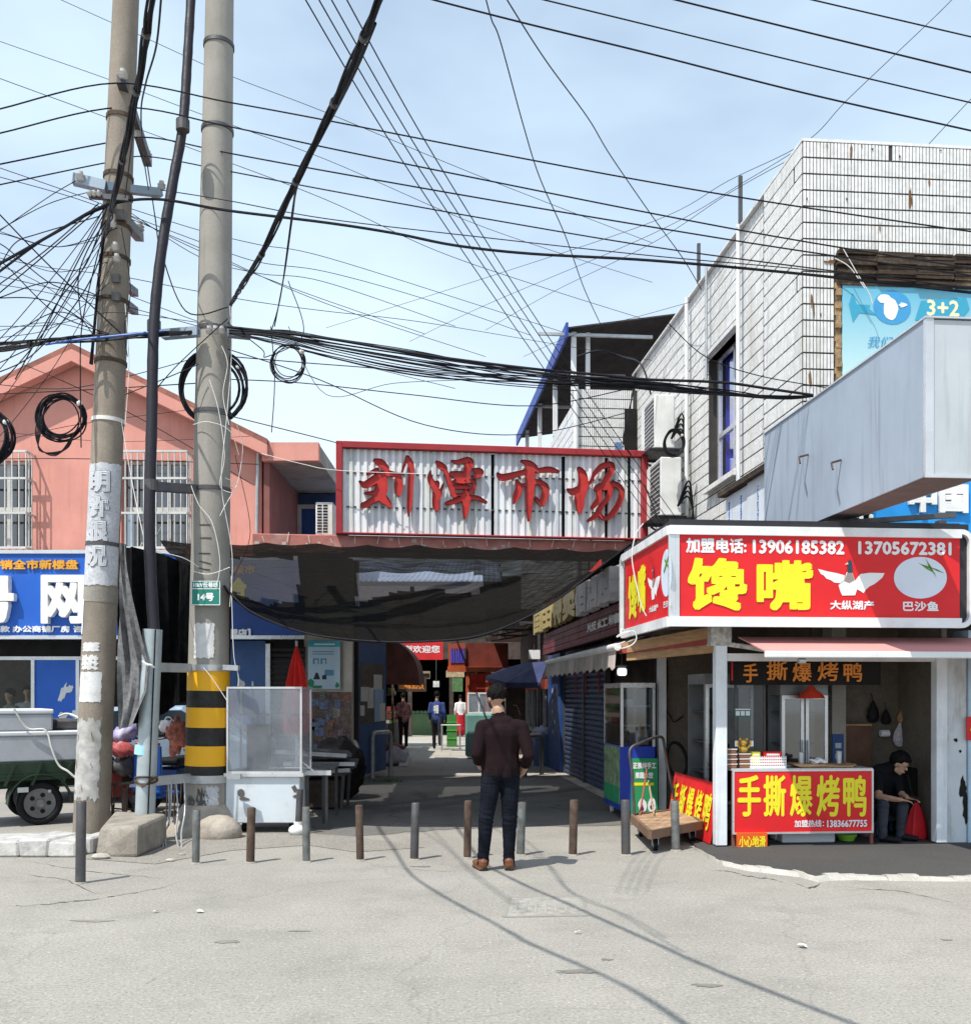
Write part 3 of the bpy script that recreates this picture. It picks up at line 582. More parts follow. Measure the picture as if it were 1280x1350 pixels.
# shop fascia boards
def sign_board(x0, x1, y0, y1, Y, lab, name='shop_sign', m=None, cat='shop sign'):
    a = P(x0, y1, Y); b = P(x1, y0, Y); t = thing(name, lab, cat, ((a.x + b.x) / 2, Y, a.z))
    g = MB(); g.b2((a.x, Y, a.z), (b.x, Y + .15, b.z)); g.build('board', m or M['blue'], t)
    g = MB(); g.b2((a.x - .02, Y - .03, b.z), (b.x + .02, Y + .17, b.z + .06)); g.b2((a.x - .02, Y - .03, a.z - .06), (b.x + .02, Y + .17, a.z)); g.build('trim', M['alu'], t)
    return t
gold = mat('gold_letters', (.75, .36, .05), .4, .2, bump=.05); w3 = mat('white_acrylic_letters', (.82, .82, .8), .4, bump=.03)
Ys = 16.6
s1 = sign_board(-140, 240, 730, 838, Ys, 'wide blue shop fascia with big raised white characters at far left')
def tx(body, x0, x1, y0, y1, Y, m, par, bold=0, depth=0, nm='lettering', **k):
    a = P(x0, y1, Y); b = P(x1, y0, Y); return text(body, fr(((a.x + b.x) / 2, Y, (a.z + b.z) / 2)), b.x - a.x, b.z - a.z, m, par, bold, depth, nm, **k)
tx('销全市新楼盘', 1, 104, 738, 751, Ys, gold, s1, .008, .03)
tx('号', -36, 23, 760, 822, Ys, w3, s1, .04, .12, 'character')
tx('网', 58, 116, 759, 823, Ys, w3, s1, .03, .12, 'character')
tx('款 办公商铺厂房 咨询', 1, 122, 825, 834, Ys, M['wprint'], s1, .006, .02)
s2 = sign_board(243, 400, 738, 838, Ys + .05, 'darker blue shop fascia half hidden by the sagging black net', m=mat('navy_sign_panel', (.025, .07, .26), .5, dirt=.2, dc=(.06, .08, .16)))
tx('楼市', 308, 337, 745, 757, Ys + .05, gold, s2, .008, .03)
tx('合', 304, 326, 762, 790, Ys + .05, M['yellow'], s2, .02, .03)
tx('旗舰店】', 290, 331, 829, 840, Ys + .05, M['wprint'], s2, .008, .02)
# blue lower edge sheet in front of second sign
# shop front at street level
sf = thing('shop', 'ground floor shop front with dark glazing and torn blue panel under the big blue fascia', 'shop front', P(50, 917, 17))
Yf = 17.2
g = MB(); a = P(-160, 868, Yf); b = P(400, 838, Yf); g.b2((a.x, Yf, a.z), (b.x, Yf + .2, b.z)); g.build('shutter_box', M['dark'], sf)
g = MB(); a = P(-60, 955, Yf); b = P(43, 868, Yf); g.face([(a.x, Yf, .7), (b.x, Yf, .7), (b.x, Yf, b.z), (a.x, Yf, b.z)]); g.build('pane', glass('green_shop_glass', (.6, .7, .64), .02), sf)
g = MB(); a = P(45, 955, Yf); b = P(140, 868, Yf); g.b2((a.x, Yf, .35), (b.x, Yf + .05, b.z)); g.build('blue_panel', M['blue'], sf)
tp = MB(); fz = fr(P(83, 914, Yf - .005)); rn = random.Random(9)
def blob(mb, f, cx, cy, w, h, n=16, ro=.45, off=.002, ang=0):
    pts = []
    for k in range(n):
        q = 2 * math.pi * k / n; r_ = 1 - ro * rn.random(); x = math.cos(q) * w / 2 * r_; y = math.sin(q) * h / 2 * r_; pts.append((cx + x * math.cos(ang) - y * math.sin(ang), cy + x * math.sin(ang) + y * math.cos(ang)))
    poly_on(mb, f, pts, off)
blob(tp, fz, .0, .0, .13, .42, ang=-.35); blob(tp, fz, .09, .06, .2, .14, off=.004, ang=.5); blob(tp, fz, .14, .1, .12, .1, off=.006); blob(tp, fz, .0, -.42, .2, .2, off=.002, ang=.3); blob(tp, fz, .2, -.36, .2, .14, off=.004, ang=.7); blob(tp, fz, .08, -.5, .3, .08, off=.005)
tp.build('torn_paper', M['paper'], sf)
g = MB()
for x in (44, 103): p = P(x, 868, Yf); g.b2((p.x - .03, Yf - .03, .3), (p.x + .03, Yf + .08, p.z))
p = P(0, 868, Yf); g.b2((-10, Yf - .03, p.z - .03), (-5, Yf + .05, p.z + .03)); g.build('door_frame', M['alu'], sf)
g = MB(); g.b2((-10.5, Yf, 0), (P(140, 0, Yf).x, Yf + .2, .35)); g.build('plinth', M['conc'], sf)
a = P(300, 0, Yf); b = P(350, 868, Yf); g = MB(); g.b2((a.x, Yf - .02, .05), (b.x, Yf + .05, 2.55)); g.build('blue_panel', M['blued'], sf)
tp = MB(); fz = fr(P(318, 902, Yf - .022)); blob(tp, fz, 0, 0, .16, .16); blob(tp, fz, -.03, .05, .06, .14, off=.004); blob(tp, fz, .2, .0, .05, .12, off=.003); tp.build('torn_paper', M['paper'], sf)
g = MB(); b = P(354, 868, Yf); g.b2((b.x - .04, Yf - .06, .0), (b.x + .04, Yf, 2.5)); g.build('post', M['alu'], sf)
g = MB()
for k in range(24): z = .05 + k * .1; g.prism([(P(357, 0, Yf).x, Yf + .02, z), (P(357, 0, Yf).x, Yf - .02, z + .05), (P(357, 0, Yf).x, Yf + .02, z + .1)], (P(402, 0, Yf).x - P(357, 0, Yf).x, 0, 0))
g.build('roller_shutter', mat('dark_shutter', (.06, .055, .055), .6, .3, dirt=.3), sf)
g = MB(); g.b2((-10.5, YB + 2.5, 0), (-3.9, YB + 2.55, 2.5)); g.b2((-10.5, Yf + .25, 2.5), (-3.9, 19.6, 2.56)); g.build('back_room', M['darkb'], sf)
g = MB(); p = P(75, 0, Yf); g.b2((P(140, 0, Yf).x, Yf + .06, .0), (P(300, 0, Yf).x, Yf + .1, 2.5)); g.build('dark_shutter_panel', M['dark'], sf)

# ---------------- lintel beam and market sign ----------------
A = Vector((-2.553, 16.85, 0)); SA = math.atan2(.7, 5.415); sc_, ss_ = math.cos(SA), math.sin(SA)
SM = Matrix.Translation(A) @ Matrix.Rotation(SA, 4, 'Z')       # local x along the sign, y away from camera
def sx(px):
    k = (px - 640) / F; t = (k * A.y - A.x) / (sc_ - k * ss_); return t, A.y + t * ss_
def sp(px, py): t, Y = sx(px); return t, 1.6 + (917 - py) / F * Y, Y
bm_ = thing('lintel_beam', 'weathered pink concrete lintel carrying the market sign over the alley', 'beam', A)
g = MB(SM); g.b2((-1.4, .0, 4.02), (5.6, .4, 4.345)); g.build('beam', M['pinkd'], bm_, bevel=.015)
g = MB(SM)
for k in range(34): x = -1.3 + k * .2 + rnd.uniform(-.05, .05); w = rnd.uniform(.03, .09); g.box((x, -.004, rnd.uniform(4.07, 4.3)), (w, .012, w * .7))
g.build('spalled_patches', mat('spalled_plaster', (.5, .42, .38), .9, bump=.5, var=.2), bm_)
ms = thing('market_sign', 'large white corrugated market sign with red frame and four red brush characters', 'sign', SM @ Vector((2.7, 0, 4.35)))
L_ = 5.46; zb, zt = 4.35, 5.93
g = MB(SM); t = .11
g.b2((0, -.12, zb), (t, .02, zt)); g.b2((L_ - t, -.12, zb), (L_, .02, zt)); g.b2((t, -.12, zt - t), (L_ - t, .02, zt)); g.b2((t, -.12, zb), (L_ - t, .02, zb + .03)); g.build('frame', M['redd'], ms, bevel=.008)
stm = [mat('bright_corrugated_strip', (.82, .83, .83), .5, 0, var=.07, vs=2, bump=.06, dirt=.25, dc=(.42, .38, .32), ds=3, streak=.3), mat('grey_corrugated_strip', (.62, .65, .68), .5, 0, var=.1, vs=2, bump=.06, dirt=.3, dc=(.35, .32, .28), ds=3, streak=.3), mat('greenish_corrugated_strip', (.66, .69, .64), .5, 0, bump=.05, dirt=.3, streak=.3)]
n_ = 44; pitch = (L_ - 2 * t) / n_; seam = [sx(648)[0], sx(741)[0], sx(800)[0], sx(829)[0]]
base = {}
def strip_mesh(kind):
    w = pitch * (.5 if kind == 0 else .52); mb = MB(); d = -.05 if kind == 0 else -.008
    if kind == 0: mb.prism([(-w * .6, 0, 0), (-w * .42, -.03, 0), (w * .42, -.03, 0), (w * .6, 0, 0)], (0, 0, zt - zb - t - .035))
    else: mb.prism([(-w * .5, 0, 0), (-w * .5, -.008, 0), (w * .5, -.008, 0), (w * .5, 0, 0)], (0, 0, zt - zb - t - .035))
    return mb
for k in range(n_ * 2):
    x = t + pitch * (k / 2 + .25)
    if any(abs(x - s_) < pitch * .3 for s_ in seam): continue
    kind = k % 2
    if kind not in base:
        mb = strip_mesh(kind); me = bpy.data.meshes.new('strip'); me.from_pydata([Vector(v) for v in mb.v], [], mb.f); me.materials.append(stm[kind]); base[kind] = me
    o = bpy.data.objects.new('strip', base[kind]); COL.objects.link(o); o.parent = ms
    o.matrix_local = wmat(ms).inverted() @ SM @ Matrix.Translation((x, -.002 + rnd.uniform(-.004, 0), zb + .03)) @ Matrix.Rotation(rnd.uniform(-.0025, .0025), 4, 'Y')
    if rnd.random() < .25: o.material_slots[0].link = 'OBJECT'; o.material_slots[0].material = stm[rnd.choice((1, 2))]
g = MB(SM); g.b2((t, .03, zb + .03), (L_ - t, .06, zt - t)); g.build('backing', M['dark'], ms)
g = MB(SM)
for z in (zb + .48, zb + 1.06):
    for k in range(n_): x = t + pitch * (k + .25); g.box((x + pitch * .5, -.02, z), (pitch * .4, .018, .025))
g.build('fixing_clips', M['steeld'], ms)
S = {
 '刘': (465, [[(195,95,30),(250,120,70),(300,165,45)],[(215,180,40),(130,215,25)],[(60,280,15),(110,310,60),(200,260,75),(280,210,60),(380,220,40),(430,215,20)],[(430,210,15),(465,110,25),(480,65,30)],[(270,260,70),(250,360,110),(200,430,60),(100,490,50),(85,475,20)],[(230,400,90),(290,450,70),(335,500,30)],[(110,385,20),(190,380,40),(240,350,50)],[(405,230,50),(405,330,75),(410,400,25)],[(485,75,40),(515,150,55),(507,350,50),(500,500,45),(492,585,12)]]),
 '潭': (465, [[(735,105,15),(775,140,60),(815,165,40)],[(815,170,30),(850,280,45),(890,390,45),(910,410,20)],[(685,190,15),(680,250,45),(720,320,65),(745,300,45),(730,400,55),(735,500,60),(750,535,15)],[(800,295,10),(775,370,35),(750,430,45)],[(870,100,15),(930,110,40),(1010,85,40),(1050,110,35),(1020,180,45)],[(1010,130,50),(1010,240,60)],[(870,210,40),(930,230,80),(1000,230,70)],[(1060,175,20),(1120,200,70),(1080,240,40)],[(890,280,25),(980,285,30),(1070,280,30),(1060,350,40),(1010,390,30),(900,400,25)],[(900,330,40),(1020,330,35)],[(820,475,25),(880,460,45),(980,430,40),(1090,425,40),(1175,465,25)],[(1000,380,60),(1000,480,70),(990,590,30),(985,605,10)]]),
 '市': (645, [[(65,210,20),(110,245,60),(240,215,50),(330,190,45)],[(420,185,40),(520,175,50),(600,195,25)],[(275,100,20),(340,120,50),(390,160,60)],[(350,150,90),(355,300,80),(345,450,65),(340,620,25)],[(230,270,20),(255,330,60),(230,410,60),(210,470,20)],[(260,320,25),(310,310,25)],[(390,285,40),(440,290,50),(490,340,60),(475,420,65),(455,480,40),(400,430,30)]]),
 '场': (645, [[(780,165,30),(810,210,70),(820,300,90),(790,420,90),(790,500,70),(790,555,25)],[(680,350,15),(730,370,60),(800,340,60),(880,290,30),(910,230,30)],[(920,210,40),(980,150,50),(1060,130,50),(1075,170,50),(1030,250,60),(1010,320,80)],[(925,350,30),(960,330,60),(1040,310,50),(1110,310,50),(1160,360,45),(1140,460,50),(1080,560,50),(1010,610,30),(960,560,30),(950,520,20)],[(960,360,50),(960,430,50),(910,500,40),(895,510,20)],[(1060,340,50),(1040,420,45),(980,500,40),(930,580,45),(865,625,25)]])}
rimd = .04
for ch, (ox, st) in S.items():
    q = []
    for s_ in st:
        r_ = []
        for (x, y, w) in s_: tt, z, Y = sp(ox + x / 6.737, 595 + y / 6.737); r_.append((tt, z, w / 6.737 * Y / F))
        q.append(r_)
    plate, rim = brush(q, .0085); g = MB(SM)
    for p in plate: g.face([(x, -.1, z) for x, z in p])
    bmx = g.build('character', M['redsign'], ms)
    g = MB(SM)
    for (x0, z0), (x1, z1) in rim: g.face([(x0, -.08, z0), (x1, -.08, z1), (x1, -.1 - rimd, z1), (x0, -.1 - rimd, z0)])
    g.build('rim', mat('dark_red_rim', (.22, .025, .03), .5, bump=.05) if 'rimm' not in M else M['rimm'], bmx)
    M['rimm'] = bpy.data.materials['dark_red_rim']

# ---------------- black shade nets ----------------
fe = spline([P(296, 772, 11.3), P(330, 806, 11.1), P(400, 834, 11.0), (P(480, 845, 11.0)), P(560, 846, 11.0), P(640, 836, 11.1), P(720, 800, 11.4), P(785, 752, 12.0), P(832, 716, 12.8)], 14)
NU = len(fe) - 1; NV = 30; be = [SM @ Vector((-2.9 + (5.46 + 2.9) * i / NU, -.05, 4.2)) for i in range(NU + 1)]
vs, fs, mi = [], [], []
for j in range(NV + 1):
    v = j / NV
    for i in range(NU + 1):
        u = i / NU; p = fe[i].lerp(be[i], v); sag = .38 * math.sin(math.pi * v) * (.3 + .7 * math.sin(math.pi * u)); w = -.05 * abs(math.sin(u * 31 + v * 3)) * v - .05 * abs(math.sin(v * 9 + u * 3 + .6 * math.sin(u * 7))) * math.sin(math.pi * v) - .02 * abs(math.sin(v * 31 + u * 13))
        vs.append(p + Vector((0, 0, -sag * .8 + w)))
hole = [(470, 753), (640, 757), (632, 783), (545, 776), (500, 786), (470, 797)]
hole2 = [(303, 736), (393, 736), (393, 792), (350, 798), (303, 778)]
def inside(x, y, pg):
    c = False
    for i in range(len(pg)):
        (x0, y0), (x1, y1) = pg[i - 1], pg[i]
        if (y0 > y) != (y1 > y) and x < (x1 - x0) * (y - y0) / (y1 - y0) + x0: c = not c
    return c
# the worn thin area of the net, given in the net's own coordinates
thin = []
for j in range(NV):
    for i in range(NU):
        f = (j * (NU + 1) + i, j * (NU + 1) + i + 1, (j + 1) * (NU + 1) + i + 1, (j + 1) * (NU + 1) + i); c = sum((vs[q] for q in f), Vector()) / 4
        px = 640 + F * c.x / c.y; py = 917 - F * (c.z - 1.6) / c.y; fs.append(f); mi.append(1 if inside(px, py, hole) or inside(px, py, hole2) else 0)
sn = thing('shade_net', 'big sagging black shade net stretched under the market sign across the alley mouth', 'shade net', be[NU // 2])
me = MB(); me.v = vs; me.f = fs; me.mi = mi
me.build('net', [netmat('black_shade_mesh', .985, (.009, .0085, .008)), netmat('single_layer_mesh', .7, (.05, .05, .055))], sn, True)
g = MB(); g.tube(fe, .012, 6, False); g.build('edge_cord', M['cable'], sn)
g = MB()
for k in range(18): p = SM @ Vector((-1.2 + k * .38, -.02, 4.2)); q = SM @ Vector((-1.2 + k * .38 + rnd.uniform(-.05, .05), -.02, 4.2 + rnd.uniform(.08, .2))); g.cyl(p, q, .006, n=5)
g.build('tie', M['string'], sn)
# dark net curtain hanging between the two poles
hn = thing('net_curtain', 'dense black net curtain hanging behind the steel cable guard between the poles', 'net curtain', P(210, 917, 12.3))
g = MB(); n_ = 34; tp_ = [(152, 722), (200, 730), (250, 748), (300, 775)]; vs = []
for i in range(n_ + 1):
    u = i / n_; px = 152 + 150 * u; yt = 720 + 6 * u + 50 * u * u; yb = 950 - 10 * u + 6 * math.sin(u * 9) - 70 * max(0, u - .4)
    for j in range(9):
        v = j / 8; Y = 12.35 + .09 * math.sin(u * 26 + v * 2) + .04 * math.sin(u * 63); p = P(px, yt + (yb - yt) * v, 12.35); vs.append((p.x, Y, p.z))
g.add(vs, [(i * 9 + j, i * 9 + j + 1, i * 9 + 10 + j, i * 9 + 9 + j) for i in range(n_) for j in range(8)]); g.build('net', mat('dense_black_net', (.01, .01, .011), .95, var=.4, vs=9, bump=.5, spec=.05), hn, True)
hf = thing('gathered_net', 'grey black net flap gathered and tied to the steel cable guard pipe', 'net flap', P(180, 880, 10.9))
g = MB(); n_ = 22; vs = []
for i in range(n_ + 1):
    v = i / n_; py = 716 + 246 * v
    if v < .64: t_ = v / .64; xl = 157 + 0 * t_; xr = 166 + 31 * t_ ** 1.6
    else: t_ = (v - .64) / .36; xl = 157 - 2 * t_; xr = 197 - 6 * t_ - 30 * max(0, t_ - .5) * 1.1
    for j in range(11):
        u = j / 10; p = P(xl + (xr - xl) * u, py + (8 * u if v < .64 else -6 * u), 10.95); vs.append((p.x * (1 - .034 * u), (p.y - .37 * u) + .06 * math.sin(u * 11 + v * 7) * (1 - .5 * u) + .03 * math.sin(u * 25), p.z))
g.add(vs, [(i * 11 + j, i * 11 + j + 1, i * 11 + 12 + j, i * 11 + 11 + j) for i in range(n_) for j in range(10)]); g.build('net', mat('greyed_black_net', (.17, .17, .175), .95, var=.45, vs=14, bump=.5, bs=60, fine=.5, fs=70), hf, True)
g = MB(); g.tube(spline([P(188, 872, 10.55), P(194, 876, 10.53), P(199, 877, 10.52), P(203, 880, 10.55)], 5), .012, 6); g.build('knot', M['string'], hf)
# ---------------- utility poles ----------------
def axis(p0, p1, z): t = (z - p0.z) / (p1.z - p0.z); return p0 + (p1 - p0) * t
def zof(py, Y): return 1.6 + (917 - py) / F * Y
def pole(lab, base, top, r0, r1, m):
    t = thing('utility_pole', lab, 'utility pole', base); ztop = 13.0; rt = r0 + (r1 - r0) * ztop / top.z
    g = MB(); n = 14; g.tube([axis(base, top, ztop * k / n - .05) for k in range(n + 1)], [r0 + (rt - r0) * k / n for k in range(n + 1)], 40); g.build('shaft', m, t, True)
    return t, (lambda z: r0 + (r1 - r0) * z / top.z), (lambda z: axis(base, top, z))
B1, T1 = Vector((-4.52, 11.3, 0)), Vector((-4.12, 11.3, 9.57)); B2, T2 = Vector((-3.26, 11.5, 0)), Vector((-3.1, 11.5, 9.7))
p1, r1f, a1f = pole('leaning brown utility pole with outlined graffiti on a white band, left of the striped one', B1, T1, .2, .143, M['pole'])
p2, r2f, a2f = pole('thick grey utility pole with yellow and black safety stripes near its foot', B2, T2, .25, .16, M['pole2'])
def band(par, rf, af, z0, z1, m, name, ex=.006, n=40): g = MB(); g.tube([af(z0), af(z1)], [rf(z0) + ex, rf(z1) + ex], n, True); return g.build(name, m, par, True)
Y1, Y2 = 11.3, 11.5
def patch(par, rf, af, pyc, th, h, w, m, Y, name='torn_paper', ex=.004, rag=.25, seed=1, hole_=0):
    # ragged sheet of paper or paint stuck round the pole; th = angle (0 faces the road), w in metres
    rr_ = random.Random(seed); z = zof(pyc, Y); r = rf(z) + ex; nx, ny = 40, 52; g = MB(); ed = lambda t: rag * (math.sin(t * 3 + seed) * .55 + math.sin(t * 8 + seed * 2) * .35 + rr_.uniform(-.16, .16))
    L_e = [ed(j / ny * 6) for j in range(ny + 1)]; R_e = [ed(j / ny * 6 + 9) for j in range(ny + 1)]; T_e = [ed(i / nx * 6 + 3) for i in range(nx + 1)]; B_e = [ed(i / nx * 6 + 5) for i in range(nx + 1)]
    def pt(i, j):
        u = i / nx; v = j / ny; uu = (-.5 + .5 * L_e[j] * .5) * (1 - u) + (.5 + .5 * R_e[j] * .5) * u; vv = (-.5 + .5 * B_e[i] * .4) * (1 - v) + (.5 + .5 * T_e[i] * .4) * v
        zz = z + vv * h; a = th + uu * w / r; c = af(zz); q = rf(zz) + ex; return (c.x + math.sin(a) * q, c.y - math.cos(a) * q, zz)
    vs = [pt(i, j) for i in range(nx + 1) for j in range(ny + 1)]
    fs = []
    for i in range(nx):
        for j in range(ny):
            if hole_ and (math.sin(i * .5 + seed) + math.sin(j * .38 + seed * 3) + math.sin(i * .3 + j * .3) + rr_.uniform(-.12, .12)) > 3 - 3.4 * hole_: continue
            fs.append((i * (ny + 1) + j, (i + 1) * (ny + 1) + j, (i + 1) * (ny + 1) + j + 1, i * (ny + 1) + j + 1))
    g.add(vs, fs); return g.build(name, m, par, True)
whitew = mat('scuffed_whitewash', (.6, .61, .64), .9, var=.14, vs=7, bump=.3, bs=30, dirt=.6, dc=(.3, .33, .4), ds=4, fine=.3, fs=40)
# pole 1 patches
patch(p1, r1f, a1f, 694, 0, 1.38, .55, whitew, Y1, 'whitewash_band', rag=.04, seed=2)
band(p1, r1f, a1f, zof(795, Y1), zof(776, Y1), M['conc'], 'cement_band', .004)
patch(p1, r1f, a1f, 906, -.12, .34, .28, M['paper'], Y1, rag=.1, seed=3)
patch(p1, r1f, a1f, 874, -.2, .16, .2, M['paper'], Y1, rag=.4, seed=5, hole_=.35)
patch(p1, r1f, a1f, 854, -.15, .1, .2, M['paper'], Y1, rag=.3, seed=15)
patch(p1, r1f, a1f, 1000, -.15, .9, .33, mat('chalk_smear', (.43, .42, .4), .9, var=.3, vs=9, bump=.4, dirt=.6, dc=(.25, .23, .19), ds=6), Y1, 'paint_smear', rag=.22, seed=6, hole_=.2)
patch(p1, r1f, a1f, 814, -1.05, .4, .08, M['wprint'], Y1, 'paper_strip', rag=.05, seed=7, ex=.006)
ink = plain('faded_ink', (.05, .06, .1), .8)
def wraptext(body, par, rf, af, pyc, h, w, m, Y, name='graffiti', th=0, bold=0, outline=False):
    z = zof(pyc, Y); c = af(z); r = rf(z) + .004; f_ = fr(c, 0) @ Matrix.Rotation(th, 4, 'Y') @ Matrix.Translation((0, 0, r))
    return text(body, f_, w, h, m, par, bold, 0, name, wrap=r, off=.003)
for ch, py in (('明', 639), ('许', 672), ('很', 703), ('况', 736)):
    wraptext(ch, p1, r1f, a1f, py, .25, .24, ink, Y1, bold=.0125)
    z = zof(py, Y1); wraptext(ch, p1, r1f, lambda zz: a1f(zz) + Vector((0, -.006, 0)), py, .24, .23, mat('graffiti_fill', (.55, .56, .59), .9) if 'gf' not in M else M['gf'], Y1, bold=.0125)
    M['gf'] = bpy.data.materials['graffiti_fill']
for py in (157, 234, 258, 300, 342, 398, 478, 555, 718): band(p1, r1f, a1f, zof(py + 3, Y1), zof(py - 2, Y1), M['rust'] if py < 500 else M['string'] if py == 555 else M['steeld'], 'band_clamp', .012)
# pole 2 stripes
str_ = [(884, 911, 'y'), (911, 933, 'k'), (933, 959, 'y'), (959, 983, 'k'), (983, 1009, 'y'), (1009, 1021, 'k')]
ym = mat('yellow_safety_paint', (.82, .42, .015), .45, var=.05, bump=.05, dirt=.12, dc=(.35, .2, .05), ds=5); km = mat('black_safety_paint', (.02, .019, .018), .5, var=.4, vs=8, bump=.08, dirt=.3, dc=(.09, .08, .07), ds=5)
for a, b, k in str_: band(p2, r2f, a2f, zof(b, Y2), zof(a, Y2), ym if k == 'y' else km, 'stripe', .008 if k == 'y' else .006)
for a, b in ((877, 885), (1021, 1031)):
    band(p2, r2f, a2f, zof(b, Y2), zof(a, Y2), M['steel'], 'steel_collar', .02)
for py in (60, 172, 436, 545, 646): band(p2, r2f, a2f, zof(py + 3, Y2), zof(py - 2, Y2), M['steeld'], 'band_clamp', .012)
patch(p2, r2f, a2f, 846, .0, .4, .24, M['paper'], Y2, rag=.14, seed=8)
patch(p2, r2f, a2f, 1048, .5, .22, .16, whitew, Y2, 'paint_smear', rag=.5, seed=9)
patch(p2, r2f, a2f, 1062, .1, .36, .12, mat('soot_stain', (.1, .095, .085), .9), Y2, 'stain', rag=.8, seed=10, hole_=.6)
patch(p2, r2f, a2f, 1060, -.5, .2, .1, bpy.data.materials['soot_stain'], Y2, 'stain', rag=.8, seed=11, hole_=.6)
ct = MB()
for k, py in enumerate((696, 713, 733, 745, 752)):
    z = zof(py, Y2); r = r2f(z) + .002; c = a2f(z); ct.tube([(c.x + math.sin(a) * r, c.y - math.cos(a) * r, z + .02 * math.sin(a * 3 + k) * (k > 2)) for a in [-.35 + .1 * q + .05 * (k % 2) for q in range(7)]], .006, 4)
ct.build('casting_mark', M['grout'], p2)
# footing
g = MB(); c = B2
g.tube([c + Vector((-.02, 0, -.05)), c + Vector((0, 0, .08)), c + Vector((0, 0, .26)), c + Vector((0, 0, .34))], [.44, .40, .31, .26], 24)
g.sph((c.x + .26, c.y - .42, .06), (.27, .2, .2), 14, 8); g.build('concrete_footing', mat('crumbling_footing', (.36, .32, .27), .95, var=.25, vs=6, bump=.8, bs=25, dirt=.6, dc=(.2, .15, .12), ds=4), p2, True)
# number plate
pl = thing('pole_number_plate', 'green number plate reading 14 strapped to the striped utility pole', 'sign', P(272, 782, 11.2))
pf = fr(P(271.5, 782, 11.22), 0); sw, sh = 39 / F * 11.22, 33 / F * 11.22
g = MB(); panel(g, pf, sw, sh, .006); g.build('plate', mat('green_enamel', (.02, .21, .16), .35, bump=.03, dirt=.15), pl)
g = MB()
for (x, y, w, h) in ((0, sh / 2 - .008, sw - .01, .008), (0, -sh / 2 + .008, sw - .01, .008), (-sw / 2 + .008, 0, .008, sh - .02), (sw / 2 - .008, 0, .008, sh - .02), (0, sh * .17, sw - .02, .008)):
    poly_on(g, pf, [(x - w / 2, y - h / 2), (x + w / 2, y - h / 2), (x + w / 2, y + h / 2), (x - w / 2, y + h / 2)], .0085)
g.build('border', M['wprint'], pl)
text('10kV任巷线', pf @ Matrix.Translation((0, sh * .33, 0)), sw * .84, .062, M['wprint'], pl, .002, off=.0085); text('14号', pf @ Matrix.Translation((0, -sh * .16, 0)), sw * .56, .095, M['wprint'], pl, .005, off=.0085)
for k, z in enumerate((.06, -.05)): pass
# cross arms, insulators and brackets on pole 1
def arm(par, p, q, w=.07, m=None, nm='cross_arm'): g = MB(); g.bar(p, q, w, w * 1.1); return g.build(nm, m or M['steel'], par)
def insul(par, p, s=1.0):
    g = MB(); p = Vector(p)
    g.tube([p, p + Vector((0, 0, .03)) * s, p + Vector((0, 0, .035)) * s, p + Vector((0, 0, .06)) * s, p + Vector((0, 0, .065)) * s, p + Vector((0, 0, .1)) * s], [.03 * s, .05 * s, .03 * s, .05 * s, .03 * s, .03 * s], 10); return g.build('insulator', plain('porcelain', (.5, .48, .46), .25) if 'porc' not in M else M['porc'], par, True)
M['porc'] = None
M['porc'] = plain('porcelain', (.5, .48, .46), .25)
am = mat('bluish_galvanised_arm', (.3, .36, .42), .5, .4)
arm(p1, P(97, 236, 11.05), P(140, 246, 11.1), .1, am); arm(p1, P(140, 246, 11.1), P(212, 254, 11.6), .08, am)
for q in ((106, 238, 11), (213, 250, 11.6), (205, 262, 11.6)): insul(p1, P(*q))
arm(p1, P(160, 104, 11.05), P(195, 214, 12.6), .1, M['steeld']); 
for q in ((162, 104, 11.05), (168, 145, 11.4), (182, 180, 11.9), (195, 210, 12.5)): insul(p1, P(*q), 1.1)
arm(p1, P(158, 282, 11.1), P(184, 312, 12.2), .1, M['steeld']); insul(p1, P(184, 306, 12.1), 1.2)
for y in (372, 396): arm(p1, P(152, y - 6, 11.1), P(178, y + 14, 12.1), .08, M['steeld'])
arm(p1, P(118, 258, 11.0), P(170, 262, 11.0), .05, M['steeld'])
for x in (118, 124, 130): insul(p1, P(x, 258, 10.95), .6)
for px, py in ((152, 330), (154, 345), (148, 300)): insul(p1, P(px, py, 11.05), .9)
arm(p2, P(215, 441, 11.3), P(262, 437, 11.2), .09, am); arm(p2, P(300, 438, 11.2), P(330, 441, 11.3), .09, am)
arm(p2, P(198, 641, 10.85), P(256, 645, 11.3), .09, M['steeld'])
for k in range(3): insul(p2, P(276 + 8 * k, 440, 11.2), .9)

# ---------------- cable guard pipe and conduit ----------------
cp = thing('cable_riser', 'black cable riser climbing between the poles from a split steel guard pipe', 'cable riser', P(195, 1073, 10.75))
g = MB(); g.tube([P(191, 1078, 10.75), P(201, 830, 10.75)], .105, 24); g.build('guard_pipe', mat('galvanised_guard', (.42, .48, .5), .5, .35, var=.12, vs=5, bump=.1, dirt=.4, dc=(.25, .25, .22), ds=3), cp, True)
g = MB(); g.bar(P(195, 1078, 10.635), P(205, 830, 10.635), .014, .01); g.build('seam', M['dark'], cp)
g = MB(); g.tube([P(190.5, 995, 10.75), P(191.5, 983, 10.75)], .108, 24); g.build('blue_sticker', plain('pale_blue_tape', (.35, .65, .75)), cp, True)
cd = spline([P(203, 834, 10.75), P(197, 700, 10.8), P(200, 560, 10.9), (P(203, 430, 11)), P(213, 330, 11.1), P(228, 240, 11.2), P(241, 165, 11.3), P(247, 80, 11.4), P(252, -10, 11.5), P(254, -80, 11.6)], 8)
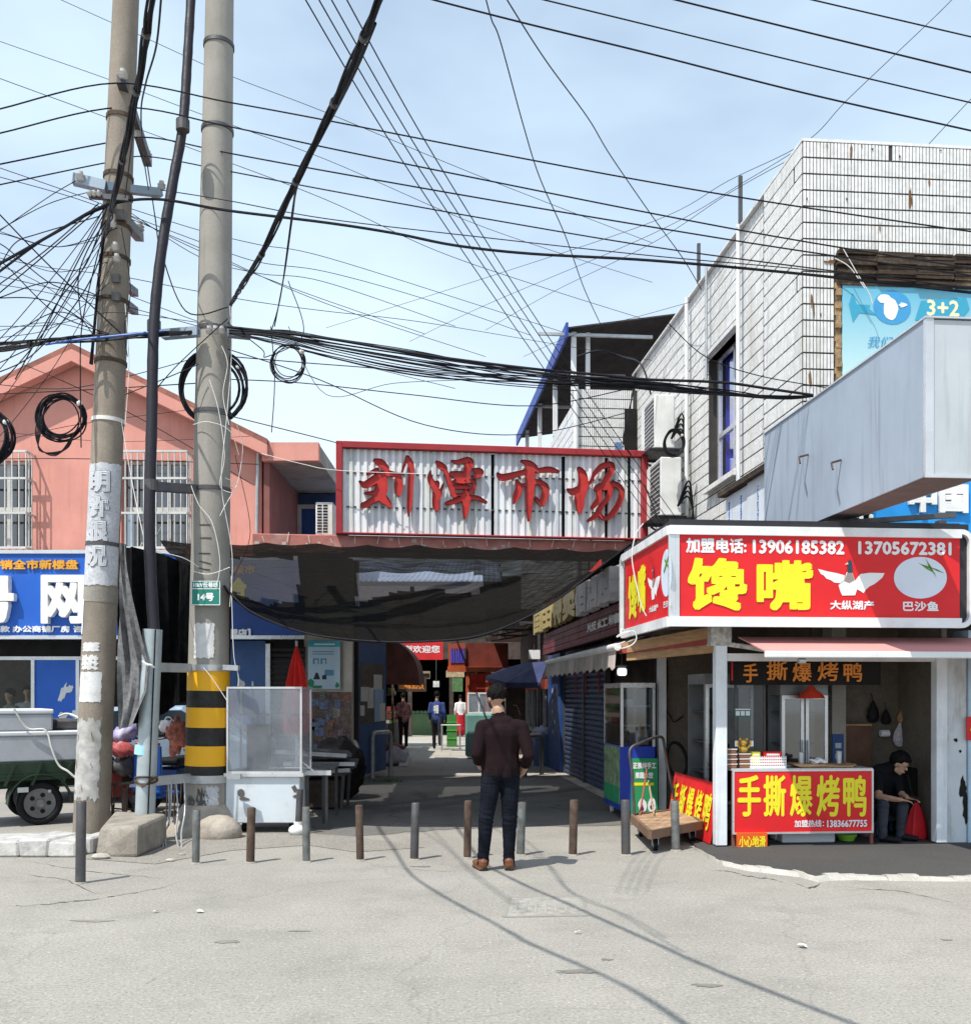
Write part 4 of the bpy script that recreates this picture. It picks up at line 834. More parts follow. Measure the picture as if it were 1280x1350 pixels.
g = MB(); g.tube(cd, [.062 + .003 * ((i % 3) == 0) - .012 * i / len(cd) for i in range(len(cd))], 12); g.build('conduit', mat('black_corrugated_conduit', (.022, .02, .028), .5, bump=.3, bs=25), cp, True)
g = MB()
for a, b in ((P(209, 880, 10.8), P(250, 881, 11.3)), (P(203, 1030, 10.8), P(250, 1026, 11.3))): g.bar(a, b, .06, .1)
for a, b in ((P(295, 880, 11.25), P(315, 881, 11.2)), (P(300, 1024, 11.25), P(318, 1024, 11.2))): g.bar(a, b, .05, .06)
g.build('bracket', M['steel'], cp)
g = MB()
for pt_ in ((241, 165), (203, 430), (199, 640)): p = P(*pt_, 11.1 if pt_[1] < 500 else 10.85); g.cyl(p - Vector((0, 0, .06)), p + Vector((0, 0, .06)), .075, n=12)
g.build('clamp', M['steeld'], cp)
g = MB(); c = P(193, 1030, 10.75)
for k in range(2): g.ring(c + Vector((0, 0, .03 * k)), .115, .012, 20, 5, tilt=Matrix.Rotation(.2 - .4 * k, 3, 'X'))
g.tube([c + Vector((-.1, -.08, .02)), c + Vector((0, -.13, -.05)), c + Vector((.14, -.05, .06))], .012, 5); g.build('rusty_chain', M['rust'], cp)

# ---------------- bent steel rod rack ----------------
rk = thing('rod_rack', 'rusty welded rod rack on the ground behind the concrete block', 'rack', P(180, 1090, 11.3))
g = MB(); Yr = 11.5
g.bar(P(140, 1035, Yr), P(250, 1026, Yr), .03, .03)
for x in (146, 152, 160, 168, 222, 226, 231, 240): g.cyl(P(x, 1034 - (x - 140) * .08, Yr), P(x + random.choice((-4, 3, -2)), 1092, Yr), .011, n=5)
for x in (150, 162): g.cyl(P(x, 1066, Yr), P(x + 20, 1068, Yr + .3), .01, n=5)
g.bar(P(165, 1040, Yr), P(164, 1076, Yr), .05, .05); g.bar(P(150, 1078, Yr), P(172, 1078, Yr), .09, .04); g.build('rods', M['rust'], rk)
g = MB()
for x, d in ((222, 2), (226, -3), (232, 6), (243, 2)):
    g.tube(spline([P(x, 1030, 11.0), P(x + d * .4, 1070, 10.9), P(x + d - 6, 1100, 10.6), P(x - 6 + d * 2, 1128, 10.2)], 5), .009, 5)
g.build('loose_rods', M['steel'], rk)

# ---------------- glass food cart ----------------
ca = thing('food_cart', 'white metal food cart with empty scratched glass cabinet beside the striped pole', 'food cart', P(345, 917, 11.7) * Vector((1, 1, 0)) if False else Vector((P(345, 0, 11.7).x, 11.7, 0)))
x0, x1 = P(300, 0, 11.4).x, P(397, 0, 11.4).x; D = .62
g = MB(); g.b2((x0 - .03, 11.42, .12), (x1 - .02, 11.4 + D, .66)); g.build('base_cabinet', mat('enamelled_white_metal', (.62, .68, .72), .45, .1, var=.05, bump=.05, dirt=.35, dc=(.2, .19, .18), ds=3.2), ca, bevel=.01)
g = MB(); g.b2((x0 - .04, 11.38, .66), (x1 + .03, 11.42 + D, .70)); g.build('counter_ledge', M['alu'], ca)
t_ = .022; zb, zt = .70, 1.70; fm = MB()
for X in (x0, x1):
    for Y in (11.4, 11.4 + D): fm.box((X, Y, (zb + zt) / 2), (t_, t_, zt - zb))
for z in (zb + t_ / 2, zt - t_ / 2):
    for Y in (11.4, 11.4 + D): fm.box(((x0 + x1) / 2, Y, z), (x1 - x0 - t_, t_ * .98, t_ * .98))
    for X in (x0, x1): fm.box((X, 11.4 + D / 2, z), (t_ * .96, D - t_, t_ * .96))
fm.build('frame', M['alu'], ca)
g = MB(); e = .004; g.face([(x0, 11.4 - e, zb), (x1, 11.4 - e, zb), (x1, 11.4 - e, zt), (x0, 11.4 - e, zt)]); g.build('front_pane', M['cglass'], ca)
g = MB(); g.face([(x0, 11.4 + D, zb), (x1, 11.4 + D, zb), (x1, 11.4 + D, zt), (x0, 11.4 + D, zt)]); g.build('back_pane', glass('dirty_back_glass', (.75, .8, .85), .1, .1, .3, (.3, .33, .38)), ca)
for X in (x0, x1): g = MB(); g.face([(X + e, 11.4, zb), (X + e, 11.4 + D, zb), (X + e, 11.4 + D, zt), (X + e, 11.4, zt)]); g.build('side_pane', M['cglass'], ca)
g = MB(); g.b2((x0 + .08, 11.52, zb), (x1 - .08, 11.9, zb + .02)); g.b2((x0 + .1, 11.9, zb + .02), (x0 + .35, 11.95, zb + .55)); g.b2((x0 + .04, 11.7, zb + .66), (x1 - .04, 11.72, zb + .68)); g.build('inner_tray', M['steeld'], ca)
g = MB(); pr = P(393, 1045, 11.35)
g.cyl((x1 - .02, 11.33, .1), (x1 - .0, 11.33, .52), .038, n=14); g.build('pipe_leg', M['steeld'], ca, True)
g = MB(); g.sph((x1 - .03, 11.3, .05), (.1, .09, .07), 10, 6); g.cyl((x1 - .02, 11.33, .09), (x1 - .02, 11.33, .15), .05, n=10); g.build('white_wrapped_foot', M['paper'], ca, True)
g = MB()
for X in (x0 + .15, x1 - .15): g.cyl((X - .02, 11.6, .06), (X + .02, 11.6, .06), .06, n=12)
g.build('castor', M['black'], ca)
g = MB(); sf_ = fr((x0 + .02, 11.417, .0)); blob(g, sf_, .14, .47, .1, .14, n=9, off=.003); blob(g, sf_, .17, .4, .14, .05, n=9, off=.004); blob(g, sf_, .75, .52, .08, .12, n=9, off=.003); blob(g, sf_, .77, .43, .1, .05, n=9, off=.004); g.build('grime_patch', bpy.data.materials['soot_stain'], ca)
# low side table
st_ = thing('side_table', 'low dark steel topped table standing right of the glass food cart', 'table', Vector((-2.05, 11.9, 0)))
g = MB(); tz = .68; g.prism([P(396, 1019, 11.7) * Vector((1, 1, 0)) + Vector((0, 0, tz)), P(436, 1019, 11.7) * Vector((1, 1, 0)) + Vector((0, 0, tz)), Vector((-1.95, 13.2, tz)), Vector((-2.6, 13.2, tz))], (0, 0, .025)); g.build('tabletop', mat('wet_dark_steel', (.16, .16, .165), .3, .4), st_)
g = MB(); q0 = P(396, 0, 11.69); q1 = P(437, 0, 11.69); g.b2((q0.x, 11.66, tz - .025), (q1.x, 11.7, tz + .03)); g.bar((q0.x + .0, 11.64, tz + .16), (q0.x + .2, 11.64, tz), .03, .015); g.build('front_lip', M['alu'], st_)
for x, y in ((-2.12, 11.75), (-1.9, 11.8), (-1.98, 13.1), (-2.02, 12.3)): g = MB(); g.bar((x, y, 0), (x, y, tz), .035); g.build('leg', M['steeld'], st_)
# stacked folded tables
for i, (z, dx, lab) in enumerate(((.55, 0, 'lowest dark folding table top in the stack against the poster wall'), (.66, .06, 'middle dark folding table top in the stack against the poster wall'), (.8, -.05, 'tilted dark folding table top crowning the stack against the poster wall'))):
    t = thing('folding_table', lab, 'folding table', Vector((-2.35 + dx, 14, z)), 'stacked folding tables')
    g = MB(); Mr = Matrix.Rotation(.06 * i - .05, 3, 'Y') @ Matrix.Rotation(.1 * i, 3, 'Z'); g.box((-2.35 + dx, 14, z), (.95, .8, .04), Mr); g.build('tabletop', M['steeld'], t)
    g = MB(); g.box((-2.35 + dx, 13.58, z - .005), (.97, .02, .055), Mr); g.build('edge_trim', M['steel'], t)
    g = MB()
    for s_ in (-1, 1): g.bar((-2.35 + dx + s_ * .4, 13.7, z - .02), (-2.35 + dx + s_ * .4, 14.3, z - .06), .03)
    g.build('folded_leg', M['steeld'], t)
t = thing('trestle', 'dark cluttered trestle under the stacked folding tables', 'trestle', Vector((-2.35, 14, 0)))
g = MB()
for x in (-2.75, -2.0):
    for y in (13.7, 14.3): g.bar((x, y, 0), (x + .03, y, .52), .04)
g.b2((-2.8, 13.65, .48), (-1.95, 14.35, .52)); g.build('frame', M['steeld'], t)
g = MB(); g.b2((-2.7, 13.75, .02), (-2.05, 14.25, .42)); g.build('crate', M['darkb'], t, bevel=.02)
t = thing('tarp_bundle', 'black tarpaulin bundle heaped beside the dark gate post', 'tarp', Vector((-2.2, 15.4, 0)))
g = MB(); g.sph((-2.3, 15.3, .45), (.42, .5, .5), 18, 12)
me_ = g; me_.v = [(x + .05 * math.sin(y * 20 + z * 15), y, max(0, z + .04 * math.sin(x * 25))) for x, y, z in me_.v]; g.build('heap', M['black'], t, True)
# closed red parasol
pa = thing('parasol', 'closed red parasol standing behind the glass food cart', 'parasol', Vector((P(391, 0, 13).x, 13, 0)))
g = MB(); c = P(391, 850, 13); zt_, zb_ = c.z, zof(968, 13); n = 48; vs = [(c.x, 13, zt_)]
lv = [(0, .012), (.06, .03), (.25, .075), (.5, .125), (.75, .165), (.97, .155), (1, .14)]
vs = []
for v, r in lv:
    for k in range(n): a = 2 * math.pi * k / n; q = r * (1 + .28 * math.cos(a * 8) * min(1, v * 4)); vs.append((c.x + math.cos(a) * q, 13 + math.sin(a) * q, zt_ + (zb_ - zt_) * v + (.03 * math.cos(a * 8) if v > .9 else 0)))
g.add(vs, [(i * n + k, i * n + (k + 1) % n, (i + 1) * n + (k + 1) % n, (i + 1) * n + k) for i in range(len(lv) - 1) for k in range(n)] + [tuple(range(n))]); g.build('canopy', mat('red_canvas', (.72, .03, .025), .8, var=.12, vs=5, bump=.2), pa, True)
g = MB(); g.cyl((c.x, 13, .02), (c.x, 13, zt_ + .05), .018, n=10); g.build('pole', M['steel'], pa)
g = MB(); g.cyl((c.x, 13, 0), (c.x, 13, .08), .22, .2, 20); g.build('base', M['conc'], pa)

# ---------------- gate pillar, gate leaf ----------------
gpl = thing('gate_pillar', 'poster covered wall pier left of the dark gate post', 'wall', Vector((P(432, 0, 17.25).x, 17.25, 0)))
x0, x1 = P(400, 0, 17.25).x, P(464, 0, 17.25).x
g = MB(); g.b2((x0, 17.25, 0), (x1, 17.6, 4.0)); g.build('pier', mat('cream_pier', (.55, .52, .45), .9, dirt=.4, dc=(.3, .25, .2), streak=.3), gpl)
g = MB(); n_ = random.Random(5); pf_ = fr(((x0 + x1) / 2, 17.248, 1.15)); g = MB()
pms = [mat('bill_%s' % nm, c, .9, var=.4, vs=14, bump=.2, fine=.6, fs=30) for nm, c in (('cream', (.42, .38, .34)), ('rust', (.3, .16, .12)), ('blue', (.2, .25, .38)), ('grey', (.22, .2, .19)))]
for k in range(46):
    g.m = n_.randrange(4); w, h = n_.uniform(.06, .16), n_.uniform(.08, .2); x = n_.uniform(-.36, .36); y = n_.uniform(-.46, .46); a = n_.uniform(-.1, .1)
    poly_on(g, pf_, [(x - w / 2, y - h / 2), (x + w / 2, y - h / 2 + a * w), (x + w / 2 + a * h, y + h / 2), (x - w / 2, y + h / 2 - a * w)], .001 + k * .0006)
g.build('torn_bills', pms, gpl)
g = MB(); g.b2((x0 + .03, 17.235, .62), (x1 - .01, 17.247, 1.66)); g.build('grimy_board', mat('grimy_board', (.22, .16, .14), .9, var=.5, vs=9, dirt=.5, fine=.6, fs=30), gpl)
po = thing('notice_poster', 'pale blue framed information poster on the pier above the torn bills', 'poster', P(427, 877, 17.2))
pf_ = fr(P(427.5, 877, 17.2)); w, h = 42 / F * 17.2, 63 / F * 17.2
g = MB(); panel(g, pf_, w, h, .02); g.build('board', mat('pale_blue_print', (.5, .64, .72), .4, var=.06, bump=.02), po)
g = MB(); poly_on(g, pf_, [(-w / 2, h * .38), (w / 2, h * .38), (w / 2, h / 2), (-w / 2, h / 2)], .023); g.build('header', plain('teal_print', (.05, .42, .52)), po)
g = MB()
for y in (.27, .22): poly_on(g, pf_, [(-w * .36, h * y), (w * .3, h * y), (w * .3, h * y + .016), (-w * .36, h * y + .016)], .023)
for cx in (-.26, -.02): poly_on(g, pf_, [(w * (cx - .09), h * .02), (w * (cx - .03), h * .02), (w * (cx - .03), h * .11), (w * (cx + .06), h * .11), (w * (cx + .06), h * .02), (w * (cx + .1), h * .02), (w * (cx + .1), h * .14), (w * (cx - .09), h * .14)], .023)
poly_on(g, pf_, [(w * .02, -h * .22), (w * .3, -h * .22), (w * .3, -h * .1), (w * .02, -h * .1)], .023); g.build('picture', plain('steel_blue_print', (.12, .3, .45)), po)
g = MB(); poly_on(g, pf_, [(-w * .34, -h * .3), (-w * .12, -h * .3), (-w * .2, -h * .16), (-w * .26, -h * .16)], .023); poly_on(g, pf_, [(-w * .06, -h * .3), (w * .08, -h * .3), (w * .06, -h * .2), (-w * .06, -h * .22)], .024); g.build('dark_figure', plain('black_print', (.03, .04, .05)), po)
g = MB(); blob(g, pf_, -w * .42, -h * .38, w * .3, h * .22, off=.025); blob(g, pf_, -w * .2, -h * .46, w * .4, h * .08, off=.026); blob(g, pf_, w * .42, -h * .42, w * .16, h * .14, off=.025); g.build('leaf_print', plain('green_print', (.04, .25, .12)), po)
g = MB(); poly_on(g, pf_, [(-w * .3, h * .42), (w * .34, h * .42), (w * .34, h * .45), (-w * .3, h * .45)], .026); g.build('header_line', M['wprint'], po)
gp_ = thing('gate_post', 'tall dark steel gate post between the poster pier and the blue gate leaf', 'post', Vector((P(466, 0, 17.6).x, 17.6, 0)))
g = MB(); x0 = P(459, 0, 17.5).x; x1 = P(472, 0, 17.5).x; g.b2((x0, 17.5, 0), (x1, 17.68, 4.0)); g.build('post', mat('blackened_steel', (.03, .028, .03), .6, .3, dirt=.3), gp_, bevel=.01)
g = MB(); g.sph(((x0 + x1) / 2 + .02, 17.45, .6), (.1, .08, .22), 8, 6); g.build('cable_knot', M['string'], gp_)
gl = thing('gate_leaf', 'open blue steel gate leaf with a board of paper notices', 'gate', G(470, 1031))
q0 = G(471, 1031); q1 = G(509, 1021); dz = q1 - q0; rz_ = math.atan2(dz.y, dz.x); w = dz.length
gf_ = fr(((q0.x + q1.x) / 2, (q0.y + q1.y) / 2, 1.75), rz_)
g = MB(); panel(g, gf_, w, 3.3, -.05); g.build('sheet', M['blued'], gl)
def gx(px): k = (px - 640) / F; t = (k * q0.y - q0.x) / (dz.x / w - k * dz.y / w); return t, q0.y + dz.y / w * t
def gpos(px, py): t, Y = gx(px); return t - w / 2, 1.6 + (917 - py) / F * Y - 1.75
def grect(mb, x0, x1, y0, y1, off): a = gpos(x0, y1); b = gpos(x1, y0); poly_on(mb, gf_, [(a[0], a[1]), (b[0], a[1]), (b[0], b[1]), (a[0], b[1])], off)
g = MB(); grect(g, 475, 505, 877, 955, .006); g.build('notice_board', mat('stained_board', (.13, .115, .095), .9, var=.3, vs=9, dirt=.4), gl)
for x0, x1, y0, y1 in ((492, 503, 890, 909), (475, 486, 906, 925), (485, 492, 907, 921), (484, 492, 921, 934), (474, 480, 930, 944)):
    g = MB(); grect(g, x0, x1, y0, y1, .01); g.build('notice', M['paper'], gl)
for x0, x1, y0, y1 in ((493, 505, 909, 927), (493, 500, 927, 952), (500, 507, 927, 951)):
    g = MB(); grect(g, x0, x1, y0, y1, .011); g.build('notice', plain('pale_blue_notice', (.35, .5, .75)) if x0 != 500 else M['paper'], gl)
# U-shaped rails
def urail(pts, lab, m, r=.045):
    a, b = Vector(pts[0]), Vector(pts[1]); h = pts[2]; t = thing('hoop_rail', lab, 'hoop rail', (a + b) / 2, 'hoop rails at the alley mouth')
    up = Vector((0, 0, 1)); d = (b - a).normalized(); k = .09
    g = MB(); g.tube([a, a + up * (h - k), a + up * (h - k * .3) + d * k * .3, a + up * h + d * k, b + up * h - d * k, b + up * (h - k * .3) - d * k * .3, b + up * (h - k), b], r, 12); g.build('hoop', m, t, True); return t
urail((G(491, 1027), G(515, 1024), .98 * .9), 'pale steel hoop rail left of the alley in front of the blue gate leaf', M['steel'])
urail((G(692, 1024), G(714, 1022), .8), 'dark steel hoop rail right of the standing man before the blue barrel', M['steeld'])
# ---------------- white tiled building ----------------
tb = rthing('tiled_building', 'white tiled two storey building with streaked parapet on the right of the alley', 'building', (1.53, 1.53, 0))
ZT = 8.36; LX = 1.53; LY = 1.53
def tiles(regions, org, ud, nd, zr, seed, holes=(), pw=.0435, ph=.1985, z0=8.36, name='tile_cladding', par=None):
    # regions: (u0,u1,z0,z1); tiles hang on a grid from the parapet down
    rn_ = np.random.RandomState(seed); vs, fs = [], []; ud = np.array(ud, float); nd = np.array(nd, float); org = np.array(org, float)
    for (u0, u1, za, zb_) in regions:
        for i in range(int((u1 - u0) / pw)):
            for j in range(int((z0 - za) / ph) + 1):
                zt_ = z0 - j * ph; zc = zt_ - ph / 2; uc = u0 + (i + .5) * pw
                if zc < za or zc > zb_: continue
                if any(h[0] < uc < h[1] and h[2] < zc < h[3] for h in holes): continue
                if rn_.rand() < .004: continue
                d = .008 + rn_.rand() * .002; w = pw / 2 - .0055; h = ph / 2 - .0105; t1, t2 = rn_.uniform(-.0012, .0012, 2)
                n = len(vs)
                for (a, b, dd) in ((-w, -h, 0), (w, -h, 0), (w, h, 0), (-w, h, 0), (-w, -h, d + t1 + t2), (w, -h, d - t1 + t2), (w, h, d - t1 - t2), (-w, h, d + t1 - t2)):
                    p = org + ud * (uc + a) + nd * dd; vs.append((p[0], p[1], zc + b))
                fs += [(n + 4, n + 5, n + 6, n + 7), (n, n + 1, n + 5, n + 4), (n + 2, n + 3, n + 7, n + 6), (n + 1, n + 2, n + 6, n + 5), (n + 3, n, n + 4, n + 7)]
    mb = MB(RM); mb.v = vs; mb.f = fs; mb.mi = [0] * len(fs); return stuff(mb.build(name, M['tile'], par))
wy0, wy1 = rx(970, 0, LX)[1], rx(930, 0, LX)[1]; wz0, wz1 = 4.9, 7.0
PY = 2.85      # end of the thicker corner pier
LEN = 8.9
g = MB(RM)
g.b2((LX + .06, PY, 0), (LX + .35, wy0, ZT)); g.b2((LX + .06, wy0, 0), (LX + .35, wy1, wz0)); g.b2((LX + .06, wy0, wz1), (LX + .35, wy1, ZT)); g.b2((LX + .06, wy1, 0), (LX + .35, LY + LEN, ZT))
g.b2((LX, LY + .012, 0), (LX + .35, PY, ZT)); g.b2((LX + .35, LY + .012, 5.2), (8, LY + .3, ZT)); g.b2((LX + .35, LY + .012, 0), (8, LY + .3, 3.0)); g.b2((LX + .35, LY + .4, 3.0), (8, LY + .5, 5.2)); g.b2((LX + .35, LY + LEN - .3, 0), (8, LY + LEN, ZT)); g.b2((LX + .36, LY + .3, 7.6), (8, LY + LEN - .3, 7.7)); g.build('wall', M['grout'], tb)
hx0, hz0 = ry(1100, 0, LY)[0], ry(1100, 327, LY)[2]
tiles([(LX, 8, 2.0, ZT)], (0, LY + .012, 0), (1, 0, 0), (0, -1, 0), 0, 1, [(hx0, 9, 0, hz0)], par=tb)
tiles([(LY + .02, PY, 3.0, ZT)], (LX, 0, 0), (0, 1, 0), (-1, 0, 0), 0, 2, par=tb)
tiles([(PY, LY + LEN, 3.0, ZT)], (LX + .06, 0, 0), (0, 1, 0), (-1, 0, 0), 0, 3, [(wy0, wy1, wz0, wz1)], par=tb)
g = MB(RM); g.b2((LX - .012, LY, ZT), (LX + .3, LY + LEN, ZT + .035)); g.b2((LX + .3, LY, ZT), (8, LY + .3, ZT + .035)); g.build('coping', M['tile'], tb)
# side window with blue curtain
g = MB(RM); xw = LX + .2
for z in (wz0, 5.75, wz1): g.b2((xw, wy0, z - .035), (xw + .06, wy1, z + .035))
for k, y in enumerate((wy0 + .03, wy0 + (wy1 - wy0) * .45, wy1 - .03)): g.b2((xw - .002, y - .03, wz0), (xw + .062, y + .03, wz1))
w_ = g.build('window', M['alu'], tb)
g = MB(RM); g.face([(xw + .03, wy0, wz0), (xw + .03, wy1, wz0), (xw + .03, wy1, wz1), (xw + .03, wy0, wz1)]); g.build('pane', glass('blue_tinted_glass', (.6, .65, .95), .06), w_)
g = MB(RM); vs = []
for k in range(41): y = wy0 + (wy1 - wy0) * k / 40; x = xw + .13 + .03 * math.sin(k * 1.3); vs += [(x, y, wz0), (x, y, wz1)]
g.add(vs, [(2 * k, 2 * k + 2, 2 * k + 3, 2 * k + 1) for k in range(40)]); g.build('blue_curtain', mat('blue_curtain', (.16, .2, .75), .8, var=.3), w_)
g = MB(RM); g.b2((LX - .05, wy0, wz0 - .07), (LX + .2, wy1, wz0 - .001)); g.b2((LX - .03, wy0 - .04, wz1), (LX + .24, wy1 + .04, wz1 + .07)); g.build('sill', M['tile'], tb)
for px, ya, yb, r_, mm in ((905, 392, 690, .035, 'white'), (931, 352, 500, .022, 'steel'), (973, 296, 642, .03, 'white')):
    t = rx(px, 0, LX - .05); Y = (RM @ Vector((t[0], t[1], 0))).y
    if px == 931: t = rx(px, 0, LX - .05)
    g = MB(RM); g.cyl((t[0], t[1], zof(yb, Y)), (t[0], t[1], min(zof(ya, Y), ZT + .05)), r_, n=10); g.build('downpipe', M[mm], tb, True)
for px, ya, yb, lab in ((976, 232, 300, 'taller dark steel rod standing on the tiled parapet'), (921, 321, 384, 'shorter dark steel rod farther along the tiled parapet')):
    t = rx(px, 0, LX + .1); Y = (RM @ Vector((t[0], t[1], 0))).y
    q = rthing('parapet_rod', lab, 'rod', (t[0], t[1], ZT), 'rods on the parapet'); g = MB(RM); g.b2((t[0] - .025, t[1] - .025, ZT), (t[0] + .025, t[1] + .025, zof(ya, Y))); g.build('rod', M['steeld'], q)
    g = MB(RM); g.b2((t[0] - .06, t[1] - .06, ZT), (t[0] + .06, t[1] + .06, ZT + .05)); g.build('foot_plate', M['rust'], q)
# rust and soot marks on the tiles (geometry laid over them)
g = MB()
for px, py, w, h in ((1070, 396, .035, .2), (1073, 412, .02, .3), (1122, 200, .04, .22), (1082, 415, .02, .06), (1068, 500, .05, .25), (1096, 345, .22, .05), (1064, 262, .02, .05), (1116, 262, .02, .06), (1186, 206, .03, .05), (1150, 196, .04, .04), (1240, 198, .05, .03), (1200, 262, .05, .34), (1090, 192, .02, .1), (1136, 192, .02, .05), (1225, 240, .03, .1), (1160, 300, .02, .16)):
    blob(g, fr(RM @ Vector(ry(px, py, LY - .004)), RA), 0, 0, w, h, n=14, ro=.5)
g.build('rust_mark', mat('rust_stain', (.16, .08, .035), .9, var=.4, vs=9), tb)
# decayed wooden frame of the billboard
bb = rthing('billboard', 'pale turquoise billboard with 3+2 lettering in a rotten wooden frame on the tiled wall', 'billboard', (hx0, LY, 0))
bx = ry(1112, 0, LY - .05)[0]; bz = ry(1112, 372, LY)[2]
g = MB(RM)
for k in range(16):
    z = hz0 - .03 - k * .026; 
    for q in range(9): xq = hx0 + q * .5; g.b2((xq + rnd.uniform(0, .03), LY - .0 - rnd.uniform(0, .09), z - .035), (xq + .5 + rnd.uniform(-.01, .02), LY + .12, z + rnd.uniform(-.012, .004)))
g.build('rotten_lintel', M['woodd'], bb)
g = MB(RM)
for k in range(26): z = bz - k * .08; g.b2((hx0 + rnd.uniform(0, .02), LY - rnd.uniform(.0, .04), z - .085), (bx - rnd.uniform(0, .02), LY + .12, z + rnd.uniform(-.01, 0)))
g.build('rotten_jamb', mat('decayed_tan_timber', (.3, .2, .11), .9, var=.6, vs=9, bump=.8, bs=25, dirt=.5), bb)
g = MB(RM); bw_ = 2.6; bh = 2.2; g.b2((bx, LY - .02, bz - bh), (bx + bw_, LY + .05, bz)); 
bm2 = bpy.data.materials.new('turquoise_print'); bm2.use_nodes = True; nt = bm2.node_tree; bs_ = nt.nodes['Principled BSDF']; bs_.inputs['Roughness'].default_value = .45
gg = nt.nodes.new('ShaderNodeNewGeometry'); sx_ = nt.nodes.new('ShaderNodeSeparateXYZ'); cr = nt.nodes.new('ShaderNodeMapRange'); cr.inputs[1].default_value = bz - 1.1; cr.inputs[2].default_value = bz - .1; mxx = nt.nodes.new('ShaderNodeMix'); mxx.data_type = 'RGBA'; mxx.inputs[6].default_value = (.5, .72, .74, 1); mxx.inputs[7].default_value = (.14, .45, .6, 1)
nt.links.new(gg.outputs[0], sx_.inputs[0]); nt.links.new(sx_.outputs[2], cr.inputs[0]); nt.links.new(cr.outputs[0], mxx.inputs[0]); nt.links.new(mxx.outputs[2], bs_.inputs['Base Color'])
g.build('panel', bm2, bb)
bf = lambda px, py: RM @ Vector(ry(px, py, LY - .022))
def bt(body, px, py, w, h, m, **k): return text(body, fr(bf(px, py), RA), w, h, m, bb, off=.004, **k)
g = MB(); f_ = fr(bf(1176, 405), RA); poly_on(g, f_, [(math.cos(a) * .24, math.sin(a) * .21) for a in [k * .2618 for k in range(24)]], .002); g.build('round_print', plain('mid_blue_print', (.06, .32, .6)), bb)
g = MB(); poly_on(g, f_, [(-.55, .02), (-.5, .16), (-.45, .02), (-.28, .02), (-.3, -.02), (-.2, -.1), (-.42, -.08), (-.5, -.2)], .003); poly_on(g, fr(bf(1243, 406), RA), [(-.36, -.16), (-.28, .08), (.3, .14), (.34, .0), (.22, -.16)], .003); g.build('ribbon_print', plain('teal_ribbon_print', (.05, .35, .52)), bb)
g = MB(); blob(g, f_, -.02, -.02, .2, .3, n=14, ro=.12, off=.005); blob(g, f_, -.1, .1, .2, .12, n=12, ro=.15, off=.006); blob(g, f_, .13, .03, .14, .07, n=10, off=.0065); g.build('pale_figure_print', M['wprint'], bb)
bt('3+2', 1243, 406, .42, .2, plain('cream_print', (.8, .78, .5)), bold=.008); bt('我们', 1160, 451, .3, .14, plain('blue_letter', (.06, .3, .55)), shear=.25)
# big sheet metal sign box
gb = rthing('sheet_metal_sign_box', 'large blue grey sheet metal sign box projecting over the booth from the tiled wall', 'sign box', (1.034, 1.5, 3.44))
g = MB(RM); g.b2((1.034, -2.17, 3.44), (1.05, 1.5, 4.76)); g.prism([(1.16, 1.5, 3.44), (1.54, -2.16, 3.44), (1.55, -2.16, 3.44), (1.17, 1.5, 3.44)], (0, 0, 1.32)); g.build('side_panel', M['greybox'], gb)
g = MB(RM); g.b2((1.05, -2.19, 3.45), (1.55, -2.15, 4.75)); g.build('front_panel', M['greyf'], gb)
g = MB(RM); g.prism([(1.05, -2.15, 3.445), (1.54, -2.15, 3.445), (1.16, 1.5, 3.445), (1.05, 1.5, 3.445)], (0, 0, .015)); g.build('underside', mat('sooty_underside', (.16, .13, .125), .8, dirt=.4), gb)  # underside panel in a darker brown than the sides
g = MB(RM); g.prism([(1.02, -2.21, 4.76), (1.57, -2.21, 4.76), (1.19, 1.5, 4.76), (1.02, 1.5, 4.76)], (0, 0, .015)); g.b2((1.02, -2.205, 3.425), (1.56, -2.19, 3.45)); g.b2((1.026, -2.2, 3.45), (1.1, -2.165, 4.76)); g.build('edge_trim', M['alu'], gb)
g = MB(RM)
for y, z in ((.2, 4.2), (-.6, 3.95)): g.bar((1.03, y, z), (.93, y, z - .03), .02); g.bar((.93, y, z - .03), (.9, y - .1, z - .12), .016)
g.build('hook', M['rust'], gb)
g = MB(RM)
a = ry(1085, 688, -.2); g.bar((a[0], -.2, 3.38), (a[0] + 1.2, -.6, 3.42), .05); g.bar((1.3, -.1, 3.36), (2.4, -.1, 3.38), .06); g.bar((2.35, -.1, 3.3), (2.35, -.1, 3.45), .08); g.build('bracket', M['steeld'], gb)
bs = rthing('blue_wall_sign', 'bright blue wall sign with white characters glimpsed under the sheet metal box', 'sign', (2.2, 1.4, 3.4))
g = MB(RM); x0 = ry(1155, 0, 1.42)[0]; x1 = x0 + 3; g.b2((x0, 1.42, 3.2), (x1, 1.5, 4.4)); g.build('board', mat('bright_blue_panel', (.02, .3, .75), .35, bump=0), bs)
def rt(body, px0, px1, py0, py1, ly, m, par, bold=0, depth=0, nm='lettering', off=.004):
    a = ry(px0, py1, ly); b = ry(px1, py0, ly); return text(body, fr(RM @ Vector(((a[0] + b[0]) / 2, ly, (a[2] + b[2]) / 2)), RA), b[0] - a[0], b[2] - a[2], m, par, bold, depth, nm, off=off)
rt('中国', 1196, 1274, 638, 676, 1.42, w3, bs, .02, .04)
rt('CH', 1112, 1150, 678, 694, 1.42, w3, bs, .01, .02)
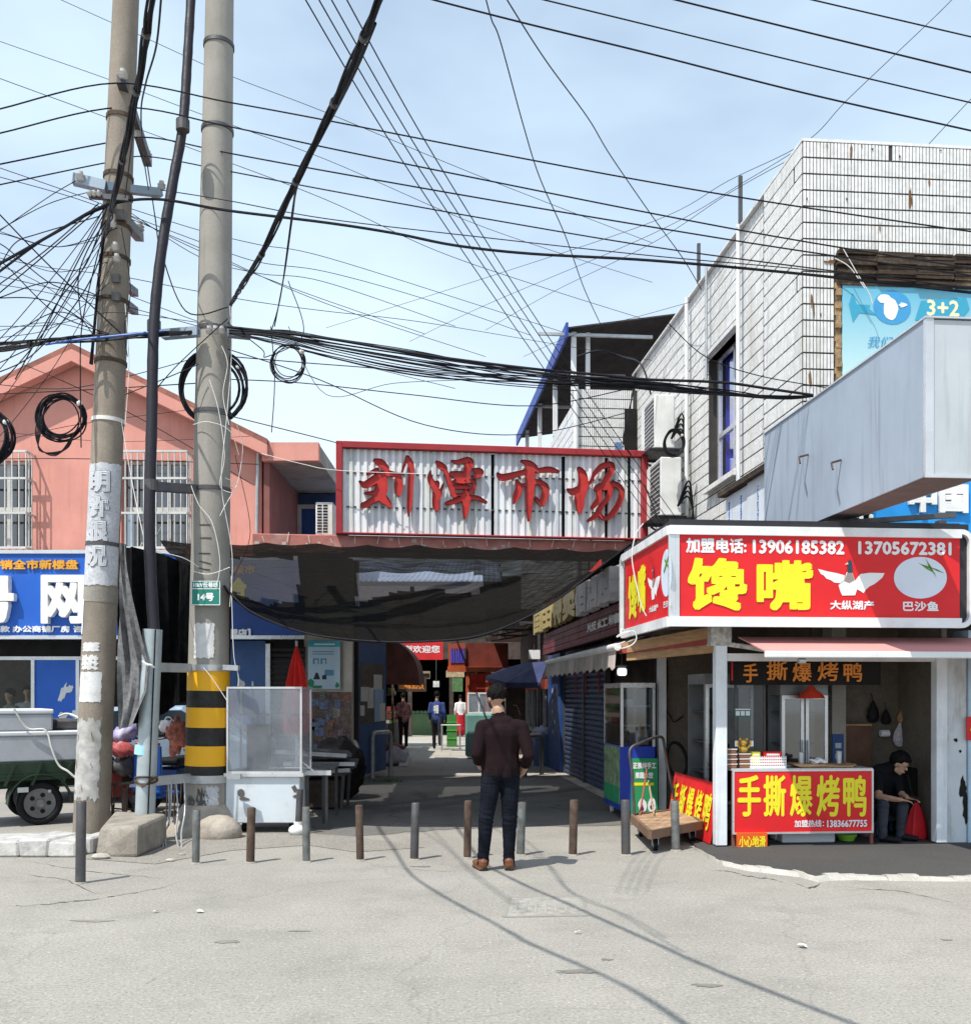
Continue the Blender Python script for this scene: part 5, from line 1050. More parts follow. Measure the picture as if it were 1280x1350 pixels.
# wrapped pale panels and timber ledge
wp = rthing('wrapped_panels', 'white film wrapped panels with small blue print beside the sheet metal box', 'panel', (1.2, 3, 3.3))
ya, yb_ = rx(1003, 0, 1.2)[1], rx(956, 0, 1.2)[1]; g = MB(RM); m_ = (ya * 2 + yb_) / 3
g.b2((1.2, 1.56, 3.2), (1.53, ya + .5, 4.4)); g.b2((1.21, ya + .51, 3.2), (1.53, yb_, 4.38)); g.build('panel', mat('white_film', (.7, .76, .82), .35, bump=.1), wp)
g = MB(RM)
for k, y in enumerate((ya + .1, ya + .75, yb_ - .15)):
    z = 3.35
    while z < 4.3: h = rnd.uniform(.012, .03); g.box((1.2 if k == 0 else 1.206, y + rnd.uniform(-.008, .008), z), (.012, rnd.uniform(.02, .045), h)); z += h + rnd.uniform(.006, .02)
g.build('film_print', plain('small_blue_print', (.1, .2, .5)), wp)
g = MB(RM); g.b2((1.12, 1.56, 4.4), (1.53, yb_ + .1, 4.47)); g.build('timber_ledge', M['woodd'], wp)
# air conditioners on the wall
def ac(lab, y0, z0, L=.85, H=.95, D=.36, lx=.98):
    t = rthing('air_conditioner', lab, 'air conditioner', (lx, y0, z0), 'outdoor air conditioner units')
    g = MB(RM); g.b2((lx, y0, z0), (lx + D, y0 + L, z0 + H)); g.build('casing', mat('ac_casing', (.72, .72, .69), .5, bump=.03, dirt=.25, dc=(.45, .42, .36), streak=.3) if 'ac' not in M else M['ac'], t, bevel=.015); M['ac'] = bpy.data.materials['ac_casing']
    g = MB(RM); g.b2((lx - .006, y0 + .04, z0 + .05), (lx, y0 + L * .7, z0 + H - .05)); g.build('fan_grille', M['steeld'], t)
    g = MB(RM)
    for k in range(12): z = z0 + .08 + k * (H - .16) / 11; g.b2((lx - .014, y0 + .04, z - .006), (lx - .007, y0 + L * .7, z + .006))
    g.build('grille_bars', M['ac'], t)
    g = MB(RM)
    for y in (y0 + .1, y0 + L - .1): g.bar((lx - .05, y, z0 - .03), (LX + .05, y, z0 - .03), .04); g.bar((lx + .05, y, z0 - .05), (LX + .05, y, z0 - .4), .03)
    g.b2((lx - .1, y0 - .03, z0 - .012), (lx + D + .1, y0 + L + .03, z0 - .002)); g.build('wall_bracket', M['steeld'], t)
    g = MB(RM)
    for k in range(4): g.tube(spline([(lx + D * .8, y0 - .02, z0 + .15), (lx + D + .06, y0 - .12 - .03 * k, z0 + .3 + .08 * k), (lx + D + .16, y0 - .1, z0 + .1), (LX, y0 - .05 + .05 * k, z0 - .2)], 6), .016, 6)
    g.build('pipes', M['black'], t, True)
ac('upper white air conditioner unit on the tiled alley wall', 6.5, 5.85, .95, .92)
ac('lower white air conditioner unit on the tiled alley wall above the booth', 6.1, 4.62, .95, .98)
# balcony AC in the pink wing
a_ = P(415, 703, 17.2); t = thing('air_conditioner', 'small white air conditioner unit on the beam between pink balcony and market sign', 'air conditioner', a_)
x0, x1, z0, z1 = P(416, 0, 17.1).x, P(439, 0, 17.1).x, 4.38, zof(662, 17.1)
g = MB(); g.b2((x0, 17.1, z0), (x1, 17.45, z1)); g.build('casing', M['ac'], t, bevel=.012)
g = MB()
for k in range(10):
    z = z0 + .06 + k * (z1 - z0 - .1) / 9.4
    for xa, xb in ((x0 + .03, x0 + .11), (x0 + .13, x0 + .21)): g.b2((xa, 17.092, z - .012), (xb, 17.1, z + .014))
g.build('vent_slots', M['dark'], t)
g = MB(); g.b2((x0 - .02, 17.12, z0 - .03), (x1 + .02, 17.4, z0 - .002)); g.build('base_rail', M['steeld'], t)

# ---------------- far tiled block with shed roof ----------------
fb = rthing('rear_tiled_block', 'lower white tiled block with a dark shed roof behind the market sign', 'building', (.2, 10.3, 0))
FY = LY + LEN - .2; fx = ry(756, 0, FY)[0]; ZF = 8.0
g = MB(RM); g.b2((fx, FY, 0), (LX + .05, FY + .2, ZF)); g.b2((fx, FY + .2, 0), (fx + .2, FY + 9, ZF - .3)); g.build('wall', M['grout'], fb)
tiles([(fx, LX, 3.5, ZF)], (0, FY, 0), (1, 0, 0), (0, -1, 0), 0, 5, z0=ZF, par=fb); tiles([(FY + .02, FY + 9, 3.5, ZF - .3)], (fx, 0, 0), (0, 1, 0), (-1, 0, 0), 0, 6, z0=ZF - .3, par=fb)
g = MB(RM); rz0 = 9.25; ov = .12; n_ = 40
x0 = ry(757, 0, FY - .1)[0] - ov
for k in range(n_): y = FY - .1 + k * .22; g.prism([(x0, y, rz0), (x0, y + .11, rz0 + .04), (x0, y + .22, rz0), (x0, y + .22, rz0 - .03), (x0, y + .11, rz0 + .01), (x0, y, rz0 - .03)], (3.2, 0, .5))
rf_ = g.build('shed_roof', mat('black_roof_sheet', (.05, .043, .045), .7, .2, var=.2, dirt=.3), fb)
g = MB(RM); g.b2((x0 - .06, FY - .14, rz0 - .22), (x0 - .01, FY + 8.8, rz0 + .08)); g.build('blue_eave_fascia', mat('blue_fascia', (.02, .06, .3), .5), fb)
g = MB(RM)
for y in (FY + .1, FY + 2.6, FY + 5.2, FY + 7.8): g.b2((x0 + .1, y, ZF - .3), (x0 + .2, y + .1, rz0 - .02))
g.b2((x0 + .45, FY + .3, ZF), (x0 + .53, FY + .4, rz0 + .05)); g.build('post', M['white'], fb)
g = MB(RM)
for y in (FY + .06, FY + 2.6, FY + 5.2): g.b2((x0 - .6 if y < FY + 1 else x0, y, rz0 - .12), (LX + .4, y + .06, rz0 - .06))
g.build('purlin', M['steel'], fb)
g = MB(RM); g.cyl((x0 + .16, FY - .06, 3.5), (x0 + .16, FY - .06, ZF + .2), .055, n=12); g.build('downpipe', M['white'], fb, True)
g = MB(RM); t = ry(826, 0, FY); g.b2((t[0] - .05, FY - .05, 4.2), (t[0] + .2, FY - .01, 7.6)); g.build('dark_service_shaft', M['dark'], fb)
g = MB(RM); t = ry(817, 0, FY); g.b2((t[0] - .1, FY - .02, 5.6), (t[0] + .04, FY - .01, 6.9)); g.build('blue_window_strip', mat('dim_blue_glass', (.12, .2, .35), .2), fb)
# ---------------- ground floor shops along the alley ----------------
sh = rthing('shuttered_shop', 'row of dark blue roller shutter shops along the right of the alley', 'shop', (0, 8, 0))
t745, t770, t797 = rx(745, 0, 0)[1], rx(771, 0, 0)[1], rx(800, 0, 0)[1]
g = MB(RM); g.b2((.12, 2.55, 0), (1.5, 2.65, 3.3)); g.b2((.12, 2.65, 0), (.3, 11.3, 3.3)); g.b2((-.4, 1.8, 3.22), (1.5, 11.3, 3.3)); g.build('wall', M['darkb'], sh)
shm = mat('blue_roller_shutter', (.06, .085, .16), .5, .4, var=.25, vs=3, bump=.1, dirt=.4, dc=(.12, .11, .11), ds=3)
for a, b in ((t797, t770 - .05), (t770 + .05, t745)):
    g = MB(RM)
    for k in range(26): z = .02 + k * .095; g.prism([(.02, a, z), (-.015, a, z + .03), (-.015, a, z + .07), (.02, a, z + .095)], (0, b - a, 0))
    g.build('roller_shutter', shm, sh)
g = MB(RM)
for y in (t797, t770, t745): g.b2((-.04, y - .05, 0), (.05, y + .05, 2.5))
g.build('guide_rail', M['steeld'], sh)
t728 = rx(728, 0, 0)[1]; g = MB(RM); g.b2((-.1, t745 + .06, 0), (.3, t728, 2.5)); g.build('blue_pier', mat('deep_blue_pier', (.02, .07, .25), .5, dirt=.25, dc=(.1, .14, .22)), sh)
g = MB(); ff = fr(RM @ Vector((-.1, (t745 + t728) / 2 + .03, 1.2)), RA - math.pi / 2)
for k in range(5): blob(g, ff, rnd.uniform(-.2, .2), .5 - k * .22, .18, .14, off=.003 + k * .001)
g.build('torn_paper', M['paper'], sh)
g = MB(); 
for y, z in ((t797 + .55, 1.95), (t770 - .2, 1.95), (t770 + .8, 1.9)): f2 = fr(RM @ Vector((-.02, y, z)), RA - math.pi / 2); poly_on(g, f2, [(-.07, -.3), (.07, -.3), (.07, .3), (-.07, .3)], .003)
g.build('red_couplet', mat('faded_red_paper', (.35, .03, .04), .9, dirt=.3), sh)
# sign board with 3D letters
sb = rthing('shop_letter_sign', 'dark red slatted sign with standing gold and white 3D characters above the shutters', 'sign', (-.45, 6, 2.4))
n0, n1 = 1.9, rx(716, 0, -.45)[1]
g = MB(RM); g.b2((-.40, n0, 2.42), (-.3, n1, 3.25)); g.build('backing', M['dark'], sb)
slm = mat('maroon_slat', (.17, .035, .045), .5, var=.15, bump=.05, dirt=.2)
for k in range(4): g = MB(RM); g.b2((-.455 + .004 * k, n0, 2.43 + k * .105), (-.40, n1, 2.43 + k * .105 + .094)); g.build('slat', slm, sb)
def stx(body, px0, px1, z0, z1, lx, m, par, bold=0, depth=0, nm='lettering', off=.004):
    a, b = rx(px0, 0, lx)[1], rx(px1, 0, lx)[1]; return text(body, fr(RM @ Vector((lx, (a + b) / 2, (z0 + z1) / 2)), RA - math.pi / 2), abs(a - b), z1 - z0, m, par, bold, depth, nm, off=off)
gm = mat('gilded_letters', (.62, .5, .2), .4, .3, bump=.05); wm_ = mat('weathered_white_letters', (.66, .66, .7), .5, dirt=.3)
for ch, a, b in (('自', 711, 721), ('由', 722, 736), ('特', 738, 750), ('卖', 751, 768)): stx(ch, a, b, 2.88, 3.42, -.42, gm, sb, .03, .12, 'character')
for ch, a, b in (('佰', 769, 785), ('店', 786, 800), ('超', 801, 818)): stx(ch, a, b, 2.86, 3.36, -.42, wm_, sb, .035, .14, 'character')
stx('版红糖', 774, 818, 2.57, 2.71, -.46, M['wprint'], sb, .008)
g = MB(RM); g.bar((-.44, n1, 3.5), (-.44, 4.5, 3.5), .04); g.prism([(-.43, 4.2, 3.4), (-.43, 5.3, 3.42), (-.43, 5.3, 3.5), (-.43, 4.2, 3.6)], (.02, 0, 0)); g.build('red_strip', M['redsign'], sb)
# grey white awning below it
aw = rthing('roller_awning', 'grey white roller awning with scalloped valance over the shutters', 'awning', (-.3, 6, 2.3))
a0, a1 = rx(822, 0, -.3)[1], rx(722, 0, -.5)[1]
ya_, yb2 = 3.05, rx(712, 0, -.9)[1]
ya_ = rx(816, 0, -.75)[1]
g = MB(RM)
for k in range(12):
    y0 = ya_ + (yb2 - ya_) * k / 12; y1 = ya_ + (yb2 - ya_) * (k + 1) / 12
    g.m = 0 if k % 3 else 1; g.face([(-.3, y0, 2.36), (-.3, y1, 2.36), (-.78, y1, 2.16), (-.78, y0, 2.16)])
    g.add([(-.785, y0, 2.16), (-.785, y1, 2.16), (-.80, y1, 1.93), (-.80, (y0 * 2 + y1) / 3, 1.90), (-.80, (y0 + 2 * y1) / 3, 1.95), (-.80, y0, 1.93)], [(0, 1, 2, 4, 3, 5)])
g.build('canvas', [mat('soiled_grey_canvas', (.42, .39, .36), .9, var=.25, vs=5, bump=.2, dirt=.5, streak=.4), mat('pale_pink_canvas', (.58, .5, .47), .9, var=.15, bump=.2, dirt=.3, streak=.3)], aw)
g = MB(RM); g.cyl((-.78, ya_ - .05, 2.18), (-.78, yb2, 2.18), .045, n=12); g.build('front_bar', M['white'], aw, True)
g = MB(RM); g.bar((-.3, ya_ + .1, 2.3), (-.78, ya_ + .05, 2.14), .03); g.bar((-.3, yb2 - .2, 2.3), (-.78, yb2 - .1, 2.14), .03); g.build('arm', M['steel'], aw)
lp = rthing('work_lamp', 'small bright white lamp hanging under the grey awning', 'lamp', (-.5, 3.2, 2.0))
q = RM @ Vector(rx(820, 886, -.35)); g = MB(); g.box(q, (.12, .06, .1)); g.build('diffuser', mat('lit_diffuser', (.9, .95, 1), .4, em=2.5, bump=0), lp, bevel=.02); g = MB(); g.box(q + Vector((0, .05, .02)), (.14, .04, .14)); g.cyl(q + Vector((0, .03, .05)), q + Vector((0, .03, .3)), .008, n=6); g.build('housing', M['steeld'], lp)
# ---------------- food booth ----------------
bo = rthing('food_booth', 'roast duck booth with white posts and open front on the dark apron', 'booth', (1.3, .8, .05))
cw = .12
x0 = ry(949, 0, 0)[0]; x1 = ry(1238, 0, 0)[0]
pm = mat('white_post_paint', (.72, .76, .79), .5, bump=.08, dirt=.4, dc=(.36, .3, .25), ds=4, streak=.3)
for x in (x0, x1): g = MB(RM); g.b2((x - cw / 2, -cw / 2, .03), (x + cw / 2, cw / 2, 2.2)); g.build('post', pm, bo, bevel=.006)
g = MB(RM); g.b2((x0 - .12, -.09, 2.12), (x0 + .1, .09, 2.34)); g.bar((x0, -.02, 2.15), (x0 + .5, -.3, 2.05), .03, .05); g.build('post_bracket', mat('scabby_white_metal', (.5, .48, .45), .8, var=.4, vs=20, dirt=.7, dc=(.12, .1, .08), ds=14), bo, bevel=.01)
g = MB(RM); g.b2((x0 + cw / 2, -.03, 1.96), (x1 - cw / 2, .03, 2.04)); g.build('front_rail', M['white'], bo)
g = MB(RM); g.b2((x0 - .02, 2.4, 0), (x0 + .08, 2.5, 2.2)); g.build('rear_post', pm, bo)
g = MB(RM); g.b2((-.5, -.35, 2.5), (4.2, 2.55, 2.56)); g.b2((x0 + .04, 2.5, 0), (1.6, 2.56, 2.5)); g.b2((1.4, 1.0, 0), (x1 + .1, 1.08, 2.5)); g.b2((1.45, 1.08, 0), (1.55, 2.5, 2.5)); g.b2((x1 + .06, .06, 0), (x1 + .12, 1.0, 2.5)); g.build('inner_wall', M['tan'], bo)
g = MB(RM); g.bar((x0, -.03, 2.1), (x0 - .62, 1.5, 2.06), .07, .09); g.bar((x0 - .1, 0, 2.26), (x0 - .72, 1.6, 2.16), .02, .12); g.build('side_timber', M['wood'], bo)
g = MB(RM); g.prism([(x0 - .05, -.05, 2.2), (x0 - .72, 1.62, 2.14), (x0 - .74, 1.62, 2.1), (x0 - .08, -.05, 2.14)], (0, 0, .07)); g.build('red_side_valance', mat('dull_red_canvas', (.3, .06, .05), .8, dirt=.4), bo)
# wall right of the booth
rw = rthing('booth_side_wall', 'blistered white wall strip right of the booth post with rust stains', 'wall', (x1 + .3, 0, 0))
xa, xb = ry(1248, 0, .02)[0], ry(1274, 0, .02)[0]
g = MB(RM); g.b2((xa, .02, .02), (xb, .3, 2.2)); g.build('wall', mat('blistered_white_wall', (.62, .66, .68), .8, var=.1, bump=.3, dirt=.8, dc=(.22, .15, .09), ds=3.4, streak=.35), rw)
g = MB(); ff = fr(RM @ Vector(((xa + xb) / 2 + .04, .02, .5)), RA); blob(g, ff, .03, .1, .1, .3, off=.003); blob(g, ff, .06, -.12, .08, .4, off=.005); blob(g, ff, -.05, .62, .06, .05, off=.003); blob(g, ff, .0, .5, .04, .04, off=.003); g.build('soot_mark', M['dark'], rw)
g = MB(RM); g.b2((xb + .01, .0, .02), (xb + .09, .3, 2.3)); g.build('pale_blue_post', mat('pale_blue_paint', (.45, .6, .72), .5, dirt=.2), rw)
t = rthing('small_red_notice', 'small red notice cut off by the right edge beside the pale blue post', 'notice', (xb + .1, -.02, 1.3)); g = MB(RM); a = ry(1274, 976, -.02); g.b2((a[0], -.03, a[2]), (a[0] + .25, -.015, a[2] + .25)); g.build('card', M['red'], t); text('小心', fr(RM @ Vector((a[0] + .125, -.03, a[2] + .125)), RA), .19, .09, M['yellow'], t, .004)
# main lightbox sign
ls = rthing('lightbox_sign', 'red lightbox sign with yellow characters and flying duck wrapping the booth corner', 'sign', (-.65, -.45, 2.3))
SY = -.45; cxl = ry(882, 0, SY)[0]; cxr = ry(1279, 0, SY)[0]; SE = rx(819, 0, cxl)[1]
zA, zB, zC, zD = 2.29, 2.39, 3.21, 3.30
g = MB(RM); g.b2((cxl + .03, SY + .03, zA + .03), (cxr, SY + .35, zD + .06)); g.b2((cxl + .03, SY + .35, zA + .03), (cxl + .38, SE - .03, zD + .06)); g.b2((cxl, SY - .01, zD + .004), (cxr - .12, SY + .03, zD + .06)); g.build('casing', mat('black_sign_casing', (.03, .03, .035), .5, dirt=.3), ls)
g = MB(RM); rl = ry(895, 0, SY)[0]; rr = ry(1266, 0, SY)[0]
g.b2((rl, SY + .012, zB), (rr, SY + .03, zC)); g.build('front_face', M['red'], ls)
g = MB(RM); g.b2((cxl + .012, SY + .06, zB), (cxl + .03, SE - .16, zC)); g.build('side_face', M['red'], ls)
g = MB(RM); al = mat('white_sign_frame', (.8, .81, .82), .35, .1, bump=.02, dirt=.15)
g.b2((cxl, SY - .02, zA), (cxr - .1, SY + .029, zB)); g.b2((cxl, SY - .02, zC), (cxr - .1, SY + .029, zD)); g.b2((cxl - .018, SY + .03, zA), (cxl + .029, SE - .1, zB)); g.b2((cxl - .018, SY + .03, zC), (cxl + .029, SE - .1, zD))
def corner(mb, x, z, sx_, sz_, R0=.2, w=.085, axis=0):
    n = 8; o_, i_ = [], []
    for k in range(n + 1):
        a = math.pi / 2 * k / n; o_.append((x + sx_ * math.cos(a) * R0, z + sz_ * math.sin(a) * R0)); i_.append((x + sx_ * math.cos(a) * (R0 - w), z + sz_ * math.sin(a) * (R0 - w)))
    for k in range(n):
        q = [o_[k], o_[k + 1], i_[k + 1], i_[k]]
        if axis == 0: mb.prism([(a, SY - .0195, b) for a, b in q], (0, .048, 0))
        else: mb.prism([(cxl - .0175, a, b) for a, b in q], (.046, 0, 0))
xe = cxr - .1; R0 = .13
corner(g, xe - .0, zD - R0, 1, 1, R0, .05); corner(g, xe, zA + R0, 1, -1, R0, .05)
g.b2((xe + R0 - .05, SY - .019, zA + R0), (xe + R0, SY + .028, zD - R0))
corner(g, SE - .1, zD - R0, 1, 1, R0, .05, 1); corner(g, SE - .1, zA + R0, 1, -1, R0, .05, 1); g.b2((cxl - .017, SE + R0 - .15, zA + R0), (cxl + .028, SE + R0 - .1, zD - R0))
g.build('white_frame', al, ls)
g = MB(RM); q = ry(893, 0, SY)[0]; g.b2((q - .02, SY - .005, zB), (q + .02, SY + .02, zC)); g.b2((cxl - .005, SY - .005, zB), (q - .021, SY + .015, zC)); g.build('corner_strip', [M['alu']], ls)
g = MB(RM); g.b2((cxl + .0, SY + .02, zB), (q - .02, SY + .029, zC)); 
ft = SY + .012
rt('加盟电话:', 904, 984, 710, 729, ft, M['wprint'], ls, .006); rt('13906185382', 992, 1113, 713, 730, ft, M['wprint'], ls, .007); rt('13705672381', 1131, 1254, 715, 731, ft, M['wprint'], ls, .007)
rt('馋', 906, 985, 736, 805, ft, M['yellow'], ls, .022); rt('嘴', 997, 1072, 739, 805, ft, M['yellow'], ls, .02)
rt('大纵湖产', 1094, 1152, 792, 804, ft, M['wprint'], ls, .004); rt('巴沙鱼', 1190, 1237, 793, 806, ft, M['wprint'], ls, .004)
def duckpix(mb_list, tf):
    body = [(325, 200), (300, 270), (262, 300), (275, 345), (290, 380), (390, 378), (405, 330), (390, 270), (365, 195)]
    wl = [(105, 175), (128, 215), (150, 225), (170, 250), (205, 262), (230, 280), (275, 285), (305, 262), (310, 225), (250, 208), (180, 195)]
    wr = [(615, 208), (600, 240), (575, 262), (540, 290), (500, 310), (470, 335), (455, 362), (430, 345), (400, 330), (385, 270), (430, 215), (500, 205)]
    neck = [(335, 125), (330, 170), (330, 205), (368, 205), (368, 150), (360, 110), (345, 102)]; bill = [(307, 143), (330, 125), (338, 140)]
    chest = [(330, 205), (302, 268), (345, 285), (385, 262), (366, 205)]
    return body, wl, wr, neck, bill, chest
def duck(tf, par):
    body, wl, wr, neck, bill, chest = duckpix(None, None)
    g = MB()
    for i, p in enumerate((wl, wr, body)): g.face([tf(x, y, .0035 + i * .0008) for x, y in p])
    g.build('duck_print', M['wprint'], par)
    g = MB(); g.face([tf(x, y, .0065) for x, y in chest]); g.build('duck_chest', plain('grey_brown_print', (.3, .26, .24)), par)
    g = MB(); g.face([tf(x, y, .007) for x, y in neck]); g.build('duck_neck', plain('dark_teal_print', (.03, .06, .09)), par)
    g = MB(); g.face([tf(x, y, .0072) for x, y in bill]); g.build('duck_bill', plain('pale_bill_print', (.7, .66, .5)), par)
def tff(x, y, o): q = Vector(ry(1060 + x / 5.818, 720 + y / 5.818, ft)); return RM @ Vector((q.x, q.y - o, q.z))
duck(tff, ls)
g = MB(); g.face([tff(890 + 203 * math.cos(a), 243 + 160 * math.sin(a), .004) for a in [k * math.pi / 20 for k in range(40)]]); g.build('oval_print', plain('pale_plate_print', (.68, .74, .84)), ls)
g = MB()
for (xa, ya), (xb, yb) in (((870, 125), (1010, 215)), ((925, 90), (1015, 245)), ((960, 160), (1075, 210)), ((900, 140), (990, 180)), ((940, 120), (980, 200))):
    d = Vector((xb - xa, yb - ya)).normalized(); n = Vector((-d.y, d.x)) * 7; g.face([tff(xa, ya, .0055), tff((xa + xb) / 2 - n.x, (ya + yb) / 2 - n.y, .0055), tff(xb, yb, .0055), tff((xa + xb) / 2 + n.x, (ya + yb) / 2 + n.y, .0055)])
g.build('green_chilli_print', plain('chilli_print', (.12, .26, .04)), ls)
# side face print (same picture squeezed)
sxl = cxl + .012; yN, yF = SY + .06, SE - .16
stx('馋', 829, 841, 2.48, 3.0, sxl, M['yellow'], ls, .02); stx('嘴', 841.5, 852, 2.52, 3.05, sxl, M['yellow'], ls, .018)
stx('大纵湖产', 856, 868, 2.49, 2.56, sxl, M['wprint'], ls, .003); stx('巴沙鱼', 875, 885, 2.49, 2.56, sxl, M['wprint'], ls, .003)
yD0, yD1 = rx(854, 0, sxl)[1], rx(871, 0, sxl)[1]
duck(lambda x, y, o: RM @ Vector((sxl - o, yD0 + (yD1 - yD0) * (x - 100) / 520, 2.98 - (y - 100) / 280 * .36)), ls)
yD0, yD1 = rx(872, 0, sxl)[1], rx(886, 0, sxl)[1]
g = MB(); g.face([RM @ Vector((sxl - .004, (yD0 + yD1) / 2 + abs(yD0 - yD1) / 2 * math.cos(a), 2.84 + .24 * math.sin(a))) for a in [k * math.pi / 16 for k in range(32)]]); g.build('oval_print', plain('pale_plate_print2', (.62, .7, .8)), ls)
g = MB(RM); g.bar((sxl - .006, yD1 + .1, 3.0), (sxl - .006, yD0 - .12, 2.86), .01, .02); g.bar((sxl - .007, yD1 + .12, 2.9), (sxl - .007, yD0 - .16, 2.98), .01, .02); g.build('green_chilli_print', bpy.data.materials['chilli_print'], ls)
# white wire dangling on the sign
t = tag(MB().tube(spline([P(848, 690, 9.7), P(838, 705, 9.7), P(833, 735, 9.68), P(840, 775, 9.66), P(846, 800, 9.66), P(852, 812, 9.66)], 6), .006, 5).build('string', M['string']), 'white cord hanging down over the narrow side of the red lightbox sign', 'cord')
t = tag(MB().tube(spline([P(829, 832, 9.7), P(818, 836, 9.7), P(813, 840, 9.7), P(822, 836, 9.7), P(835, 832, 9.68), P(839, 842, 9.68), P(832, 851, 9.68), P(818, 855, 9.68), P(812, 851, 9.7), P(824, 846, 9.7)], 6), .006, 5).build('string', M['string']), 'loose curl of white cord hanging below the corner of the red lightbox sign', 'cord')
# pink red awning of the booth
pa_ = rthing('booth_awning', 'faded pink red retracted awning under the lightbox sign', 'awning', (1.5, -.4, 2.1))
xl = ry(972, 0, -.05)[0]; xl2 = ry(1008, 0, -.75)[0]; g = MB(RM)
g.prism([(xl, -.08, 2.2), (4.4, -.08, 2.2), (4.4, -.78, 2.02), (xl2, -.78, 2.02)], (0, 0, .012)); g.build('canvas', mat('faded_pink_canvas', (.62, .27, .25), .85, var=.06, vs=2, bump=.15, dirt=.2, dc=(.45, .3, .28)), pa_)
g = MB(RM); g.b2((xl2 - .02, -.83, 1.965), (4.4, -.785, 2.03)); g.build('front_bar', M['white'], pa_, bevel=.01)
g = MB(RM); g.bar((xl2 + .4, -.1, 2.08), (xl2 + .9, -.78, 1.99), .03); g.bar((xl2 + 1.9, -.1, 2.08), (xl2 + 2.2, -.78, 1.99), .03); g.cyl((xl2 + .35, -.72, 1.94), (xl2 + .42, -.72, 1.94), .03, n=10); g.build('folding_arm', M['steel'], pa_)
# ---------------- things in the booth ----------------
ct_ = rthing('duck_counter', 'serving counter with a red banner of yellow characters across its front', 'counter', (.7, .1, .05))
cy = -.02; ca0, ca1 = ry(964, 0, cy)[0], ry(1151, 0, cy)[0]; zc0, zc1 = ry(1050, 1099, cy)[2], ry(1050, 1015, cy)[2]
g = MB(RM); g.b2((ca0, cy, zc1 - .01), (ca1, cy + .55, zc1 + .015)); g.build('countertop', M['alu'], ct_, bevel=.004)
g = MB(RM)
for x in (ca0 + .01, ca1 - .03):
    for y in (cy, cy + .5): g.b2((x, y, .02), (x + .03, y + .03, zc1 - .01))
g.build('leg', mat('brown_red_leg', (.25, .09, .07), .7, dirt=.3), ct_)
bx0, bx1 = ry(968, 0, cy - .03)[0], ry(1149, 0, cy - .03)[0]; g = MB(RM); g.b2((bx0, cy - .03, zc0 + .02), (bx1, cy - .012, zc1 - .015)); bn = g.build('banner', M['red'], ct_)
g = MB(RM)
for a, b in (((bx0 - .02, cy - .035, zc0), (bx1 + .02, cy - .01, zc0 + .02)), ((bx0 - .02, cy - .035, zc1 - .015), (bx1 + .02, cy - .01, zc1 + .003)), ((bx0 - .02, cy - .034, zc0 + .02), (bx0, cy - .01, zc1 - .015)), ((bx1, cy - .034, zc0 + .02), (bx1 + .02, cy - .01, zc1 - .015))): g.b2(a, b)
g.build('banner_frame', M['alu'], ct_)
for ch, a, b in (('手', 972, 1003), ('撕', 1006, 1036), ('爆', 1041, 1071), ('烤', 1076, 1107), ('鸭', 1111, 1142)): rt(ch, a, b, 1022, 1077, cy - .03, M['yellow'], bn, .0085)
rt('加盟热线：', 1047, 1086, 1081, 1091, cy - .03, M['wprint'], bn, .002); rt('13836677755', 1090, 1143, 1081, 1091, cy - .03, M['wprint'], bn, .003)
t = rthing('wet_floor_notice', 'small red and yellow notice hanging under the counter banner', 'notice', (.3, -.1, .1)); a = ry(972, 1122, cy - .06); b = ry(1011, 1098, cy - .06)
g = MB(RM); g.b2((a[0], cy - .07, a[2]), (b[0], cy - .025, b[2])); g.build('card', plain('orange_red_card', (.75, .12, .02)), t); rt('小心地滑', 974, 1009, 1102, 1118, cy - .07, M['yellow'], t, .003)
t = rthing('foam_box', 'pale foam box on the floor under the duck counter', 'foam box', (1, .1, .05)); a = ry(1031, 1120, .1); b = ry(1101, 1100, .1); g = MB(RM); g.b2((a[0], .1, .025), (b[0], .45, .2)); g.build('body', M['foam'], t, bevel=.01); g = MB(RM); g.b2((a[0] - .01, .09, .2), (b[0] + .01, .46, .25)); g.build('lid', M['foam'], t, bevel=.01)
def bucket(px, py0, py1, r, ly, m, lab, nm='bucket'):
    q = ry(px, py0, ly); t = rthing(nm, lab, nm, (q[0], ly, .05)); z0 = .025; z1 = ry(px, py1, ly)[2]; g = MB(RM); g.tube([(q[0], ly, z0), (q[0], ly, z0 + .01), (q[0], ly, z1 - .02), (q[0], ly, z1 - .02), (q[0], ly, z1)], [r * .8, r * .82, r * .98, r * 1.06, r * 1.06], 18); g.build('body', m, t, True); g = MB(RM); g.ring((q[0], ly, z1), r * 1.03, .008, 18, 5); g.build('rim', m, t, True); return t
bucket(1116, 1120, 1100, .1, .25, plain('lime_plastic', (.25, .6, .06), .35), 'lime green bucket under the right end of the duck counter')
bucket(1143, 1118, 1084, .11, .55, plain('dull_pink_plastic', (.4, .13, .18), .4), 'dull pink bucket on the booth floor beside the seated man')
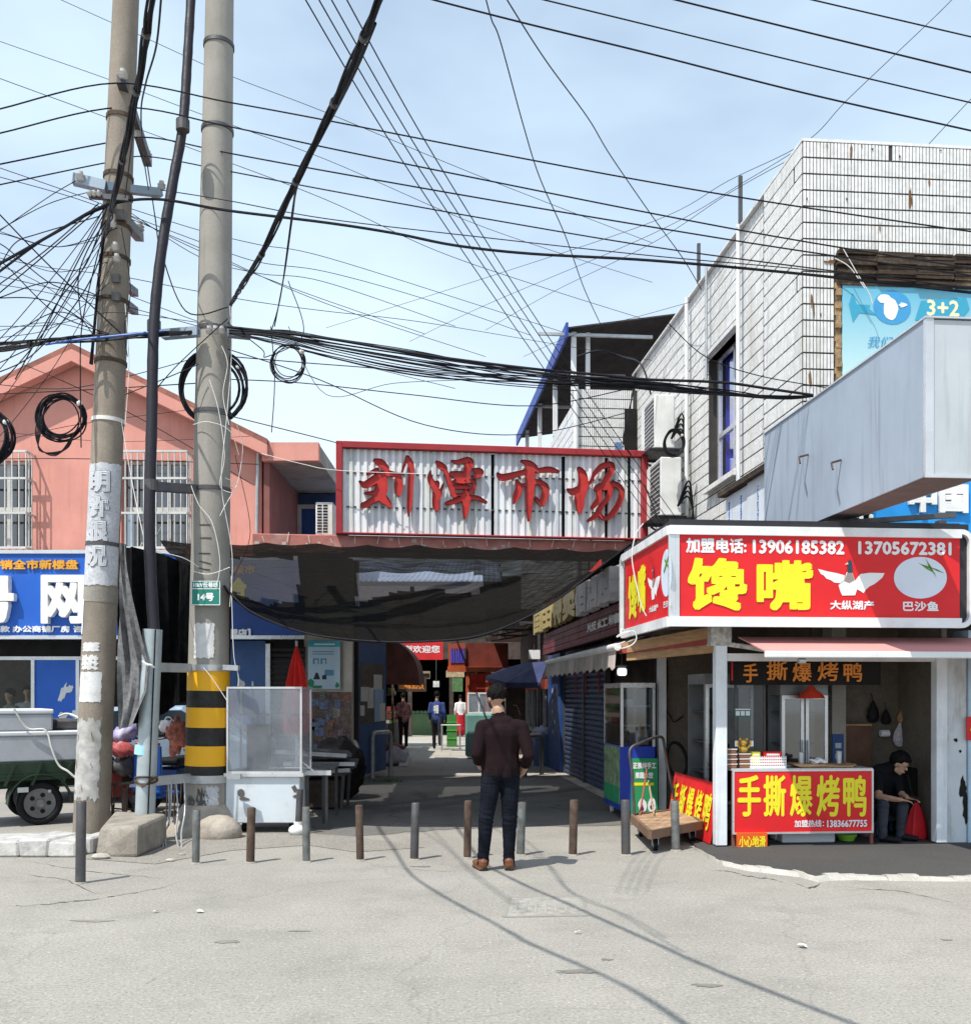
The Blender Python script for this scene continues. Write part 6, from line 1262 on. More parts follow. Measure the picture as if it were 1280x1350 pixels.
# items on the counter
zc = zc1 + .016
tubm = [plain('brown_dip', (.22, .1, .06)), plain('clear_lid', (.65, .6, .58), .2)]
for i, (px, n_, ly) in enumerate(((962, 4, .06), (980, 3, .1))):
    q = ry(px, 0, ly)
    for k in range(n_):
        t = rthing('sauce_tub', ('%s sauce tub of the %s stack at the left end of the counter' % (('lowest', 'second', 'third', 'topmost')[k] if n_ == 4 else ('lowest', 'middle', 'topmost')[k], ('left hand', 'right hand')[i])), 'tub', (q[0], ly, zc + k * .052), 'stacked sauce tubs')
        z = zc + k * .052; g = MB(RM); g.b2((q[0] - .06, ly - .05, z), (q[0] + .06, ly + .05, z + .038)); g.build('body', tubm[0], t, bevel=.006); g = MB(RM); g.b2((q[0] - .064, ly - .054, z + .038), (q[0] + .064, ly + .054, z + .05)); g.build('lid', tubm[1], t)
q = ry(980, 0, .1)
t = rthing('golden_figurine', 'small golden figurine on top of the stacked sauce tubs', 'figurine', (q[0], .1, zc + .17)); z = zc + .157
g = MB(RM); gmat = mat('shiny_gold', (.8, .5, .1), .3, .6, bump=0); g.sph((q[0], .1, z + .04), (.05, .04, .045)); g.sph((q[0], .1, z + .11), (.038, .035, .038)); 
for s_ in (-1, 1): g.sph((q[0] + s_ * .035, .1, z + .145), .014, 8, 6); g.tube([(q[0] + s_ * .04, .1, z + .05), (q[0] + s_ * .075, .08, z + .09), (q[0] + s_ * .07, .08, z + .13)], .012, 6)
g.build('body', gmat, t, True); g = MB(RM); g.box((q[0] + .085, .08, z + .1), (.03, .01, .06)); g.box((q[0] - .085, .08, z + .1), (.03, .01, .06)); g.build('tablet', M['wprint'], t)
t = rthing('basket', 'white slotted basket of red and yellow packets on the counter', 'basket', ry(1010, 1010, .12)); a, b = ry(990, 0, .02)[0], ry(1036, 0, .02)[0]
g = MB(RM)
for k in range(4): z = zc + .005 + k * .03; g.b2((a, .02, z), (b, .026, z + .016)); g.b2((a, .2, z), (b, .206, z + .016)); g.b2((a, .026, z), (a + .006, .2, z + .016)); g.b2((b - .006, .026, z), (b, .2, z + .016))
n_ = 16
for k in range(n_ + 1): x = a + (b - a) * k / n_; g.b2((x - .004, .018, zc), (x + .004, .024, zc + .125))
g.b2((a, .02, zc), (b, .206, zc + .006)); g.build('basket_wall', M['wprint'], t)
for px, w, nm, m_, cat_, lab in ((995, .09, 'packet', M['yellow'], 'packet', 'yellow packet standing at the left side of the white basket'), (1017, .2, 'packet', M['red'], 'packet', 'wide red packet box standing in the white basket')):
    q = ry(px, 0, .1); t = rthing(nm, lab, cat_, (q[0], .1, zc)); g = MB(RM); g.box((q[0], .1, zc + .09), (w, .09, .16)); g.build('body', m_, t, bevel=.004)
    g = MB(RM); g.box((q[0], .053, zc + .14), (w * .7, .004, .02)); g.build('label_print', M['wprint'], t)
t = rthing('wooden_board', 'long wooden serving board on the right half of the counter', 'board', ry(1080, 1012, .1)); a, b = ry(1042, 0, .1)[0], ry(1123, 0, .1)[0]; g = MB(RM); g.prism([(a, .0, zc + .035), (a + .08, .0, zc + .005), (b - .04, .0, zc + .005), (b, .0, zc + .04), (b, .0, zc + .025), (a, .0, zc + .045)], (0, .28, 0)); g.build('board', M['wood'], t)
for px, h, lab in ((1056, .11, 'steel cup standing on the left end of the wooden board'), (1106, .12, 'ridged steel cup standing at the right of the wooden board')):
    q = ry(px, 0, .08); t = rthing('steel_cup', lab, 'cup', (q[0], .08, zc + .05)); g = MB(RM); g.tube([(q[0], .08, zc + .04), (q[0], .08, zc + .05 + h)], [.026, .03], 16); g.build('cup', M['steel'], t, True); g = MB(RM); g.ring((q[0], .08, zc + .05 + h), .03, .004, 16, 5); g.build('rim', M['steel'], t, True)
t = rthing('crumpled_cloth', 'crumpled white cloth lying on the wooden board between the cups', 'cloth', ry(1075, 1010, .1)); q = ry(1078, 0, .1); g = MB(RM); g.sph((q[0], .1, zc + .065), (.1, .07, .03), 16, 8); g.v = [(x + .01 * math.sin(z * 200), y, z + .012 * math.sin(x * 70)) for x, y, z in g.v]; g.build('cloth', M['wprint'], t, True)
# name board inside
t = rthing('hanging_name_board', 'black name board with orange brush characters hanging inside the booth', 'sign', ry(1060, 886, .25)); a, b = ry(963, 903, .25), ry(1161, 870, .25)
g = MB(RM); g.b2((a[0], .25, a[2]), (b[0], .28, b[2] + .05)); g.build('board', M['dark'], t)
om = mat('orange_letters', (.75, .25, .04), .5, em=0, bump=0)
for ch, a_, b_, dy in (('手', 979, 998, 2), ('撕', 1010, 1037, -1), ('爆', 1044, 1069, 1), ('烤', 1077, 1104, 0), ('鸭', 1111, 1135, 1)): rt(ch, a_, b_, 873 + dy, 898 + dy, .25, om, t, .003, .02, 'character')
g = MB(RM); q = ry(965, 885, .24); g.box((q[0] + .0, .24, q[2]), (.014, .01, .2)); g.build('red_tassel', M['red'], t)
t = rthing('heat_lamp', 'red enamel heat lamp hanging over the booth counter', 'lamp', ry(1069, 905, .4)); q = ry(1069, 921, .4); g = MB(RM); c = Vector(q)
g.tube([c, c + Vector((0, 0, .005)), c + Vector((0, 0, .05)), c + Vector((0, 0, .1)), c + Vector((0, 0, .14))], [.155, .15, .12, .05, .03], 28, False); g.build('shade', mat('red_enamel', (.6, .06, .03), .25, bump=0), t, True); g = MB(RM); g.cyl(c + Vector((0, 0, .13)), (c.x, c.y, 2.5), .006, n=6); g.build('cord', M['black'], t); g = MB(RM); g.sph(c + Vector((0, 0, .03)), .035, 12, 8); g.build('bulb', M['foam'], t, True)
# steel display cabinet at the back
def cabinet(nm, lab, x0, x1, y0, y1, z0, z1, doors=2, cat_='cabinet'):
    t = rthing(nm, lab, cat_, ((x0 + x1) / 2, y0, z0)); g = MB(RM); e = .035
    g.b2((x0, y0 + .02, z0), (x1, y1, z0 + .3)); g.b2((x0, y0 + .02, z1 - .12), (x1, y1, z1)); g.b2((x0, y1 - .02, z0 + .3), (x1, y1, z1 - .12))
    for x in (x0, x1 - e): g.b2((x, y0 + .02, z0 + .3), (x + e, y0 + .05, z1 - .12))
    g.build('casing', mat('dim_steel', (.22, .225, .23), .4, .5, var=.2, dirt=.3) if 'ds' not in M else M['ds'], t)
    M['ds'] = bpy.data.materials['dim_steel']; w = (x1 - x0) / doors
    for k in range(doors):
        a = x0 + w * k + .01; b = x0 + w * (k + 1) - .01; g = MB(RM)
        for r_ in ((a, b, z1 - .16, z1 - .12), (a, b, z0 + .3, z0 + .34)): g.b2((r_[0], y0, r_[2]), (r_[1], y0 + .02, r_[3]))
        for x in (a, b - .035): g.b2((x, y0, z0 + .34), (x + .035, y0 + .02, z1 - .16))
        d = g.build('door', M['alu'], t); g = MB(RM); g.face([(a, y0 + .012, z0 + .3), (b, y0 + .012, z0 + .3), (b, y0 + .012, z1 - .14), (a, y0 + .012, z1 - .14)]); g.build('pane', M['glass'], d); g = MB(RM); x = b - .02 if k % 2 == 0 else a + .02; g.b2((x - .008, y0 - .03, z0 + .75), (x + .008, y0 - .0, z0 + 1.05)); g.build('handle', M['steel'], d)
    g = MB(RM)
    for z in (z0 + .65, z0 + 1.0, z0 + 1.35):
        if z < z1 - .2: g.b2((x0 + .04, y0 + .06, z), (x1 - .04, y1 - .03, z + .015))
    g.build('shelf', M['steeld'], t); return t
xa = ry(1022, 0, .72)[0]; xb = ry(1084, 0, .72)[0]; cabinet('steel_cabinet', 'two door steel display cabinet behind the booth counter', xa, xb, .55, .95, .05, 1.72)
xa = ry(962, 0, .72)[0]; xb = ry(997, 0, .72)[0]; t = rthing('glass_screen', 'tall grimy glass screen with small stickers at the left of the counter', 'screen', (xa, .5, .05))
g = MB(RM); g.face([(xa, .5, .6), (xb, .5, .6), (xb, .5, 1.95), (xa, .5, 1.95)]); g.build('pane', glass('grimy_screen_glass', (.45, .48, .5), .05, .1, .4, (.14, .15, .16)), t); g = MB(RM); g.b2((xa - .02, .49, .05), (xa, .52, 1.98)); g.b2((xb, .49, .05), (xb + .02, .52, 1.98)); g.b2((xa, .49, .57), (xb, .52, .6)); g.build('frame', M['steeld'], t)
g = MB(RM); q = ry(979, 940, .49); g.box((q[0], .49, q[2]), (.18, .004, .09)); g.build('sticker', plain('dark_green_sticker', (.03, .2, .18)), t); g = MB(RM)
for k in (-1, 0, 1): g.box((q[0] + .057 * k, .486, q[2] - .005), (.045, .004, .05))
g.box((q[0], .486, q[2] + .038), (.17, .004, .014)); g.build('sticker_print', M['wprint'], t)
xa = ry(1093, 0, .8)[0]; xb = ry(1111, 0, .8)[0]; t = rthing('grey_pillar', 'grey pillar with a blue sticker inside the booth', 'pillar', (xa, .8, .05)); g = MB(RM); g.b2((xa, .72, .05), (xb, .98, 2.5)); g.build('pillar', M['conc'], t); g = MB(RM); q0, q1 = ry(1097, 1010, .71), ry(1112, 968, .71); g.b2((q0[0], .705, q0[2]), (q1[0], .719, q1[2])); g.build('blue_sticker', plain('dim_blue_sticker', (.03, .07, .2)), t)
g = MB(RM); 
for z in (q0[2] + .11, q0[2] + .23): g.box(((q0[0] + q1[0]) / 2, .7, z), (.07, .006, .06))
g.build('sticker_print', plain('dim_white_sticker', (.4, .45, .5)), t)
t = rthing('leaning_board', 'brown wooden panel leaning inside the booth behind the seated man', 'panel', ry(1130, 990, .85)); a, b = ry(1112, 1012, .85), ry(1148, 957, .85); g = MB(RM); g.b2((a[0], .85, a[2] - .4), (b[0], .9, b[2])); g.build('panel', mat('dark_brown_panel', (.12, .06, .035), .6, var=.4), t); g = MB(RM); g.b2((a[0] - .01, .845, b[2]), (b[0] + .01, .905, b[2] + .02)); g.build('edge', M['wood'], t)
# things hanging on the tan wall
wy = .985
def hang(nm, lab, px, py, fn, cat_=None): t = rthing(nm, lab, cat_ or nm.replace('_', ' '), ry(px, py, wy - .02)); fn(t, Vector(ry(px, py, wy - .05))); return t
def bag(m_, w, h, knot=True):
    def f(t, c):
        g = MB(RM); rr_ = random.Random(int(c.x * 1000)); n = 16; vs = []
        lv = [(0, .12), (.15, .35), (.45, .85), (.75, 1), (.95, .7), (1, .3)]
        for v, r in lv:
            for k in range(n): a = 2 * math.pi * k / n; q = r * (1 + rr_.uniform(-.1, .1)); vs.append((c.x + math.cos(a) * q * w / 2, c.y + math.sin(a) * q * .05, c.z + h / 2 - v * h))
        g.add(vs, [(i * n + k, i * n + (k + 1) % n, (i + 1) * n + (k + 1) % n, (i + 1) * n + k) for i in range(len(lv) - 1) for k in range(n)]); g.build('body', m_, t, True)
        g = MB(RM); g.cyl((c.x, c.y, c.z + h / 2), (c.x, wy, c.z + h / 2 + .08), .006, n=5); g.build('loop', M['steeld'], t)
    return f
hang('cap', 'black cap hanging on the tan booth wall', 1151, 938, bag(M['black'], .14, .26)); hang('dark_bag', 'dark bag hanging between the cap and the white plastic bag', 1168, 945, bag(M['dark'], .12, .18), 'bag')
hang('plastic_bag', 'translucent whitish plastic bag hanging on the tan wall above the seated man', 1187, 968, bag(mat('milky_plastic', (.5, .5, .52), .3, var=.4, vs=20, bump=.6), .17, .3), 'bag'); hang('net_bag', 'small brownish net bag hanging above the whitish plastic bag', 1188, 945, bag(mat('orange_net', (.4, .22, .12), .7, var=.5, vs=30), .1, .16), 'bag')
hang('roll_holder', 'white paper roll hanging under the cap on the booth wall', 1166, 967, lambda t, c: MB(RM).cyl(c - Vector((.05, 0, 0)), c + Vector((.05, 0, 0)), .04, n=14).build('roll', M['wprint'], t), 'roll holder')
def sheet(m_, w, h):
    def f(t, c):
        g = MB(RM); g.box((c.x, wy - .012, c.z), (w, .008, h)); o = g.build('sheet', m_, t); g = MB(RM)
        for k in range(int(h / .035) - 1): g.box((c.x - .01, wy - .018, c.z + h / 2 - .04 - k * .035), (w * .7, .003, .007))
        g.build('printed_lines', plain('faint_line_print', (.2, .18, .16)), t)
    return f
hang('paper_notice', 'white paper notice on the tan wall right of the plastic bag', 1209, 962, sheet(plain('dim_paper', (.5, .5, .47)), .13, .28), 'notice'); hang('yellowed_notice', 'yellowed hanging scroll high on the tan booth wall', 1204, 911, sheet(mat('yellowed_paper', (.42, .34, .16), .8, var=.2), .14, .34), 'notice')
t = rthing('red_bag', 'red bag standing on the booth floor right of the seated man', 'bag', ry(1208, 1110, .3)); c = Vector(ry(1208, 1114, .3)); g = MB(RM); n = 20; vs = []
for v, r in ((0, .12), (.2, .5), (.5, .8), (.85, 1), (1, .95)):
    for k in range(n): a = 2 * math.pi * k / n; q = r * (1 + .12 * math.cos(a * 6)); vs.append((c.x + math.cos(a) * q * .12, c.y + math.sin(a) * q * .07, .025 + .4 * (1 - v)))
g.add(vs, [(i * n + k, i * n + (k + 1) % n, (i + 1) * n + (k + 1) % n, (i + 1) * n + k) for i in range(4) for k in range(n)]); g.build('body', mat('red_nylon', (.62, .02, .03), .4, var=.15), t, True); g = MB(RM); g.tube([(c.x - .03, c.y, .42), (c.x - .07, c.y, .6), (c.x - .1, c.y, .72)], .012, 6); g.build('strap', M['black'], t)
t = rthing('black_stand', 'black cloth covered box behind the red bag in the booth', 'box', ry(1205, 1060, .6)); c = ry(1205, 1060, .6); g = MB(RM); g.b2((c[0] - .17, .55, .05), (c[0] + .15, .85, .78)); g.build('body', M['dark'], t, bevel=.02); g = MB(RM); q = ry(1200, 1052, .54); g.box((q[0], .545, q[2]), (.1, .008, .02)); g.build('pale_mark', M['conc_l'], t)
# red banner along the open side, side fridge
t = rthing('side_banner', 'red banner with yellow characters standing along the open side of the booth', 'banner', (0, .8, .05)); yb0, yb1 = .08, 1.75
g = MB(RM); g.prism([(-.1, yb0, .03), (-.1, yb1, .03), (.0, yb1, .66), (.0, yb0, .66)], (.015, 0, 0)); g.build('sheet', M['red'], t)
tl = math.atan2(.1, .63)
for k, ch in enumerate('手撕爆烤鸭'):
    yc = yb1 - .2 - k * .315; f_ = fr(RM @ Vector((-.055, yc, .35)), RA - math.pi / 2) @ Matrix.Rotation(-tl, 4, 'X'); text(ch, f_, .25, .4, M['yellow'], t, .008, off=.006)
cabinet('side_cabinet', 'tall steel framed glass cabinet inside the open side of the booth', .12, .7, .93, 1.6, .05, 1.85, 1)
t = rthing('black_hose', 'looped black hose hanging on the tan wall of the booth side', 'hose', (.3, 2.4, 1)); c = Vector(rx(893, 1002, .1)); g = MB(RM); c = Vector((.35, 2.2, 1.0)); q = ry(892, 1002, 2.2); g.ring((q[0], 2.2, q[2]), .16, .022, 24, 8, tilt=Matrix.Rotation(R(90), 3, 'X') @ Matrix.Rotation(.2, 3, 'Z') @ Matrix.Diagonal((.8, 1.4, 1))); g.build('loop', M['black'], t, True)
g = MB(RM); w1 = [ry(879, 868, 2.47), ry(880, 900, 2.46), ry(876, 930, 2.47), ry(884, 945, 2.46), ry(889, 952, 2.45), ry(900, 944, 2.47)]; t = tag(g.tube(spline(w1, 5), .008, 5).build('wall_wire', M['black']), 'thin black wire running down the tan wall beside the rear post of the booth', 'wire')
# display freezer with green poster
fz0, fz1 = ry(818, 0, 2.3)[0], ry(864, 0, 2.3)[0]
t = rthing('display_freezer', 'glass display freezer with a green poster standing before the shutters', 'freezer', ((fz0 + fz1) / 2, 2.3, 0))
g = MB(RM); g.b2((fz0, 2.3, .12), (fz1, 3.35, .95)); g.build('base', mat('deep_blue_enamel', (.015, .05, .4), .4, bump=.02, dirt=.2), t, bevel=.01)
g = MB(RM)
for x in (fz0 + .02, fz1 - .02):
    for y in (2.32, 3.33): g.box((x, y, 1.32), (.035, .035, .76))
g.b2((fz0, 2.3, 1.7), (fz1, 3.35, 1.76)); g.build('frame', M['alu'], t)
g = MB(RM); g.face([(fz0 + .005, 2.3, .95), (fz0 + .005, 3.35, .95), (fz0 + .005, 3.35, 1.7), (fz0 + .005, 2.3, 1.7)]); g.face([(fz0, 2.305, .95), (fz1, 2.305, .95), (fz1, 2.305, 1.7), (fz0, 2.305, 1.7)]); g.build('pane', glass('freezer_glass', (.5, .55, .6), .15), t)
g = MB(RM)
for z in (1.2, 1.45): g.b2((fz0 + .05, 2.36, z), (fz1 - .05, 3.3, z + .02))
g.cyl((fz0 + .2, 2.6, 1.47), (fz0 + .2, 2.6, 1.55), .12, n=16); g.b2((fz1 - .2, 2.45, .96), (fz1 - .05, 2.9, 1.15)); g.build('shelf', M['steel'], t)
g = MB(RM); g.b2((fz0 - .006, 2.35, .2), (fz0, 3.3, .93)); g.build('side_print', mat('food_print', (.2, .3, .16), .4, var=.7, vs=9, bump=0), t)
g = MB(RM); g.b2((fz0 - .009, 2.35, .2), (fz0 - .006, 3.3, .42)); g.build('green_strip', plain('green_poster', (.03, .3, .12)), t)
a, b = ry(832, 1078, 2.28), ry(867, 1000, 2.28); g = MB(RM); g.b2((a[0], 2.275, a[2]), (b[0], 2.298, b[2])); po_ = g.build('green_poster', bpy.data.materials['green_poster'], t)
rt('正宗纯手工', 834, 865, 1005, 1014, 2.275, M['wprint'], po_, .004); rt('果蔬水饺', 837, 861, 1018, 1027, 2.275, M['wprint'], po_, .004)
g = MB(RM); q0, q1 = ry(836, 1036, 2.27), ry(862, 1032, 2.27); g.b2((q0[0], 2.272, q0[2]), (q1[0], 2.274, q1[2])); g.build('yellow_line', M['yellow'], po_); f_ = fr(RM @ Vector(ry(852, 1062, 2.274)), RA); g = MB(); blob(g, f_, -.05, -.0, .12, .2, ro=.2); blob(g, f_, .07, .0, .12, .2, ro=.2, off=.003); g.build('dumpling_print', M['wprint'], po_); g = MB(); blob(g, f_, -.06, -.03, .06, .12, off=.005); blob(g, f_, .07, -.02, .06, .1, off=.005); blob(g, f_, -.02, -.1, .1, .05, off=.005); g.build('dark_food_print', plain('plum_print', (.15, .03, .08)), po_)
g = MB(RM)
for x in (fz0 + .08, fz1 - .08):
    for y in (2.4, 3.2): g.cyl((x - .015, y, .06), (x + .015, y, .06), .06, n=12)
g.build('castor', M['wprint'], t)
# flatbed trolley
tr = thing('flatbed_trolley', 'flatbed trolley with worn plywood deck and looped steel handle', 'trolley', G(880, 1125))
def dk(px, py, z): Y = F * (1.6 - z) / (py - 917); return Vector(((px - 640) / F * Y, Y, z))
c4 = [dk(833, 1079, .2), dk(857, 1101, .2), dk(925, 1088, .2), dk(900, 1070, .2)]
g = MB(); g.prism(c4, (0, 0, .03)); g.build('deck', mat('worn_plywood', (.4, .27, .17), .85, var=.35, vs=7, bump=.4, dirt=.6, dc=(.14, .07, .04), ds=8), tr, bevel=.004)
g = MB()
for a, b in ((0, 1), (1, 2), (2, 3), (3, 0)): g.bar(c4[a] + Vector((0, 0, .0)), c4[b] + Vector((0, 0, .0)), .035, .09)
g.build('edge_rail', mat('brown_deck_rail', (.2, .12, .08), .8, dirt=.4), tr)
h0, h1 = c4[0] + Vector((.03, 0, .03)), c4[3] + Vector((-.07, .0, .03)); tz = .83; g = MB()
d = (h1 - h0); g.tube(spline([h0, h0 + Vector((-.03, 0, tz * .6)), h0 + Vector((-.06, .0, tz * .9)) + d * .02, h0 + d * .18 + Vector((0, 0, tz)), h0 + d * .7 + Vector((-.05, 0, tz + .05)), h0 + d * .86 + Vector((-.08, 0, tz * .9)), h1 + Vector((-.1, 0, tz * .55)), h1], 6), .018, 10); g.build('handle', M['steeld'], tr, True)
for i in range(4):
    q = c4[i].lerp(c4[(i + 2) % 4], .13); g = MB(); g.cyl((q.x - .02, q.y, .065), (q.x + .02, q.y, .065), .065, n=16); w_ = g.build('wheel', M['black'], tr); g = MB(); g.cyl((q.x - .024, q.y, .065), (q.x + .024, q.y, .065), .03, n=12); g.build('hub', M['steel'], w_); g = MB(); g.box((q.x, q.y, .14), (.07, .07, .02)); g.bar((q.x + .03, q.y, .14), (q.x + .03, q.y, .06), .006, .04); g.bar((q.x - .03, q.y, .14), (q.x - .03, q.y, .06), .006, .04); g.build('fork', M['steel'], w_)

for k_, (pa_1, pb_1) in enumerate((((843, 1078), (853, 1012)), ((862, 1074), (855, 1030)))):
    a, b = P(*pa_1, 11.2), P(*pb_1, 12.4); t = thing('stick', ('reddish brown stick leaning on the green freezer poster', 'pale brown stick leaning right of the reddish one on the trolley')[k_], 'stick', a)
    g = MB(); g.cyl(a, b, .011, n=6); g.build('shaft', plain(('red_brown_stick', 'tan_stick')[k_], ((.35, .1, .07), (.42, .3, .2))[k_]), t)
# ---------------- far end of the alley ----------------
mh_ = thing('market_hall', 'dark open fronted market hall closing the far end of the alley', 'building', Vector((-1.2, 38, 0)))
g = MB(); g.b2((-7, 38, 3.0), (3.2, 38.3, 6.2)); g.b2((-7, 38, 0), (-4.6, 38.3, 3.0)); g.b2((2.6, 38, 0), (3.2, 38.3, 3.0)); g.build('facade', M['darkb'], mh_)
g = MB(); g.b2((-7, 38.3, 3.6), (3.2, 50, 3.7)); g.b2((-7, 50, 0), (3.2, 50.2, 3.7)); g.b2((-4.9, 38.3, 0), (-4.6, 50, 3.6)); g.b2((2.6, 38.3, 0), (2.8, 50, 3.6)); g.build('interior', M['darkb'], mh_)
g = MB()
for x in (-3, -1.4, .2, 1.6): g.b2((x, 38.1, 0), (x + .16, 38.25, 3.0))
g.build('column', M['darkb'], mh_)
for k, (x, c_) in enumerate(((-3.6, (.3, .12, .06)), (-2.5, (.12, .2, .1)), (-.6, (.3, .26, .2)), (.8, (.25, .07, .05)))):
    t = thing('market_stall', ('stall with rust brown front at the left of the dark hall', 'stall with dull green front in the dark hall', 'stall with pale front in the middle of the dark hall', 'stall with dark red front at the right of the dark hall')[k], 'stall', Vector((x, 40, 0)), 'stalls inside the market hall')
    g = MB(); g.b2((x - .5, 39.6, 0), (x + .5, 40.4, .85)); g.build('counter', mat('stall_front_%s' % ('a', 'b', 'c', 'd')[k], c_, .8), t); g = MB()
    for j in range(6): g.sph((x - .4 + .16 * j, 39.8, .9), (.09, .1, .09), 8, 6)
    g.build('goods', mat('goods_%s' % ('a', 'b', 'c', 'd')[k], tuple(min(1, q * 1.8) for q in c_), .7, var=.5, vs=20), t)
def board(nm, lab, x0, x1, y0, y1, Y, m, cat_='sign', d=.05):
    a, b = P(x0, y1, Y), P(x1, y0, Y); t = thing(nm, lab, cat_, Vector(((a.x + b.x) / 2, Y, a.z))); g = MB(); g.b2((a.x, Y, a.z), (b.x, Y + d, b.z)); g.build('board', m, t); return t
t = board('welcome_banner', 'red banner with white characters hanging across the far alley', 519, 584, 845, 870, 30, mat('red_banner_cloth', (.62, .03, .035), .8, bump=.1)); tx('热烈欢迎您', 520, 580, 851, 861, 30, M['wprint'], t, .008)
t = board('small_notice_board', 'small pale notice board hung below the welcome banner', 553, 567, 885, 895, 31, plain('dim_tan_board', (.35, .28, .18))); g = MB(); a = P(554, 893, 30.99); b = P(566, 888, 30.99); g.b2((a.x, 30.985, a.z), (b.x, 30.998, b.z)); g.build('printed_line', M['dark'], t)
t = board('orange_stall_sign', 'dim orange stall lettering board behind the brown tarpaulin', 524, 562, 892, 912, 29, M['darkb']); tx('卤味熟食', 526, 560, 896, 909, 29, om, t, .01)
for nm_, lab, x0, x1, y0, y1, Y, c_ in (('hanging_sign', 'dim tan sign hanging in the hall mouth right of the welcome banner', 588, 612, 884, 893, 36, (.4, .3, .18)), ('hanging_sign', 'red sign hanging deep in the hall behind the orange stall post', 622, 634, 893, 908, 36, (.5, .05, .04)), ('hanging_sign', 'white paper sign standing at head height behind the walking man', 571, 579, 898, 906, 34, (.6, .6, .58)), ('hanging_sign', 'dark green sheet hanging left in the hall mouth', 596, 610, 894, 912, 37, (.08, .16, .06))):
    t = board(nm_, lab, x0, x1, y0, y1, Y, mat('hung_sheet_%d' % x0, c_, .8, var=.3, vs=8), d=.03); a = P((x0 + x1) / 2, y0, Y); g = MB(); g.cyl(a, (a.x, a.y, 3.6), .012, n=5); g.build('cord', M['steeld'], t)
# brown tarp awning at left
t = thing('brown_tarpaulin', 'brown tarpaulin canopy sagging beside the blue gate leaf', 'tarpaulin', P(528, 880, 22)); g = MB(); prof = [P(500, 842, 22), P(522, 846, 22), P(538, 858, 22), P(549, 876, 22), P(553, 904, 22)]; prof = spline(prof, 4); vs = []
for j in range(7):
    for i, p in enumerate(prof): vs.append((p.x + .03 * math.sin(j * 2), p.y + j * .35, p.z - .04 * math.sin(j * math.pi / 2)))
n_ = len(prof); g.add(vs, [(j * n_ + i, j * n_ + i + 1, (j + 1) * n_ + i + 1, (j + 1) * n_ + i) for j in range(6) for i in range(n_ - 1)])
fr_ = [Vector(v) for v in prof] + [P(500, 902, 22)]; g.face(fr_); g.build('sheet', mat('brown_canvas', (.2, .1, .085), .8, var=.25, bump=.3, dirt=.4), t, True)
g = MB(); g.cyl((P(507, 0, 22.2).x, 22.2, 0), (P(507, 0, 22.2).x, 22.2, 2.8), .03, n=8); g.build('pole', M['steeld'], t)
# left stalls
rs = random.Random(12)
for k in range(3):
    y = 24.5 + k * 2.6; x0 = -3.95 + .1 * k; t = thing('goods_stall', ('nearest dark goods stall on the left of the alley under the brown tarpaulin', 'second dark goods stall on the left of the alley', 'farthest dark goods stall on the left of the alley')[k], 'stall', Vector((x0, y, 0)), 'goods stalls along the left of the alley')
    g = MB(); g.b2((x0 - .8, y, 0), (x0 + 1.0, y + 1.8, .75)); g.b2((x0 - .9, y - .2, 2.5), (x0 + 1.2, y + 2.1, 2.56)); g.build('frame', M['darkb'], t); g = MB()
    for j in range(2): g.b2((x0 - .7, y + .2, 1.1 + .5 * j), (x0 + .9, y + 1.6, 1.13 + .5 * j))
    for x in (x0 - .75, x0 + .95): g.b2((x - .03, y + .02, .75), (x + .03, y + .08, 2.5))
    g.build('shelf', M['woodd'], t)
    gm_ = [mat('goods_%s_%d' % (nm, k), c, .7) for nm, c in (('red', (.3, .05, .04)), ('brown', (.25, .15, .08)), ('green', (.08, .18, .06)), ('cream', (.4, .36, .28)))]
    g = MB()
    for j in range(40): g.m = rs.randrange(4); x = x0 - .65 + rs.random() * 1.5; z = rs.choice((.75, 1.13, 1.63)); h = rs.uniform(.08, .22); g.b2((x, y + .25 + rs.random() * .8, z), (x + rs.uniform(.06, .16), y + 1.3, z + h))
    g.build('goods', gm_, t)
# hoop rail sack
t = thing('white_sack', 'whitish blue sack lying on the ground behind the left hoop rail', 'sack', G(520, 1012)); p = G(521, 1010); g = MB(); g.sph((p.x, p.y, .2), (.36, .3, .22), 20, 12); g.v = [(x + .05 * math.sin(z * 20), y, max(.005, z + .05 * math.sin(x * 14 + y * 9))) for x, y, z in g.v]; g.build('body', mat('woven_sack', (.5, .53, .6), .7, var=.25, vs=9, bump=.4), t, True); g = MB(); g.prism([(p.x + .1, p.y - .3, .01), (p.x + .3, p.y - .26, .02), (p.x + .36, p.y - .1, .22), (p.x + .14, p.y - .1, .24)], (0, .1, 0)); g.build('flap', M['wprint'], t)
t = thing('dark_sack', 'dark red brown sack slumped on top of the whitish sack', 'sack', G(515, 1008)); g = MB(); g.sph((p.x - .1, p.y + .2, .36), (.34, .26, .15), 16, 10); g.build('body', mat('maroon_sack', (.2, .06, .05), .8, var=.4), t, True)
wd = thing('weeds', 'small tuft of green weeds at the foot of the left hoop rail', 'weeds', G(512, 1030)); g = MB(); p = G(510, 1031)
for k in range(60):
    a = rs.uniform(0, 6.28); r = rs.uniform(0, .2); h = rs.uniform(.03, .1); x, y = p.x + math.cos(a) * r * 1.5, p.y + math.sin(a) * r * .7; g.face([(x, y, .005), (x + .02, y, .005), (x + rs.uniform(-.04, .04), y + rs.uniform(-.04, .04), h)])
wd2 = g.build('leaves', plain('weed_green', (.12, .2, .05)), wd); stuff(wd2)
